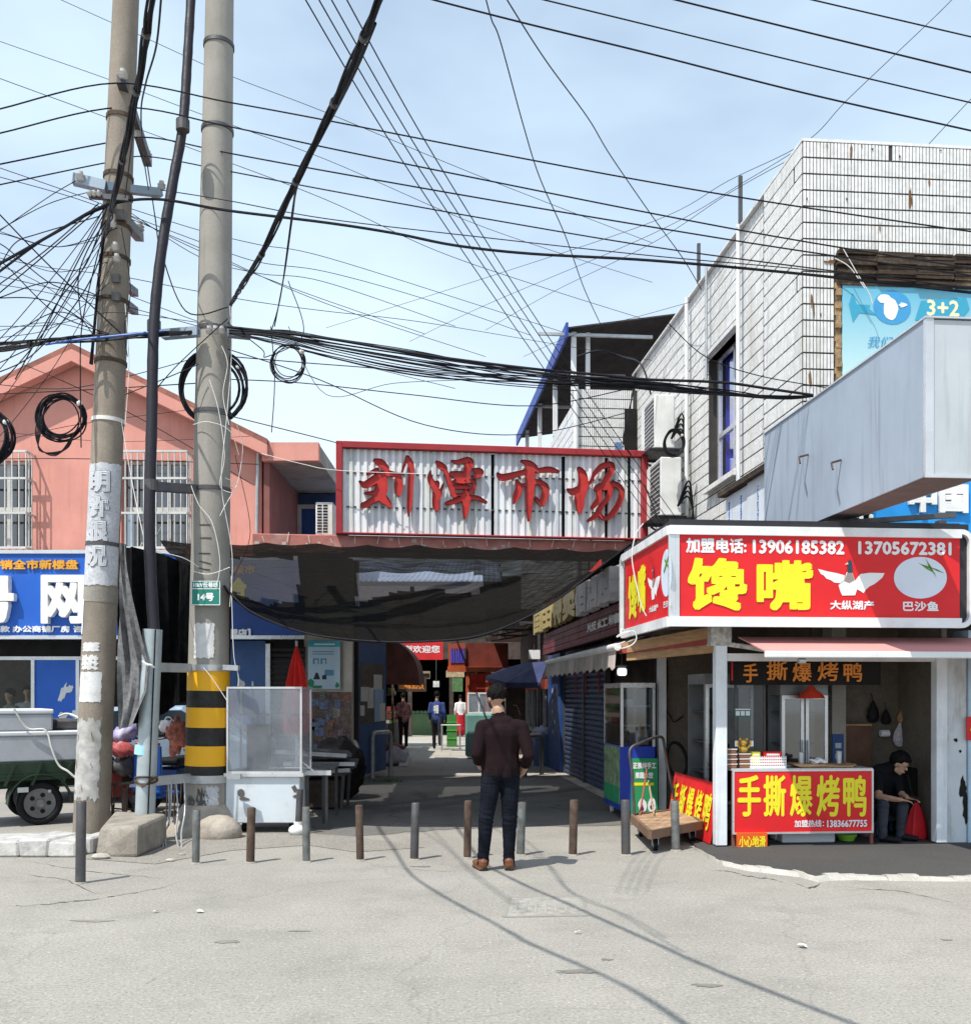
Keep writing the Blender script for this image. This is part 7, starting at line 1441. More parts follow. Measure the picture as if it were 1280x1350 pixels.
# alley roof sheets
t = thing('translucent_roof', 'pale blue corrugated roof sheet seen through the worn part of the net', 'roof', Vector((-1.5, 20, 3.6))); g = MB(); N_ = 40
for k in range(N_): x = -3.7 + k * .1; g.prism([(x, 18.6, 3.75), (x + .05, 18.6, 3.78), (x + .1, 18.6, 3.75)], (0, 4.4, .95))
g.build('sheet', mat('pale_blue_sheet', (.4, .5, .68), .5, bump=.05, dirt=.4, streak=.3), t)
g = MB()
for y in (18.7, 20.8, 22.9): g.b2((-3.7, y, 3.66 + (y - 18.6) * .216), (.35, y + .06, 3.73 + (y - 18.6) * .216))
for x in (-3.65,): g.b2((x, 18.7, 0), (x + .06, 18.76, 3.7)); g.b2((x, 22.9, 0), (x + .06, 22.96, 4.6))
g.build('frame', M['steeld'], t)
t = thing('truss_canopy', 'dark steel truss canopy hanging over the right side of the far alley', 'canopy', Vector((1.2, 26, 3))); g = MB()
g.b2((.0, 23, 3.55), (2.6, 36, 3.62)); g.build('dark_roof', mat('dark_red_roof_underside', (.07, .035, .03), .8), t)
g = MB()
for y in (23, 25.5, 28):
    g.bar((-.9, y, 3.3), (2.2, y, 3.3), .05); g.bar((-.9, y, 2.95), (2.2, y, 3.5), .04)
    for k in range(7): g.bar((-.9 + k * .45, y, 3.3), (-.7 + k * .45, y, 2.98 + k * .08), .025)
for x in (-.85, .4, 1.4): g.bar((x, 23, 3.3), (x, 30, 3.3), .04)
g.build('truss', M['steeld'], t)
g = MB(); g.bar((1.25, 23.1, 0), (1.25, 23.1, 3.5), .06); g.build('post', M['steeld'], t)
t = board('white_sheet_sign', 'small white sheet hanging under the truss canopy right of the alley', 697, 712, 857, 869, 22.6, M['wprint']); g = MB(); a = P(704, 850, 22.6); g.cyl(a, P(704, 857, 22.6), .01, n=5); g.build('hanger', M['steeld'], t)
# orange stall
t = board('bottle_picture_sign', 'small lit picture sign of blue bottles on the orange stall', 591, 613, 848, 879, 26, mat('orange_red_panel', (.4, .08, .03), .5, dirt=.4)); g = MB()
for k in range(6): a = P(594 + k * 3.2, 874, 25.98); g.b2((a.x, 25.97, a.z), (a.x + .045, 25.99, a.z + .32)); g.b2((a.x + .015, 25.965, a.z + .32), (a.x + .03, 25.985, a.z + .42))
g.build('bottle_print', plain('violet_blue_print', (.08, .08, .5)), t)
t = thing('orange_stall', 'orange framed stall with dark red upper board on the right of the far alley', 'stall', P(640, 917, 26)); g = MB(); a, b = P(614, 884, 26.1), P(670, 848, 26.1); g.b2((a.x, 26.1, a.z), (b.x, 26.2, b.z)); g.build('upper_board', mat('dark_red_board', (.15, .03, .02), .6, var=.4), t)
g = MB(); a, b = P(590, 886, 26), P(662, 879, 26); g.b2((a.x, 25.95, a.z), (b.x, 26.05, b.z)); om2 = mat('orange_stall_paint', (.42, .09, .03), .6, dirt=.5, var=.3); g.build('orange_band', om2, t); g = MB()
for px in (614, 640): a = P(px, 0, 26.05); g.b2((a.x, 26, 0), (a.x + .1, 26.08, P(0, 886, 26).z))
g.build('orange_post', om2, t); g = MB(); a, b = P(620, 914, 26.3), P(668, 888, 26.3); g.b2((a.x, 26.3, a.z), (b.x, 26.35, b.z)); g.build('red_panel', mat('red_stall_panel', (.5, .05, .03), .6, var=.3, vs=6), t)
g = MB(); g.b2((a.x, 26.5, 0), (b.x + .5, 26.6, 2.2)); g.build('dark_back', M['darkb'], t)
t = thing('glass_cabinet', 'white framed glass cabinet over a teal tub beside the orange stall', 'cabinet', P(631, 917, 25)); x0, x1 = P(616, 0, 24.8).x, P(650, 0, 24.8).x; z0, z1 = zof(941, 24.8), zof(915, 24.8); g = MB()
for x in (x0, (x0 + x1) / 2 - .05, x1 - .04):
    for y in (24.8, 25.3): g.b2((x, y, z0), (x + .04, y + .04, z1))
for y in (24.8, 25.3):
    for z in (z0, z1): g.b2((x0, y - .003, z), (x1, y + .037, z + .035))
g.build('frame', M['wprint'], t); g = MB(); g.b2((x0 + .02, 24.82, z0 + .02), (x1 - .02, 25.3, z1)); g.build('glass', M['cglass'], t); g = MB(); g.b2((x0 - .05, 24.75, .05), (x1, 25.35, z0)); g.build('teal_base', mat('teal_enamel', (.16, .33, .3), .4, dirt=.2), t, bevel=.05)
t = thing('metal_table', 'light metal folding table standing behind the walking man', 'table', G(594, 990)); p = G(594, 991); g = MB(); zt = .74; x0, x1 = p.x - .28, p.x + .28; g.b2((x0, p.y, zt), (x1, p.y + .6, zt + .02)); g.build('tabletop', mat('mint_top', (.5, .58, .54), .4), t)
for x in (x0 + .02, x1 - .02):
    for y in (p.y + .02, p.y + .56): g = MB(); g.cyl((x, y, 0), (x, y, zt), .014, n=6); g.build('leg', M['steel'], t)
t = thing('green_crate', 'bright green crate stacked beyond the metal table', 'crate', P(596, 950, 32)); a, b = P(589, 962, 30.5), P(602, 943, 30.5); g = MB(); g.b2((a.x, 30.5, .0), (b.x, 30.9, b.z)); g.build('body', plain('leaf_green', (.06, .2, .05)), t); g = MB(); 
for k in range(3): g.b2((a.x - .01, 30.48, .25 + k * .25), (b.x + .01, 30.5, .29 + k * .25))
g.build('rib', plain('dark_green', (.08, .35, .05)), t)
# navy awning and stall front right
t = thing('navy_awning', 'navy blue pyramid awning over the right hand stalls behind the man', 'awning', RM @ Vector((-.4, 12, 2.2))); g = MB(); Ya = 21; q = [P(664, 905, Ya - .3), P(706, 905, Ya - .3), P(722, 874, Ya + .8), P(690, 872, Ya + .8)]
g.face([P(666, 900, 20.6), P(712, 900, 19.6), P(722, 872, 20.6), P(692, 874, 22)]); g.face([P(666, 900, 20.6), P(712, 900, 19.6), P(712, 907, 19.6), P(666, 907, 20.6)]); g.face([P(640, 892, 24), P(666, 900, 20.6), P(692, 874, 22), P(668, 880, 25)]); g.face([P(666, 907, 20.6), P(666, 900, 20.6), P(640, 892, 24), P(640, 897, 24)])
aw_o = g.build('canvas', mat('navy_canvas', (.04, .05, .13), .8, var=.2, bump=.2), t); so_ = aw_o.modifiers.new('t', 'SOLIDIFY'); so_.thickness = .01
g = MB(); g.bar(P(666, 901, 20.7), P(692, 875, 22.1), .025); g.bar(P(666, 903, 20.65), P(666, 903, 20.65) + Vector((.0, 0, -1.5)), .02); g.build('frame', M['steel'], t)
t = rthing('stall_front', 'red and glass stall front under the navy awning behind the man', 'stall', (-.05, 12.3, 0)); ty0, ty1 = t728 + .1, 17.5; g = MB(RM); g.b2((-.05, ty0, 1.75), (.02, ty1, 1.98)); g.build('red_band', mat('orange_red_band', (.38, .07, .03), .6, var=.3, vs=7), t)
g = MB(RM)
for k in range(7): y = ty0 + (ty1 - ty0) * k / 6; g.b2((-.06, y - .03, .0), (.02, y + .03, 1.75))
g.b2((-.06, ty0, .7), (.0, ty1, .78)); g.build('frame', M['steel'], t)
g = MB(RM); g.b2((.0, ty0, 0), (.04, ty1, .7)); g.b2((.9, ty0, 0), (.95, ty1, 3)); g.b2((.0, ty0, 2.0), (.1, ty1, 3.2)); g.build('dark_panels', M['darkb'], t)
g = MB(RM)
for k in range(50): y = rs.uniform(ty0, ty1); g.box((.3, y, rs.uniform(.9, 1.6)), (.1, rs.uniform(.06, .16), rs.uniform(.08, .25)))
g.build('hanging_goods', mat('dark_red_goods', (.3, .07, .05), .7, var=.6, vs=9), t)
bl_ = thing('blue_barrel', 'tall blue plastic barrel topped with a pale blue bag', 'barrel', G(716, 1010)); p = G(716, 1010); g = MB(); r_ = 13 / F * p.y; g.tube([p, p + Vector((0, 0, .02)), p + Vector((0, 0, .25)), p + Vector((0, 0, .27)), p + Vector((0, 0, .5)), p + Vector((0, 0, .52)), p + Vector((0, 0, .72))], [r_ * .95, r_, r_, r_ * 1.05, r_ * 1.05, r_, r_], 20); g.build('body', mat('faded_blue_plastic', (.12, .2, .42), .5, dirt=.3), bl_, True); g = MB(); g.sph((p.x, p.y, .78), (r_ * 1.1, r_ * 1.1, .12), 16, 8); g.v = [(x + .03 * math.sin(z * 40), y, z + .03 * math.sin(x * 35)) for x, y, z in g.v]; g.build('bag', mat('pale_blue_bag', (.45, .52, .72), .5, var=.3), bl_, True)

# ---------------- people ----------------
skin = mat('skin', (.42, .25, .17), .55, var=.06, bump=.03); hairm = mat('black_hair', (.009, .008, .008), .6, var=.3, bump=.8, bs=90, spec=.1)
def cloth(nm, c, v=.2, b=.5, bs=16): return mat(nm, c, .9, var=v, vs=6, bump=b, bs=bs, spec=.06)
# the standing man seen from behind
mn = thing('person', 'man seen from behind in dark brown sweater and black jeans with brown shoes', 'person', Vector((.09, 9.0, 0)))
swm = cloth('brown_sweater', (.016, .009, .0105), .15, .35, 20); jn = mat('black_denim', (.009, .011, .017), .9, spec=.08, var=.35, vs=7, bump=.5, bs=25, fine=.2); shoe = mat('tan_leather_shoe', (.16, .06, .03), .5, var=.3, bump=.1); sole = plain('dark_sole', (.03, .025, .02))
def X(px): return (px - 640) / F * 9.0
S0, K, J, H_, SO = 0, 1, 2, 3, 4
pr = []
hipL, hipR = (X(649), 9.0, .90), (X(672), 9.02, .90); kL, kR = (X(641), 8.98, .49), (X(672), 9.02, .49); aL, aR = (X(637), 9.02, .09), (X(671), 9.04, .09)
pr += [(J, hipL, kL, .1, .11, .07, .072), (J, kL, aL, .072, .078, .05, .054), (J, hipR, kR, .1, .11, .07, .072), (J, kR, aR, .072, .078, .05, .054)]
pr += [(J, (X(655), 8.965, .88), (X(655), 8.965, .93), .075, .09, .08, .09), (J, (X(668), 8.965, .88), (X(668), 8.965, .93), .075, .09, .08, .09), (J, (X(654), 9.0, .93), (X(668), 9.0, .93), .1, .11, .1, .11, (0, 0, 1))]
pr += [(J, (aL[0], aL[1], .15), (aL[0], aL[1], .07), .052, .056, .055, .06), (J, (aR[0], aR[1], .15), (aR[0], aR[1], .07), .052, .056, .055, .06)]
pr += [(S0, (X(660), 9.0, .94), (X(660), 9.0, 1.08), .178, .125, .165, .115), (S0, (X(660), 9.0, 1.08), (X(661), 8.99, 1.25), .165, .115, .185, .12), (S0, (X(661), 8.99, 1.25), (X(660), 9.0, 1.34), .18, .115, .135, .085), (S0, (X(640), 8.99, 1.315), (X(682), 8.99, 1.315), .07, .07, .07, .07, (0, 0, 1)), (S0, (X(660), 9.0, 1.35), (X(659), 9.0, 1.395), .085, .075, .058, .058)]
shL, shR = (X(636), 8.99, 1.31), (X(687), 8.99, 1.31); eL, eR = (X(629), 8.93, 1.07), (X(697), 8.93, 1.06)
wL, wR = (X(634), 9.12, .93), (X(689), 9.13, .88)
def lerp(a, b, t): return tuple(a[i] + (b[i] - a[i]) * t for i in range(3))
for sh_, e_, w_ in ((shL, eL, wL), (shR, eR, wR)):
    pr += [(S0, sh_, e_, .068, .07, .058, .058), (S0, e_, lerp(e_, w_, .38), .058, .056, .05, .05), (K, lerp(e_, w_, .3), w_, .042, .04, .029, .027), (S0, lerp(e_, w_, .34), lerp(e_, w_, .44), .055, .055, .055, .055)]
pr += [(K, (X(659), 9.0, 1.37), (X(657), 9.01, 1.47), .054, .058, .055, .06)]
HC = (X(655), 9.02, 1.565); pr += head(K, HC, .35, -.3, .93)
pr += hand(K, wL, (.55, .6, -.25), (0, -.2, 1), (.3, -.7, .1), .95, .35) + hand(K, wR, (-.35, .9, -.35), (.3, 0, 1), (-.8, -.2, .2), .95, .35)
for a_, dx in ((aL, -.35), (aR, .12)):
    d = Vector((dx, 1, 0)).normalized(); hb = Vector((a_[0], a_[1] - .03, .05)); pr += [(H_, tuple(hb), tuple(hb + d * .12), .042, .045, .046, .036), (H_, tuple(hb + d * .12), tuple(hb + d * .2), .047, .034, .04, .028), (H_, tuple(hb + Vector((0, 0, .03))), tuple(hb + Vector((0, 0, .045)) + d * .03), .042, .045, .045, .05), (SO, tuple(hb - Vector((0, 0, .036)) - d * .02), tuple(hb - Vector((0, 0, .036)) + d * .2), .043, .014, .045, .014)]
figure(pr, [swm, skin, jn, shoe, sole], mn, 'body', .0075, 3, .0075, 1.34, lambda c, ix: np.where((ix == 0) & (c[:, 2] < .878), 2, np.where((ix == 2) & (c[:, 2] > .878), 0, ix))); hair(mn, HC, hairm, .35, -.3, .93, top=.006)
g = MB(); hb = Vector(HC); Rz = Matrix.Rotation(.35, 3, 'Z')
for s_ in (-1, 1): g.tube([hb + Rz @ Vector((s_ * .074, 0, .0)), hb + Rz @ Vector((s_ * .07, .05, -.03)), hb + Rz @ Vector((s_ * .045, .085, -.04))], .003, 5)
g.sph(hb + Rz @ Vector((0, .075, -.045)), (.052, .035, .045), 12, 8); g.build('face_mask', plain('black_mask', (.02, .02, .025)), mn, True)
g = MB(); f_ = Matrix.Identity(4)
for c_, rx_ in ((X(662), 1), (X(676), 1)):
    pass
g = MB(); g.box((X(666), 9.3, .93), (.14, .012, .07), Matrix.Rotation(.6, 3, 'X')); ph = g.build('phone', M['dark'], None, bevel=.004); tag(ph, 'dark phone held in both hands in front of the standing man', 'phone')
# walkers in the alley
def walker(lab, px, py, Hh, top, bot, yaw=0, stride=0.0, skirt=False, extra=None, headyaw=0, armb=.12):
    p = G(px, py); t = thing('person', lab, 'person', p); s = Hh / 1.72; T = Matrix.Translation(p) @ Matrix.Rotation(yaw, 4, 'Z') @ Matrix.Scale(s, 4); q = lambda x, y, z: tuple(T @ Vector((x, y, z)))
    sd_ = Matrix.Rotation(yaw, 3, 'Z') @ Vector((1, 0, 0)); o = []
    def c(m, a, b, *r): o.append((m, q(*a), q(*b), *[v * s for v in r], sd_))
    for k, sg in ((-1, 1), (1, -1)):
        f = stride * sg; kn = (k * .09, f * .5 + .05 * abs(stride) * 3, .49); an = (k * .09, f * .9 - (.25 if sg < 0 and stride > 0 else 0) * stride, .09 + (.12 if sg < 0 and stride else 0))
        c(2, (k * .09, 0, .9), kn, .09, .1, .065, .07); c(2, kn, an, .065, .07, .05, .05); c(3, an, (an[0], an[1] + .14, an[2] - .05), .045, .045, .04, .03)
    c(2, (-.05, 0, .92), (.05, 0, .92), .12, .12, .12, .12); c(0, (0, 0, .92), (0, 0, 1.12), .17, .12, .16, .11); c(0, (0, 0, 1.12), (0, 0, 1.33), .18, .12, .15, .1); c(0, (-.13, 0, 1.36), (.13, 0, 1.36), .065, .065, .065, .065)
    for k in (-1, 1): c(0, (k * .18, 0, 1.35), (k * .22, -.03, 1.1), .06, .06, .052, .052); c(0, (k * .22, -.03, 1.1), (k * .21, armb, .92), .052, .05, .04, .04); c(1, (k * .21, armb, .9), (k * .21, armb + .03, .8), .035, .02, .03, .018)
    c(1, (0, 0, 1.4), (0, .01, 1.5), .052, .055, .05, .055); hc = q(0, .02, 1.595)
    for h_ in head(1, hc, yaw + headyaw, 0, .93 * s): o.append(h_)
    if skirt:
        for k in range(4): c(2, (0, 0, .9 - k * .16), (0, 0, .78 - k * .16), .16 + .02 * k, .13 + .02 * k, .18 + .02 * k, .15 + .02 * k)
    figure(o, [top, skin, bot, M['black'], M['black']], t, 'body', .02, 2); hair(t, hc, hairm, yaw + headyaw, 0, .93 * s); return t
t = walker('person in patterned dark top and black trousers standing by the left stalls', 532, 987, 1.68, mat('floral_top', (.2, .08, .08), .8, var=.9, vs=14, dirt=.5, dc=(.35, .28, .28), ds=9), cloth('black_trousers', (.012, .012, .014)), .5)
t = walker('man in blue jacket with white back print walking away up the alley', 576, 989, 1.72, cloth('blue_jacket', (.045, .07, .2)), cloth('dark_grey_trousers', (.03, .03, .035)), .0, .2)
p = G(576, 989); text('中国', fr((p.x - .02, p.y - .135, 1.2), 0) @ Matrix.Rotation(-math.pi / 2 * 0, 4, 'Z'), .14, .26, M['wprint'], t, .005, name='back_print')
t = walker('person in white top and long red skirt beside the green crate', 607, 972, 1.62, cloth('white_top', (.62, .6, .6)), cloth('red_skirt', (.38, .02, .03)), .2, 0, True)
for k, (px, c_, lab) in enumerate(((14, (.25, .22, .22), 'left one of two men inside the shop behind the green glass'), (37, (.5, .5, .52), 'right one of two men inside the shop in a pale shirt behind the green glass'))):
    p = Vector(((px - 640) / F * 18.6, 18.6, 0)); py_ = 917 + 1300 * 1.6 / 18.6; walker(lab, px, py_, 1.72 + .06 * k, cloth('shirt_%s' % 'ab'[k], c_), cloth('trousers_%s' % 'ab'[k], (.04, .04, .05)), math.pi - .6 + k * .8)
# seated man in booth
sm = rthing('person', 'seated man in black shirt bending over his phone inside the booth', 'person', ry(1170, 1120, .2)); 
def Q(px, py, d): return tuple(RM @ Vector(ry(px, py, d)))
Zf = .025; o = []
hip = Q(1160, 1060, .55); ch_ = Q(1167, 1020, .42); nk = Q(1178, 1012, .33)
o += [(0, hip, ch_, .15, .12, .17, .12), (0, ch_, nk, .16, .11, .09, .08), (0, Q(1158, 1022, .42), Q(1180, 1022, .38), .07, .07, .07, .07, (0, 0, 1)), (2, Q(1158, 1072, .55), Q(1174, 1070, .5), .12, .11, .12, .11, (0, 0, 1))]
kn1, kn2 = Q(1164, 1062, .08), Q(1190, 1064, .15)
f1 = Vector(Q(1163, 1115, .1)); f2 = Vector(Q(1186, 1112, .2)); f1.z = Zf + .06; f2.z = Zf + .06
o += [(2, Q(1158, 1070, .5), kn1, .09, .09, .065, .065), (2, kn1, tuple(f1), .064, .068, .045, .045), (2, Q(1178, 1070, .5), kn2, .09, .09, .065, .065), (2, kn2, tuple(f2), .064, .068, .045, .045)]
for f in (f1, f2): o += [(3, tuple(f - Vector((0, 0, .02))), tuple(f + Vector((.14, -.1, -.028))), .042, .04, .04, .028)]
e1 = Q(1158, 1050, .22); e2 = Q(1187, 1046, .28); w1 = Q(1187, 1055, .05); w2 = Q(1196, 1052, .12)
o += [(0, Q(1157, 1024, .4), lerp(Q(1157, 1024, .4), e1, .7), .062, .062, .056, .056), (1, lerp(Q(1157, 1024, .4), e1, .6), e1, .045, .045, .042, .042), (1, e1, w1, .042, .04, .028, .026), (0, Q(1183, 1024, .38), e2, .06, .06, .05, .05), (1, e2, w2, .042, .04, .028, .026)]
ud = Vector((.9, -.2, -.1)); o += hand(1, w1, ud, (0, 0, 1), (.2, .9, 0), .95, .5) + hand(1, w2, Vector((.7, -.5, -.1)), (0, 0, 1), (.1, .9, .2), .95, .5)
hc = Q(1186, 1008, .24); o += [(1, nk, tuple(Vector(hc) + Vector((-.02, .02, -.05))), .055, .055, .052, .052)]; hy, hp = -2.3, -.45
o += head(1, hc, hy, hp, .95); figure(o, [cloth('black_shirt', (.012, .012, .014)), skin, cloth('grey_blue_trousers', (.05, .055, .07)), M['black'], M['black']], sm, 'body', .009, 3, .008, .9); hair(sm, hc, hairm, hy, hp, .95, top=.012)
g = MB(); c = (Vector(w1) + Vector(w2)) / 2 + Vector((.1, -.02, .02)); g.box(c, (.08, .15, .01), Matrix.Rotation(.5, 3, 'Y')); tag(g.build('phone', M['dark'], None, bevel=.003), 'dark phone in the hands of the man seated in the booth', 'phone')
st = rthing('low_stool', 'low stool under the man seated in the booth', 'stool', ry(1165, 1110, .55)); c = Vector(ry(1166, 1090, .55)); g = MB(RM); g.b2((c.x - .17, .4, .30), (c.x + .17, .72, .335)); g.build('seat', plain('dull_blue_plastic', (.05, .1, .2)), st, bevel=.01)
for a in (-.14, .14):
    for b in (.43, .69): g = MB(RM); g.box((c.x + a, b, .175), (.035, .035, .25)); g.build('leg', plain('dull_blue_plastic', (.05, .1, .2)) if 'sb' not in M else M['sb'], st); M['sb'] = bpy.data.materials['dull_blue_plastic']

# ---------------- cargo tricycle, scooters, car ----------------
tc = thing('cargo_tricycle', 'dark green cargo tricycle parked left of the brown utility pole', 'tricycle', Vector((-5.75, 12.55, 0)), rz=R(33)); TM = wmat(tc); fg_ = mat('grey_foam', (.4, .42, .45), .85, var=.1, bump=.2, bs=60, dirt=.4, dc=(.28, .27, .25)); grn = mat('dark_green_paint', (.016, .036, .02), .5, var=.25, bump=.1, dirt=.5, dc=(.06, .05, .04), ds=5)
g = MB(TM); g.b2((-.75, -.52, .6), (.55, .52, .64))
for y in (-.52, .49): g.b2((-.75, y, .64), (.55, y + .03, .78)); g.b2((-.75, y, .56), (.55, y + .03, .6))
g.b2((-.78, -.52, .5), (-.75, .52, .78)); g.b2((.55, -.52, .6), (.58, .52, .95)); g.build('bed', grn, tc, bevel=.004)
g = MB(TM)
for x in (-.4, -.1, .25): g.bar((x, -.535, .5), (x + .12, -.535, .78), .03)
g.bar((-.7, -.3, .48), (1.3, -.1, .48), .06); g.bar((-.7, .3, .48), (1.3, .1, .48), .06); g.bar((0, -.45, .27), (0, .45, .27), .06); g.build('chassis', grn, tc)
g = MB(TM); vs = [(.36 * math.cos(a), z_, .27 + .36 * math.sin(a)) for z_ in (-.56, -.36) for a in [math.pi * k / 10 for k in range(11)]]; g.add(vs, [(k, k + 1, k + 12, k + 11) for k in range(10)]); m_ = g.build('mudguard', grn, tc); mo = m_.modifiers.new('t', 'SOLIDIFY'); mo.thickness = .012
M['rim_'] = mat('dirty_wheel_rim', (.2, .2, .2), .6, .3, var=.3, dirt=.5)
def wheel(par, fm, c, r, w, ax=Vector((0, 1, 0))):
    c = Vector(c); g = MB(fm); n = 28; pts = []; g.ring(c, r - w * .5, w * .5, 32, 10, ax='y' if abs(ax.y) > .5 else 'x'); wh = g.build('wheel', M['black'], par, True)
    g = MB(fm); g.ring(c, r - w * 1.05, .018, 28, 6, ax='y' if abs(ax.y) > .5 else 'x'); g.cyl(c - ax * .05, c + ax * .05, .05, n=14); g.cyl(c - ax * .012, c + ax * .012, r - w * 1.1, n=24)
    g.build('rim', M['rim_'], wh); g = MB(fm)
    for k in range(5): a = k * 1.2566; d = Vector((math.cos(a), 0, math.sin(a))) if abs(ax.y) > .5 else Vector((0, math.cos(a), math.sin(a))); q = c + d * (r - w) * .58; g.cyl(q - ax * .02, q + ax * .02, .028, n=10)
    g.build('rim_hole', M['dark'], wh); return wh
wheel(tc, TM, (0, -.46, .27), .27, .09); wheel(tc, TM, (0, .46, .27), .27, .09); wheel(tc, TM, (1.35, 0, .27), .27, .08)
g = MB(TM); g.bar((1.35, -.08, .27), (1.15, -.08, .95), .04); g.bar((1.35, .08, .27), (1.15, .08, .95), .04); g.bar((1.12, -.3, 1.0), (1.12, .3, 1.0), .03); g.build('fork', M['steeld'], tc); g = MB(TM); g.b2((.65, -.16, .7), (.95, .16, .8)); g.build('saddle', M['black'], tc, bevel=.02)
g = MB(TM); g.box((-.79, -.42, .6), (.03, .08, .13)); g.build('tail_light', plain('red_lens', (.55, .04, .02), .2), tc); g = MB(TM); g.box((-.2, -.545, .45), (.12, .02, .06)); g.box((.1, -.545, .42), (.03, .03, .03)); g.build('clutter', M['steel'], tc)
for b0, b1, lab in (((-.74, -.5, .785), (.54, .48, 1.16), 'long grey white foam box lying in the green tricycle bed'), ((-.76, -.48, 1.165), (.15, .45, 1.43), 'smaller foam box on top of the long foam box in the tricycle')):
    t = thing('foam_box', lab, 'foam box', TM @ Vector((b0[0], b0[1], b0[2]))); g = MB(TM); h = b1[2] - .06; g.b2(b0, (b1[0], b1[1], h)); g.build('body', fg_, t, bevel=.02); g = MB(TM); g.b2((b0[0] - .01, b0[1] - .01, h + .004), (b1[0] + .01, b1[1] + .01, b1[2])); g.build('lid', M['foam'], t, bevel=.015)
g = MB(TM); g.b2((.2, -.3, 1.165), (.5, .3, 1.3)); tag(g.build('dark_bundle', M['steeld'], bevel=.03), 'small dark bundle on the long foam box behind the smaller box', 'bundle')
g = MB(TM); g.tube(spline([(-.3, -.55, 1.44), (-.15, -.53, 1.2), (.05, -.56, 1.17), (.12, -.57, .95), (.2, -.57, .74), (.3, -.6, .66), (.42, -.62, .56), (.55, -.6, .6), (.6, -.58, .9), (.58, -.5, 1.2), (.4, -.2, 1.36), (.3, 0, 1.33)], 7), .013, 6); tag(g.build('rope', M['string']), 'white rope looped over the foam boxes on the tricycle', 'rope')
def scooter(lab, loc, rz, body, seatc, extra=0):
    t = thing('scooter', lab, 'scooter', Vector(loc), rz=rz); m_ = wmat(t)   # x forward
    for x in (-.6, .6): wheel(t, m_, (x, 0, .22), .22, .09)
    g = MB(m_); g.prism([(.42, -.2, .3), (.5, -.2, .95), (.58, -.14, .95), (.55, -.17, .32)], (0, .4, 0)); g.b2((-.1, -.17, .24), (.45, .17, .3)); g.build('front_shield', M.get('shield') or body, t, bevel=.02)
    g = MB(m_); g.prism([(-.85, -.14, .62), (-.1, -.14, .62), (-.08, -.14, .26), (-.45, -.14, .26)], (0, .28, 0)); g.build('rear_body', body, t, bevel=.03); g = MB(m_); g.b2((-.75, -.15, .64), (-.05, .15, .75)); g.build('seat', seatc, t, bevel=.04, seg=2)
    g = MB(m_); g.prism([(.38, -.06, .38), (.85, -.06, .42), (.8, -.06, .5), (.6, -.06, .52)], (0, .12, 0)); g.build('mudguard', body, t, bevel=.01)
    g = MB(m_); g.bar((.62, 0, .22), (.46, 0, 1.02), .05); g.tube([(.38, -.34, 1.06), (.46, -.1, 1.02), (.46, .1, 1.02), (.38, .34, 1.06)], .014, 8); g.build('handlebar', M['steeld'], t)
    for s_ in (-1, 1): g = MB(m_); g.tube([(.42, s_ * .22, 1.05), (.4, s_ * .28, 1.18)], .007, 6); g.sph((.4, s_ * .3, 1.22), (.015, .06, .04), 12, 8); g.build('mirror', M['steeld'], t); g = MB(m_); g.tube([(.39, s_ * .24, 1.055), (.37, s_ * .36, 1.065)], .02, 8); g.build('grip', M['black'], t)
    g = MB(m_); g.sph((.57, 0, .86), (.05, .09, .07), 14, 8); g.build('headlight', plain('lamp_lens', (.6, .62, .64), .1), t, True); g = MB(m_); g.box((-.88, 0, .55), (.03, .2, .07)); g.build('tail_light', bpy.data.materials['red_lens'], t)
    return t, m_
M['shield'] = mat('bright_blue_shield', (.02, .12, .5), .3)
s_t, m1 = scooter('dark scooter with blue front shield parked between the steel guard pipe and the striped pole', (-4.35, 13.4, 0), R(-100), mat('black_blue_paint', (.015, .03, .09), .3), M['black'])
M['shield'] = None
s2_, m2 = scooter('red and grey scooter with colourful bags heaped on it left of the steel guard pipe', (-4.85, 13.3, 0), R(75), mat('red_grey_paint', (.4, .08, .07), .35, var=.3), M['black'])
def lump(nm, lab, c, r, m_, cat_, seed=1):
    rr_ = random.Random(seed); t = thing(nm, lab, cat_, Vector(c)); g = MB(); g.sph(c, r, 36, 26); ph_ = rr_.uniform(0, 6); g.v = [(x + r[0] * .18 * math.sin(z * 23 + ph_), y + r[1] * .15 * math.sin(x * 19), z + r[2] * .2 * math.sin(x * 21 + ph_) * math.cos(y * 17) + r[2] * .12 * math.sin(x * 60 + z * 45)) for x, y, z in g.v]; g.build('body', m_, t, True); g = MB(); g.ring((c[0], c[1], c[2] + r[2] * .9), r[0] * .3, .012, 12, 5, ax='y'); g.build('handle', m_, t); return t
pz = lambda px, py, Y: tuple(P(px, py, Y))
lump('bag', 'violet and white plastic bag on the red scooter', pz(163, 968, 12.9), (.18, .14, .12), mat('violet_white_bag', (.3, .26, .45), .6, var=.7, vs=9, dirt=.6, dc=(.7, .7, .75), ds=7), 'bag', 2)
lump('bag', 'red and white bag lying below the violet bag on the red scooter', pz(160, 988, 12.8), (.18, .14, .1), mat('red_white_bag', (.4, .08, .08), .6, var=.4, vs=8, dirt=.8, dc=(.6, .6, .6), ds=6), 'bag', 3)
lump('helmet', 'dark helmet shape resting at the back of the red scooter', pz(165, 1010, 12.9), (.16, .15, .13), M['steeld'], 'helmet', 4)
lump('bag', 'pink and brown mottled bag hanging on the blue fronted scooter', pz(233, 970, 12.7), (.12, .1, .24), mat('pink_brown_cloth', (.45, .16, .12), .8, var=.6, vs=16, dirt=.6, dc=(.08, .05, .05), ds=12), 'bag', 5)
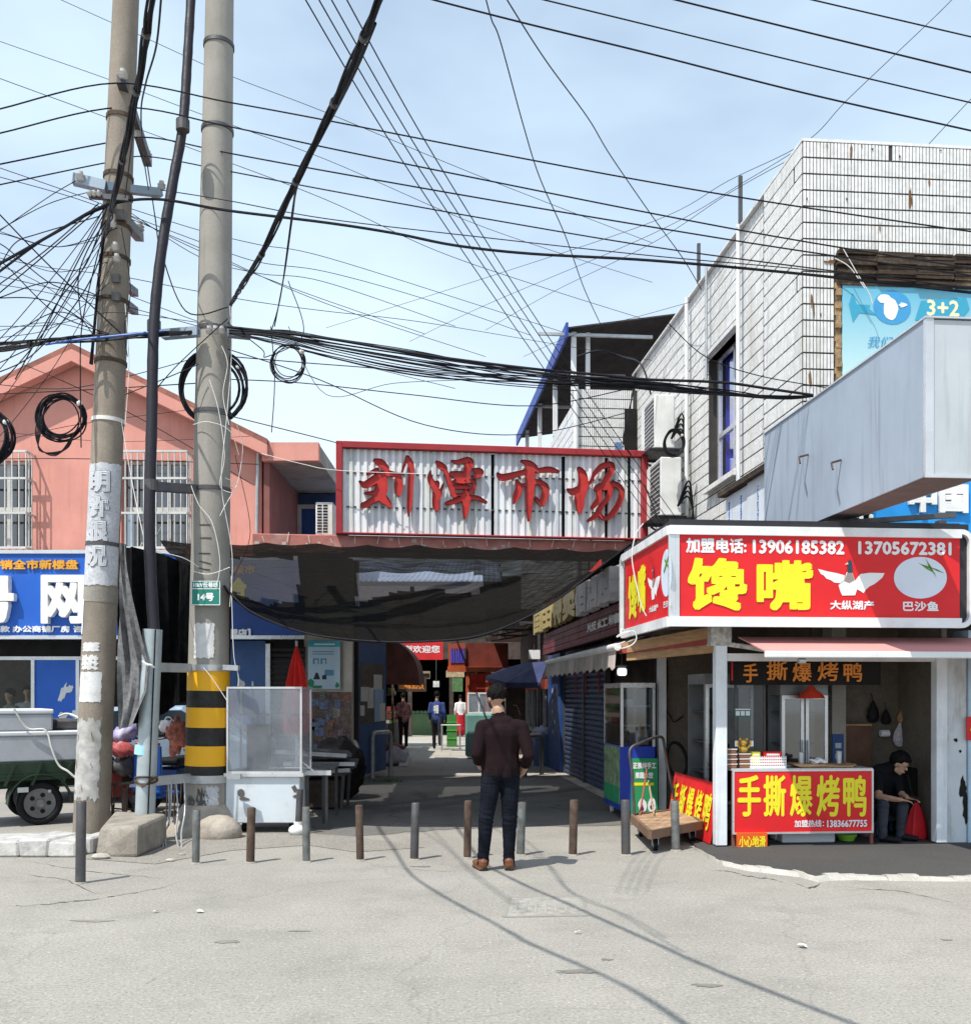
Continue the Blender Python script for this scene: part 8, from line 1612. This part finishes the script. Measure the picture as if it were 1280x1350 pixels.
lump('bag', 'white bag tucked behind the mottled bag on the blue fronted scooter', pz(222, 957, 12.9), (.14, .1, .08), M['wprint'], 'bag', 6)
car = thing('parked_car', 'pale blue grey car parked behind the scooters under the net curtain', 'car', Vector((-5.1, 15.3, 0))); g = MB(); cx = -5.35; y0 = 14.5
prof = [(-1.9, .25), (-1.95, .7), (-1.75, .92), (-1.1, 1.0), (-.5, 1.42), (.9, 1.45), (1.6, 1.02), (1.95, .9), (1.95, .25)]
g.prism([(cx + a, y0, b) for a, b in prof], (0, 1.6, 0)); g.build('body', mat('pale_blue_car_paint', (.3, .4, .5), .25, .3, bump=0), car, bevel=.06, seg=2)
g = MB(); g.prism([(cx - 1.0, y0 - .012, 1.0), (cx - .45, y0 - .012, 1.36), (cx + .15, y0 - .012, 1.38), (cx + .15, y0 - .012, .98)], (0, .02, 0)); g.prism([(cx + .22, y0 - .012, .98), (cx + .22, y0 - .012, 1.38), (cx + .88, y0 - .012, 1.38), (cx + 1.5, y0 - .012, 1.0)], (0, .02, 0)); g.build('side_window', mat('car_glass', (.02, .03, .04), .05, bump=0), car)
for x in (-1.25, 1.25): wheel(car, ID, (cx + x, y0 + .08, .31), .31, .16)
g = MB(); g.b2((cx + 1.9, y0 + .05, .62), (cx + 1.98, y0 + .3, .74)); g.build('headlight', plain('clear_lens', (.6, .62, .65), .1), car); g = MB(); g.b2((cx - .2, y0 - .02, .82), (cx - .05, y0, .84)); g.b2((cx + .9, y0 - .02, .82), (cx + 1.05, y0, .84)); g.build('door_handle', M['alu'], car)
# ---------------- overhead wires ----------------
def wire(lab, pts, r=.007, grp=None, m=None, per=8, nm='cable', n=5):
    q = [P(*p) for p in pts]; d = (q[0] - q[1]).normalized(); 
    g = MB(); g.tube(spline(q, per), r, n, False); return tag(g.build(nm, m or M['cable']), lab, 'cable', grp)
Y0 = 10.9
wire('topmost of the four parallel black power lines crossing the whole sky', [(-60, 157, 10), (0, 143, 10.4), (152, 109, 11), (300, 134, 11), (430, 158, Y0), (640, 199, Y0), (860, 240, 10.8), (1060, 273, 10.6), (1330, 312, 10.4)], .0085)
wire('second of the four parallel black power lines crossing the whole sky', [(-60, 188, 10), (0, 175, 10.4), (160, 141, 11.2), (300, 166, 11), (430, 194, Y0), (640, 237, Y0), (860, 281, 10.8), (1060, 318, 10.6), (1330, 361, 10.4)], .0085)
wire('third of the four parallel black power lines crossing the whole sky', [(-60, 228, 10), (0, 216, 10.4), (140, 188, 11.3), (200, 181, 11.9), (300, 201, 11.3), (430, 225, Y0), (640, 262, Y0), (860, 299, 10.8), (1060, 331, 10.6), (1330, 370, 10.4)], .0085)
wire('lowest of the four parallel black power lines crossing the whole sky', [(-60, 255, 10), (0, 243, 10.4), (140, 214, 11.3), (195, 206, 12.4), (300, 225, 11.5), (430, 250, Y0), (640, 288, Y0), (860, 325, 10.8), (1060, 352, 10.6), (1330, 386, 10.4)], .0075)
wire('thick black cable sagging from the steel arm on the brown pole towards the tiled building', [(-60, 380, 9.6), (0, 347, 10), (75, 305, 10.6), (135, 272, 11), (205, 262, 11), (300, 277, 11), (430, 293, 10.9), (520, 307, 10.9), (600, 323, 10.9), (700, 334, 10.9), (860, 343, 10.8), (1060, 361, 10.7), (1330, 391, 10.4)], .016)
wire('thin messenger wire running just above the thick sagging cable', [(212, 250, 11.4), (300, 264, 11.2), (430, 288, 10.9), (640, 313, 10.9), (860, 337, 10.8), (1060, 355, 10.65), (1330, 384, 10.4)], .006)
wire('black line from the top edge slanting down to the right edge near the roof', [(560, -5, 9), (575, 0, 9), (700, 32, 9.2), (860, 71, 9.4), (1060, 122, 9.4), (1290, 174, 9.4), (1340, 185, 9.4)], .0085, 'lines in the upper right sky')
wire('second slanting black line in the upper right sky, above the longest one', [(700, -5, 9), (860, 34, 9.3), (1060, 83, 9.4), (1280, 135, 9.4), (1340, 149, 9.4)], .007, 'lines in the upper right sky')
wire('third slanting black line in the upper right sky starting near the top centre', [(870, -6, 9), (1060, 41, 9.4), (1280, 95, 9.4), (1340, 110, 9.4)], .0085, 'lines in the upper right sky')
wire('short slanting line in the extreme upper right corner of the sky', [(1040, -8, 9), (1160, 20, 9.2), (1280, 48, 9.4), (1340, 62, 9.4)], .007, 'lines in the upper right sky')
g4 = 'four steep parallel wires'
for k, (a, b, c) in enumerate((((380, -40), (692, 450), (868, 700)), ((398, -40), (705, 450), (877, 698)), ((415, -40), (716, 450), (888, 696)), ((436, -40), (727, 450), (896, 690)))):
    m_ = ((a[0] + b[0]) / 2 - 6, (a[1] + b[1]) / 2 + 6); wire(('leftmost', 'second from the left', 'third from the left', 'rightmost')[k] + ' of the four steep parallel wires running down behind the sign', [(*a, 5.5), (*m_, 7.4), (*b, 9.8), (*c, 12.2)], .0045, g4)
wire('kinked thin wire dropping from the top edge to the dark shed roof', [(636, -20, 8), (648, 25, 8.3), (660, 55, 8.6), (690, 165, 9.5), (712, 235, 10.4), (745, 310, 11.5), (770, 380, 13), (792, 428, 15)], .006)
wire('thin wire dropping from the top edge past the shed roof towards the parapet', [(655, -25, 8), (672, 5, 8.2), (720, 80, 9), (775, 155, 10), (805, 205, 11), (860, 285, 12), (900, 340, 13), (925, 382, 14)], .006)
gu = 'thin wires rising to the right'
for k, (pts, lab) in enumerate(((((1270, -20, 12), (1240, 14, 12), (1120, 128, 12), (1060, 188, 12.2), (960, 238, 14), (860, 292, 16), (640, 366, 19), (430, 432, 22)), 'thin wire rising from the sky centre over the parapet corner to the top right'),
    (((1054, 195, 12.4), (985, 237, 14), (860, 308, 16), (640, 402, 20), (540, 450, 22)), 'thin wire rising from the sky centre to just below the parapet corner'),
    (((1050, 205, 12.5), (960, 255, 14), (860, 320, 16), (730, 384, 19), (640, 435, 21)), 'thin wire rising in parallel under the parapet corner wire'),
    (((1340, 70, 12), (1280, 130, 12), (1222, 192, 12.4)), 'short thin wire rising from the parapet to the right edge'),
    (((910, 398, 16), (860, 412, 18), (760, 440, 20), (690, 470, 22)), 'thin slack wire from the parapet to the shed roof'))): wire(lab, pts, .0045, gu)
gd = 'thin wires falling gently to the right'
for k, (pts, lab) in enumerate(((((-20, 95, 12), (0, 103, 12), (137, 153, 13), (265, 200, 13), (430, 263, 13), (575, 330, 14), (720, 380, 15), (880, 430, 17)), 'long thin wire falling from the left edge to the shed roof'),
    (((60, -10, 14), (180, 44, 14), (300, 98, 14), (430, 148, 14), (640, 235, 15), (860, 320, 17)), 'faint grey wire falling from the upper left sky'),
    (((-20, 45, 14), (0, 54, 14), (140, 103, 14), (265, 150, 14), (430, 210, 15), (640, 300, 16), (860, 372, 18)), 'second faint grey wire falling below the first one'),
    (((170, 274, 11.5), (262, 303, 12), (340, 322, 12), (430, 339, 13), (640, 405, 15), (740, 437, 16)), 'thin wire falling from the steel arm of the brown pole'),
    (((172, 284, 11.5), (262, 318, 12), (340, 345, 12), (430, 358, 13), (560, 394, 14), (700, 442, 16)), 'second thin wire falling from the steel arm of the brown pole'),
    (((172, 280, 11.5), (262, 338, 12), (340, 360, 12), (430, 372, 13), (600, 430, 15)), 'third thin wire falling from the steel arm of the brown pole'),
    (((-20, 215, 11), (0, 221, 11), (150, 275, 11.6), (262, 330, 12), (400, 385, 13), (560, 440, 15)), 'long thin wire falling behind the two poles from the left edge'),
    (((-20, 228, 11), (0, 233, 11), (120, 268, 11.4), (262, 326, 12), (430, 400, 13), (640, 470, 16)), 'second long thin wire falling behind the two poles'),
    (((165, 365, 11.5), (262, 384, 12), (340, 398, 12), (430, 410, 13), (560, 425, 14), (740, 455, 17), (860, 475, 19)), 'thin dark wire falling from the low clamps of the brown pole'),
    (((172, 390, 11.5), (262, 424, 12), (330, 445, 12), (430, 470, 13), (600, 512, 14)), 'thin dark wire falling from the lowest clamp of the brown pole'),
    (((-20, 360, 11), (0, 364, 11), (128, 394, 11.4), (262, 430, 12)), 'thin wire from the left edge into the knot on the striped pole'))): wire(lab, pts, .0045, gd)
# heavy mid level bundle
rw_ = random.Random(21); gb_ = 'strands of the main cable bundle'
for k in range(17):
    o = lambda s=5: rw_.uniform(-s, s); d = rw_.uniform(-.25, .25); e = o(7)
    wire('black strand in the main cable bundle strung from the striped pole to the tiled wall', [(302, 436 + o(4), 11.2 + d), (370, 440 + e + k * .6, 11.3 + d), (440, 450 + e + k * 1.2, 11.4 + d), (560, 468 + e + k * 1.6, 11.5 + d), (700, 490 + o(7) + k * .8, 11.6 + d * .6), (850, 508 + o(6), 11.7 + d * .4), (960, 518 + o(4), 11.75), (1030, 524 + o(2.5), 11.8), (1072, 522 + o(1), 11.84)], .006 if k % 3 else .0095, gb_)
wire('thickest black cable of the main bundle bowing over its other strands', [(300, 431, 11.1), (430, 446, 11.2), (560, 468, 11.3), (700, 486, 11.4), (790, 494, 11.5), (850, 500, 11.6), (950, 504, 11.7), (1010, 512, 11.75), (1072, 521, 11.8)], .017)
for pts, lab in ((((305, 470, 11.3), (400, 478, 11.4), (520, 488, 11.5), (640, 505, 11.6), (760, 515, 11.7)), 'loose black wire hanging just under the main cable bundle'), (((305, 500, 11.3), (400, 505, 11.4), (540, 520, 11.5), (700, 535, 11.7), (830, 512, 11.8)), 'second loose black wire sagging lower under the main bundle'),
    (((880, 425, 11.3), (930, 470, 11.4), (1000, 495, 11.5), (1095, 512, 11.7)), 'black wire dropping from the parapet corner side to the bundle end'), (((300, 460, 11.3), (420, 500, 11.4), (560, 560, 11.8), (700, 572, 12.5), (840, 540, 13)), 'thin wire sagging low across the sky above the market sign'),
    (((290, 545, 11.3), (430, 580, 12), (445, 585, 14)), 'short wire from the striped pole to the corner of the market sign'), (((300, 425, 11.2), (345, 460, 11.4), (352, 470, 11.6), (400, 440, 11.8), (380, 370, 12)), 'wire loop hanging right of the striped pole')):
    wire(lab, pts, .006, 'loose wires around the main bundle')
# left horizontal bundle
for k in range(9):
    o = lambda s=4: rw_.uniform(-s, s)
    wire('black strand of the low bundle running from the left edge to the striped pole', [(-30, 462 + o(7), 10.9), (0, 458 + o(7), 11), (70, 450 + o(5), 11.0), (140, 445 + o(), 11.03), (200, 441 + o(), 11.05), (262, 437 + o(3), 11.2)], .007 if k % 2 else .011, 'strands of the low left bundle')
wire('bright blue cable in the low bundle on the left', [(60, 454, 10.95), (100, 448, 10.95), (150, 443, 10.95), (215, 436, 11.0)], .014, None, M['cableb'])
for k, (pts, r) in enumerate(((((-30, 500, 10.6), (40, 470, 10.8), (100, 400, 11), (130, 345, 11), (138, 300, 11)), .007), (((-30, 410, 10.6), (40, 352, 10.8), (95, 305, 11), (135, 270, 11)), .007), (((-30, 380, 10.6), (50, 320, 10.8), (110, 285, 11), (140, 272, 11)), .014), (((-20, 262, 10.5), (60, 345, 10.8), (128, 410, 11), (160, 440, 11.1)), .008),
    (((-30, 325, 10.6), (60, 262, 10.8), (100, 238, 11)), .005), (((-30, 320, 10.6), (60, 270, 10.8), (130, 250, 11)), .005), (((-30, 480, 10.6), (20, 440, 10.8), (70, 412, 11), (105, 420, 11), (125, 445, 11)), .006), (((0, 350, 10.6), (20, 320, 10.8), (50, 308, 11), (130, 285, 11)), .006),
    (((108, 425, 11), (103, 370, 11), (115, 330, 11), (140, 290, 11)), .007), (((50, 455, 11), (85, 380, 11), (110, 330, 11), (138, 280, 11)), .007), (((20, 500, 11), (75, 400, 11), (115, 345, 11), (142, 270, 11)), .007), (((-30, 395, 10.6), (60, 330, 10.8), (130, 268, 11)), .007),
    (((107, 590, 11), (106, 500, 11), (108, 430, 11), (125, 350, 11), (148, 268, 11)), .007), (((0, 305, 10.7), (70, 325, 11), (128, 316, 11.05)), .004), (((0, 340, 10.7), (60, 352, 11), (128, 360, 11.05)), .004), (((0, 375, 10.7), (60, 385, 11), (128, 402, 11.05)), .004),
    (((0, 430, 10.7), (70, 428, 11), (140, 412, 11.05), (210, 418, 11.1), (262, 425, 11.2)), .004), (((194, 215, 12.4), (205, 290, 12.2), (212, 330, 12), (245, 410, 11.4), (300, 405, 11.2)), .008), (((200, 520, 11), (235, 480, 11.2), (300, 420, 11.1)), .006), (((165, 520, 11), (215, 500, 11.1), (262, 480, 11.2)), .006),
    (((160, 300, 11), (172, 380, 11), (164, 430, 11), (168, 470, 11)), .005), (((-20, 505, 14), (90, 512, 14), (200, 488, 14), (262, 470, 13)), .006), (((-20, 520, 12), (110, 514, 12), (262, 505, 12)), .007), (((0, 605, 14), (120, 605, 14), (340, 612, 15)), .006), (((30, 480, 12), (100, 510, 12), (200, 560, 13), (335, 640, 14)), .005),
    (((0, 582, 13), (100, 560, 13), (250, 540, 13)), .004), (((10, 570, 16), (150, 582, 16), (330, 575, 16)), .004), (((310, 600, 12), (330, 700, 12), (308, 760, 11.6)), .004), (((357, 430, 11.4), (362, 500, 11.5), (358, 570, 11.6)), .006), (((380, 430, 11.4), (430, 520, 12), (520, 505, 12), (640, 500, 12)), .004))):
    def wh(p):
        x, y = p[0], p[1]
        if x < 12: return 'the left edge ' + ('high up' if y < 342 else 'above the gable' if y < 420 else 'by the gable' if y < 520 else 'below the gable')
        if 120 < x < 175: return 'the brown pole arm' if y < 305 else 'the brown pole clamps' if y < 420 else 'the lower brown pole'
        if 240 < x < 312: return 'the striped pole knot' if y < 470 else 'the striped pole side'
        if x < 120: return 'the sky left of it' if y < 460 else 'the pink gable'
        if x < 240: return 'the gap between poles'
        return 'the sky by the coil' if y < 560 else 'the pink wall'
    mid = pts[len(pts) // 2]; lb_ = ('thick' if r > .01 else 'fine' if r < .005 else 'slack' if len(pts) > 3 else 'straight') + ' black wire from ' + wh(pts[0]) + ' to ' + wh(pts[-1])
    wire(lb_, pts, r, 'tangled wires around the two poles')
rx2 = random.Random(77); seen_ = {}
for k in range(16):
    y1 = rx2.choice((262, 285, 300, 345, 372, 392, 440)); x1 = 150 - (y1 - 250) * .08 + rx2.uniform(-6, 10); y0 = rx2.uniform(290, 600); s = rx2.uniform(-25, 30); pts = ((-25, y0 + 8, 10.6), (0, y0, 10.7), ((x1) * .5, (y0 + y1) / 2 + s, 10.9), (x1, y1, 11.05))
    lb_ = '%s black wire from the left edge %s to %s' % (('sagging', 'bowed', 'nearly straight')[0 if s > 12 else 1 if s < -8 else 2], 'high up' if y0 < 380 else 'above the gable' if y0 < 470 else 'across the gable', 'the brown pole arm' if y1 < 310 else 'the brown pole clamps' if y1 < 400 else 'the low bundle')
    wire(lb_, pts, rx2.choice((.004, .005, .0065)), 'tangled wires around the two poles')
# pole-hugging bundle A and heavy bundle B that run towards the viewer
def bundle(lab, pts3, nst, rad, r, seed, nm='cable_bundle'):
    t = thing(nm, lab, 'cable bundle', pts3[0]); c = spline(pts3, 8); rr_ = random.Random(seed)
    for k in range(nst):
        a0 = 2 * math.pi * k / nst; g = MB(); pts = []
        for i, p in enumerate(c):
            d = (c[min(i + 1, len(c) - 1)] - c[max(i - 1, 0)]).normalized(); x = d.cross(Vector((0, 0, 1))).normalized(); z = x.cross(d); a = a0 + i * .16 + .3 * math.sin(i * .3 + k); q = rad * (.7 + .4 * math.sin(i * .37 + k * 2)); pts.append(p + x * math.cos(a) * q + z * math.sin(a) * q)
        g.tube(pts, r * rr_.uniform(.8, 1.25), 6, False); g.build('strand', M['cable'], t)
    g = MB()
    for i in range(6, len(c) - 4, 9): d = (c[i + 1] - c[i - 1]).normalized(); g.cyl(c[i] - d * .015, c[i] + d * .012, rad * 1.5, n=10)
    g.build('tie', M['steeld'], t); return t
bundle('heavy bundle of black cables climbing from the brown pole up past its right side', [P(120, 480, 11), P(134, 330, 10.9), P(142, 298, 8.6), P(147, 278, 6.8), P(160, 220, 5.86), P(176, 140, 5.16), P(190, 60, 4.62), P(200, 0, 4.29), Vector((-.99, 3.3, 4.7)), Vector((-.55, 1.6, 4.85)), Vector((.3, -.6, 5.1)), Vector((1.8, -3, 5.6)), Vector((4, -9, 6.6))], 5, .015, .0065, 3)
bundle('heavy bundle of black cables slanting from the striped pole to the top centre', [P(304, 402, 11.2), P(312, 388, 9.0), P(320, 375, 7.5), P(345, 335, 6.6), P(385, 250, 5.66), P(430, 158, 4.9), P(470, 70, 4.36), P(500, 0, 4.01), Vector((-.1, 3.2, 4.5)), Vector((1.0, .5, 4.9)), Vector((2.4, -3, 5.4)), Vector((5, -9, 6.4))], 6, .015, .0065, 4)
wire('slack black wire hanging beside the heavy bundle right of the striped pole', [(495, 30, 4.2), (470, 90, 4.6), (440, 150, 5.2), (395, 235, 6), (385, 290, 8), (375, 360, 9.5), (362, 430, 11)], .0065, 'slack wires beside the heavy bundle')
wire('second slack black wire dangling from the heavy bundle to the main strands', [(480, 60, 4.5), (450, 130, 5.1), (397, 232, 6), (388, 260, 7), (370, 390, 9.5), (358, 435, 11)], .006, 'slack wires beside the heavy bundle')
wire('slack wire running beside the bundle right of the brown pole', [(213, -10, 5), (206, 60, 5.6), (192, 110, 6.4), (186, 150, 7.4), (190, 210, 9), (196, 250, 11)], .006, 'slack wires beside the brown pole bundle')
wire('second slack wire running beside the bundle right of the brown pole', [(200, -10, 5), (192, 50, 5.6), (184, 110, 6.4), (176, 170, 8), (165, 260, 10)], .006, 'slack wires beside the brown pole bundle')
# coils
def coil(lab, px, py, Y, rxp, ryp, r, turns, seed, cat_='cable coil'):
    t = thing('cable_coil', lab, cat_, P(px, py, Y)); c = P(px, py, Y); rr_ = random.Random(seed); a0 = rxp / F * Y; b0 = ryp / F * Y
    for k in range(turns):
        q = rr_.uniform(.86, 1.06); e = rr_.uniform(-.02, .02); g = MB(); pts = [(c.x + e + math.cos(s) * a0 * q * (1 + .03 * math.sin(2 * s + k)), c.y + .02 * math.sin(s * 2 + k) + .01 * k - .03, c.z + e + math.sin(s) * b0 * q * (1 + .03 * math.sin(3 * s + k))) for s in [2 * math.pi * i / 32 for i in range(33)]]; g.tube(pts, r, 6, False); g.build('turn', M['cable'], t)
    g = MB(); p = (c.x + a0 * .8, c.y, c.z + b0 * .6); g.sph(p, .035, 8, 6); g.build('tie', M['string'], t); return t
coil('coil of black cable hanging in front of the pink gable', 80, 549, 11.2, 31, 29, .009, 11, 1); coil('large coil of thick black cable hung on the striped pole', 280, 512, 11.5, 42, 46, .017, 5, 2); coil('thin wire coil hanging on the loose wires right of the striped pole', 380, 478, 11.5, 22, 24, .0055, 7, 3); coil('thick black cable coil cut off by the left edge of the picture', -14, 577, 11, 27, 34, .014, 9, 4)
coil('small tangled black coil on the upper air conditioner bracket', 888, 585, 16.2, 13, 18, .012, 5, 6)
g = MB()
for k in range(5): g.tube(spline([P(70 - 4 * k, 530 + 5 * k, 11.15), P(48 + 2 * k, 560, 11.15), P(52, 590 + k, 11.15), P(75 + 3 * k, 600 - 2 * k, 11.15), P(98, 570, 11.15)], 6), .006, 5, False)
tag(g.build('loose_turns', M['cable']), 'loose turns of thin wire drooping from the coil before the pink gable', 'wire')
# white strings round the striped pole
ws = 'white strings tied round the striped pole'
for k, pts in enumerate((((254, 560, 11.3), (275, 556, 11.22), (303, 568, 11.3), (315, 600, 11.4)), ((303, 400, 11.25), (305, 470, 11.25), (298, 560, 11.2), (292, 640, 11.2), (306, 730, 11.25), (303, 800, 11.25)), ((276, 500, 11.2), (288, 540, 11.2), (296, 600, 11.2), (290, 640, 11.2), (305, 650, 11.25)), ((292, 455, 11.2), (300, 480, 11.2), (294, 520, 11.2), (302, 560, 11.2)),
    ((250, 635, 11.22), (262, 665, 11.2), (280, 690, 11.2), (290, 740, 11.2), (285, 775, 11.2)), ((312, 560, 11.4), (320, 590, 11.5), (312, 640, 11.5), (302, 640, 11.3)), ((297, 630, 11.2), (310, 640, 11.3), (295, 670, 11.2), (290, 680, 11.2)), ((305, 760, 11.25), (308, 860, 11.2), (314, 890, 11.2), (314, 905, 11.2)), ((252, 752, 11.25), (275, 757, 11.2), (303, 748, 11.25)), ((268, 880, 11.2), (280, 895, 11.2), (300, 925, 11.2)))):
    wire('white string tied and trailing round the striped utility pole', pts, .0045, ws, M['string'], nm='string')
for k, pts in enumerate((((160, 555, 11.1), (175, 640, 11), (190, 710, 10.8), (196, 725, 10.8)), ((196, 725, 10.75), (240, 735, 11), (262, 748, 11.2)), ((188, 715, 10.8), (185, 722, 10.8), (195, 722, 10.8), (212, 695, 10.9)), ((165, 400, 11.1), (170, 480, 11.1), (165, 560, 11.1)))):
    wire('white string between the brown pole and the black cable riser', pts, .0045, 'white strings by the cable riser', M['string'], nm='string')
for pts, lab in ((((345, 598, 16.6), (400, 612, 16.6), (445, 620, 16.6), (560, 625, 16.6)), 'pale string crossing the pink balcony to the market sign'), (((1110, 325, 11.9), (1130, 360, 11.9), (1145, 385, 11.9), (1150, 400, 11.9)), 'pale loose wire dangling before the billboard'), (((1100, 340, 11.9), (1120, 352, 11.9), (1140, 380, 11.9)), 'second pale loose wire dangling before the billboard')): wire(lab, pts, .006, None, M['string'], nm='string')
for pts, lab in ((((760, 470, 14), (790, 462, 14), (820, 470, 14), (845, 480, 13), (858, 520, 13)), 'grey looping wire under the shed roof'), (((838, 492, 13), (830, 540, 13), (822, 580, 13), (832, 600, 13)), 'thick black cable dropping from the shed corner to the market sign'), (((850, 640, 13), (870, 690, 12.5)), 'black wire dropping beside the lower air conditioner')): wire(lab, pts, .011, None, nm='cable')
# ---------------- give separate pieces of a part objects of their own ----------------
KEEP = {'goods', 'tile_cladding', 'torn_bills', 'leaves', 'hanging_goods', 'spalled_patches', 'vent_slots', 'grille_bars', 'printed_lines', 'rivets', 'film_print', 'net', 'body', 'hair', 'lettering', 'character', 'graffiti', 'back_print', 'casting_mark', 'rotten_lintel', 'rotten_jamb', 'rim', 'rim_hole', 'basket_wall', 'duck_print', 'green_chilli_print', 'stain', 'paint_smear', 'face_mask', 'raised_bars', 'rods', 'loose_rods', 'wall_bracket'}
for o in [q for q in COL.objects if q.type == 'MESH' and q.parent and not q.get('kind')]:
    b = o.name.split('.')[0]; me = o.data
    if b in KEEP or me.users > 1 or len(me.polygons) > 4000: continue
    par = list(range(len(me.vertices)))
    def fd(x):
        while par[x] != x: par[x] = par[par[x]]; x = par[x]
        return x
    for p in me.polygons:
        r0 = fd(p.vertices[0])
        for v in p.vertices[1:]: par[fd(v)] = r0
    co = np.empty(len(me.vertices) * 3); me.vertices.foreach_get('co', co); co = co.reshape(-1, 3); rt_ = np.array([fd(i) for i in range(len(par))]); ids = np.unique(rt_)
    if not 2 <= len(ids) <= 300: continue
    bb_ = [(co[rt_ == i].min(0) - .008, co[rt_ == i].max(0) + .008) for i in ids]; cl = list(range(len(ids)))
    for i in range(len(ids)):
        for j in range(i):
            if (bb_[i][0] <= bb_[j][1]).all() and (bb_[j][0] <= bb_[i][1]).all():
                a, c = cl[i], cl[j]; cl = [c if q == a else q for q in cl]
    cs = sorted(set(cl))
    if not 2 <= len(cs) <= 90: continue
    kid = {int(ids[i]): cs.index(cl[i]) for i in range(len(ids))}; sm_ = len(me.polygons) and me.polygons[0].use_smooth; new = []
    for c in range(len(cs)):
        fs = [p for p in me.polygons if kid[int(rt_[p.vertices[0]])] == c]; vi = sorted({v for p in fs for v in p.vertices}); mp = {v: i for i, v in enumerate(vi)}
        m2 = bpy.data.meshes.new(b); m2.from_pydata([tuple(co[v]) for v in vi], [], [tuple(mp[v] for v in p.vertices) for p in fs])
        for q in me.materials: m2.materials.append(q)
        m2.polygons.foreach_set('material_index', [p.material_index for p in fs]); m2.polygons.foreach_set('use_smooth', [bool(sm_)] * len(fs)); new.append(m2)
    o.data = new[0]
    for m2 in new[1:]:
        n = o.copy(); n.data = m2; COL.objects.link(n); n.name = b
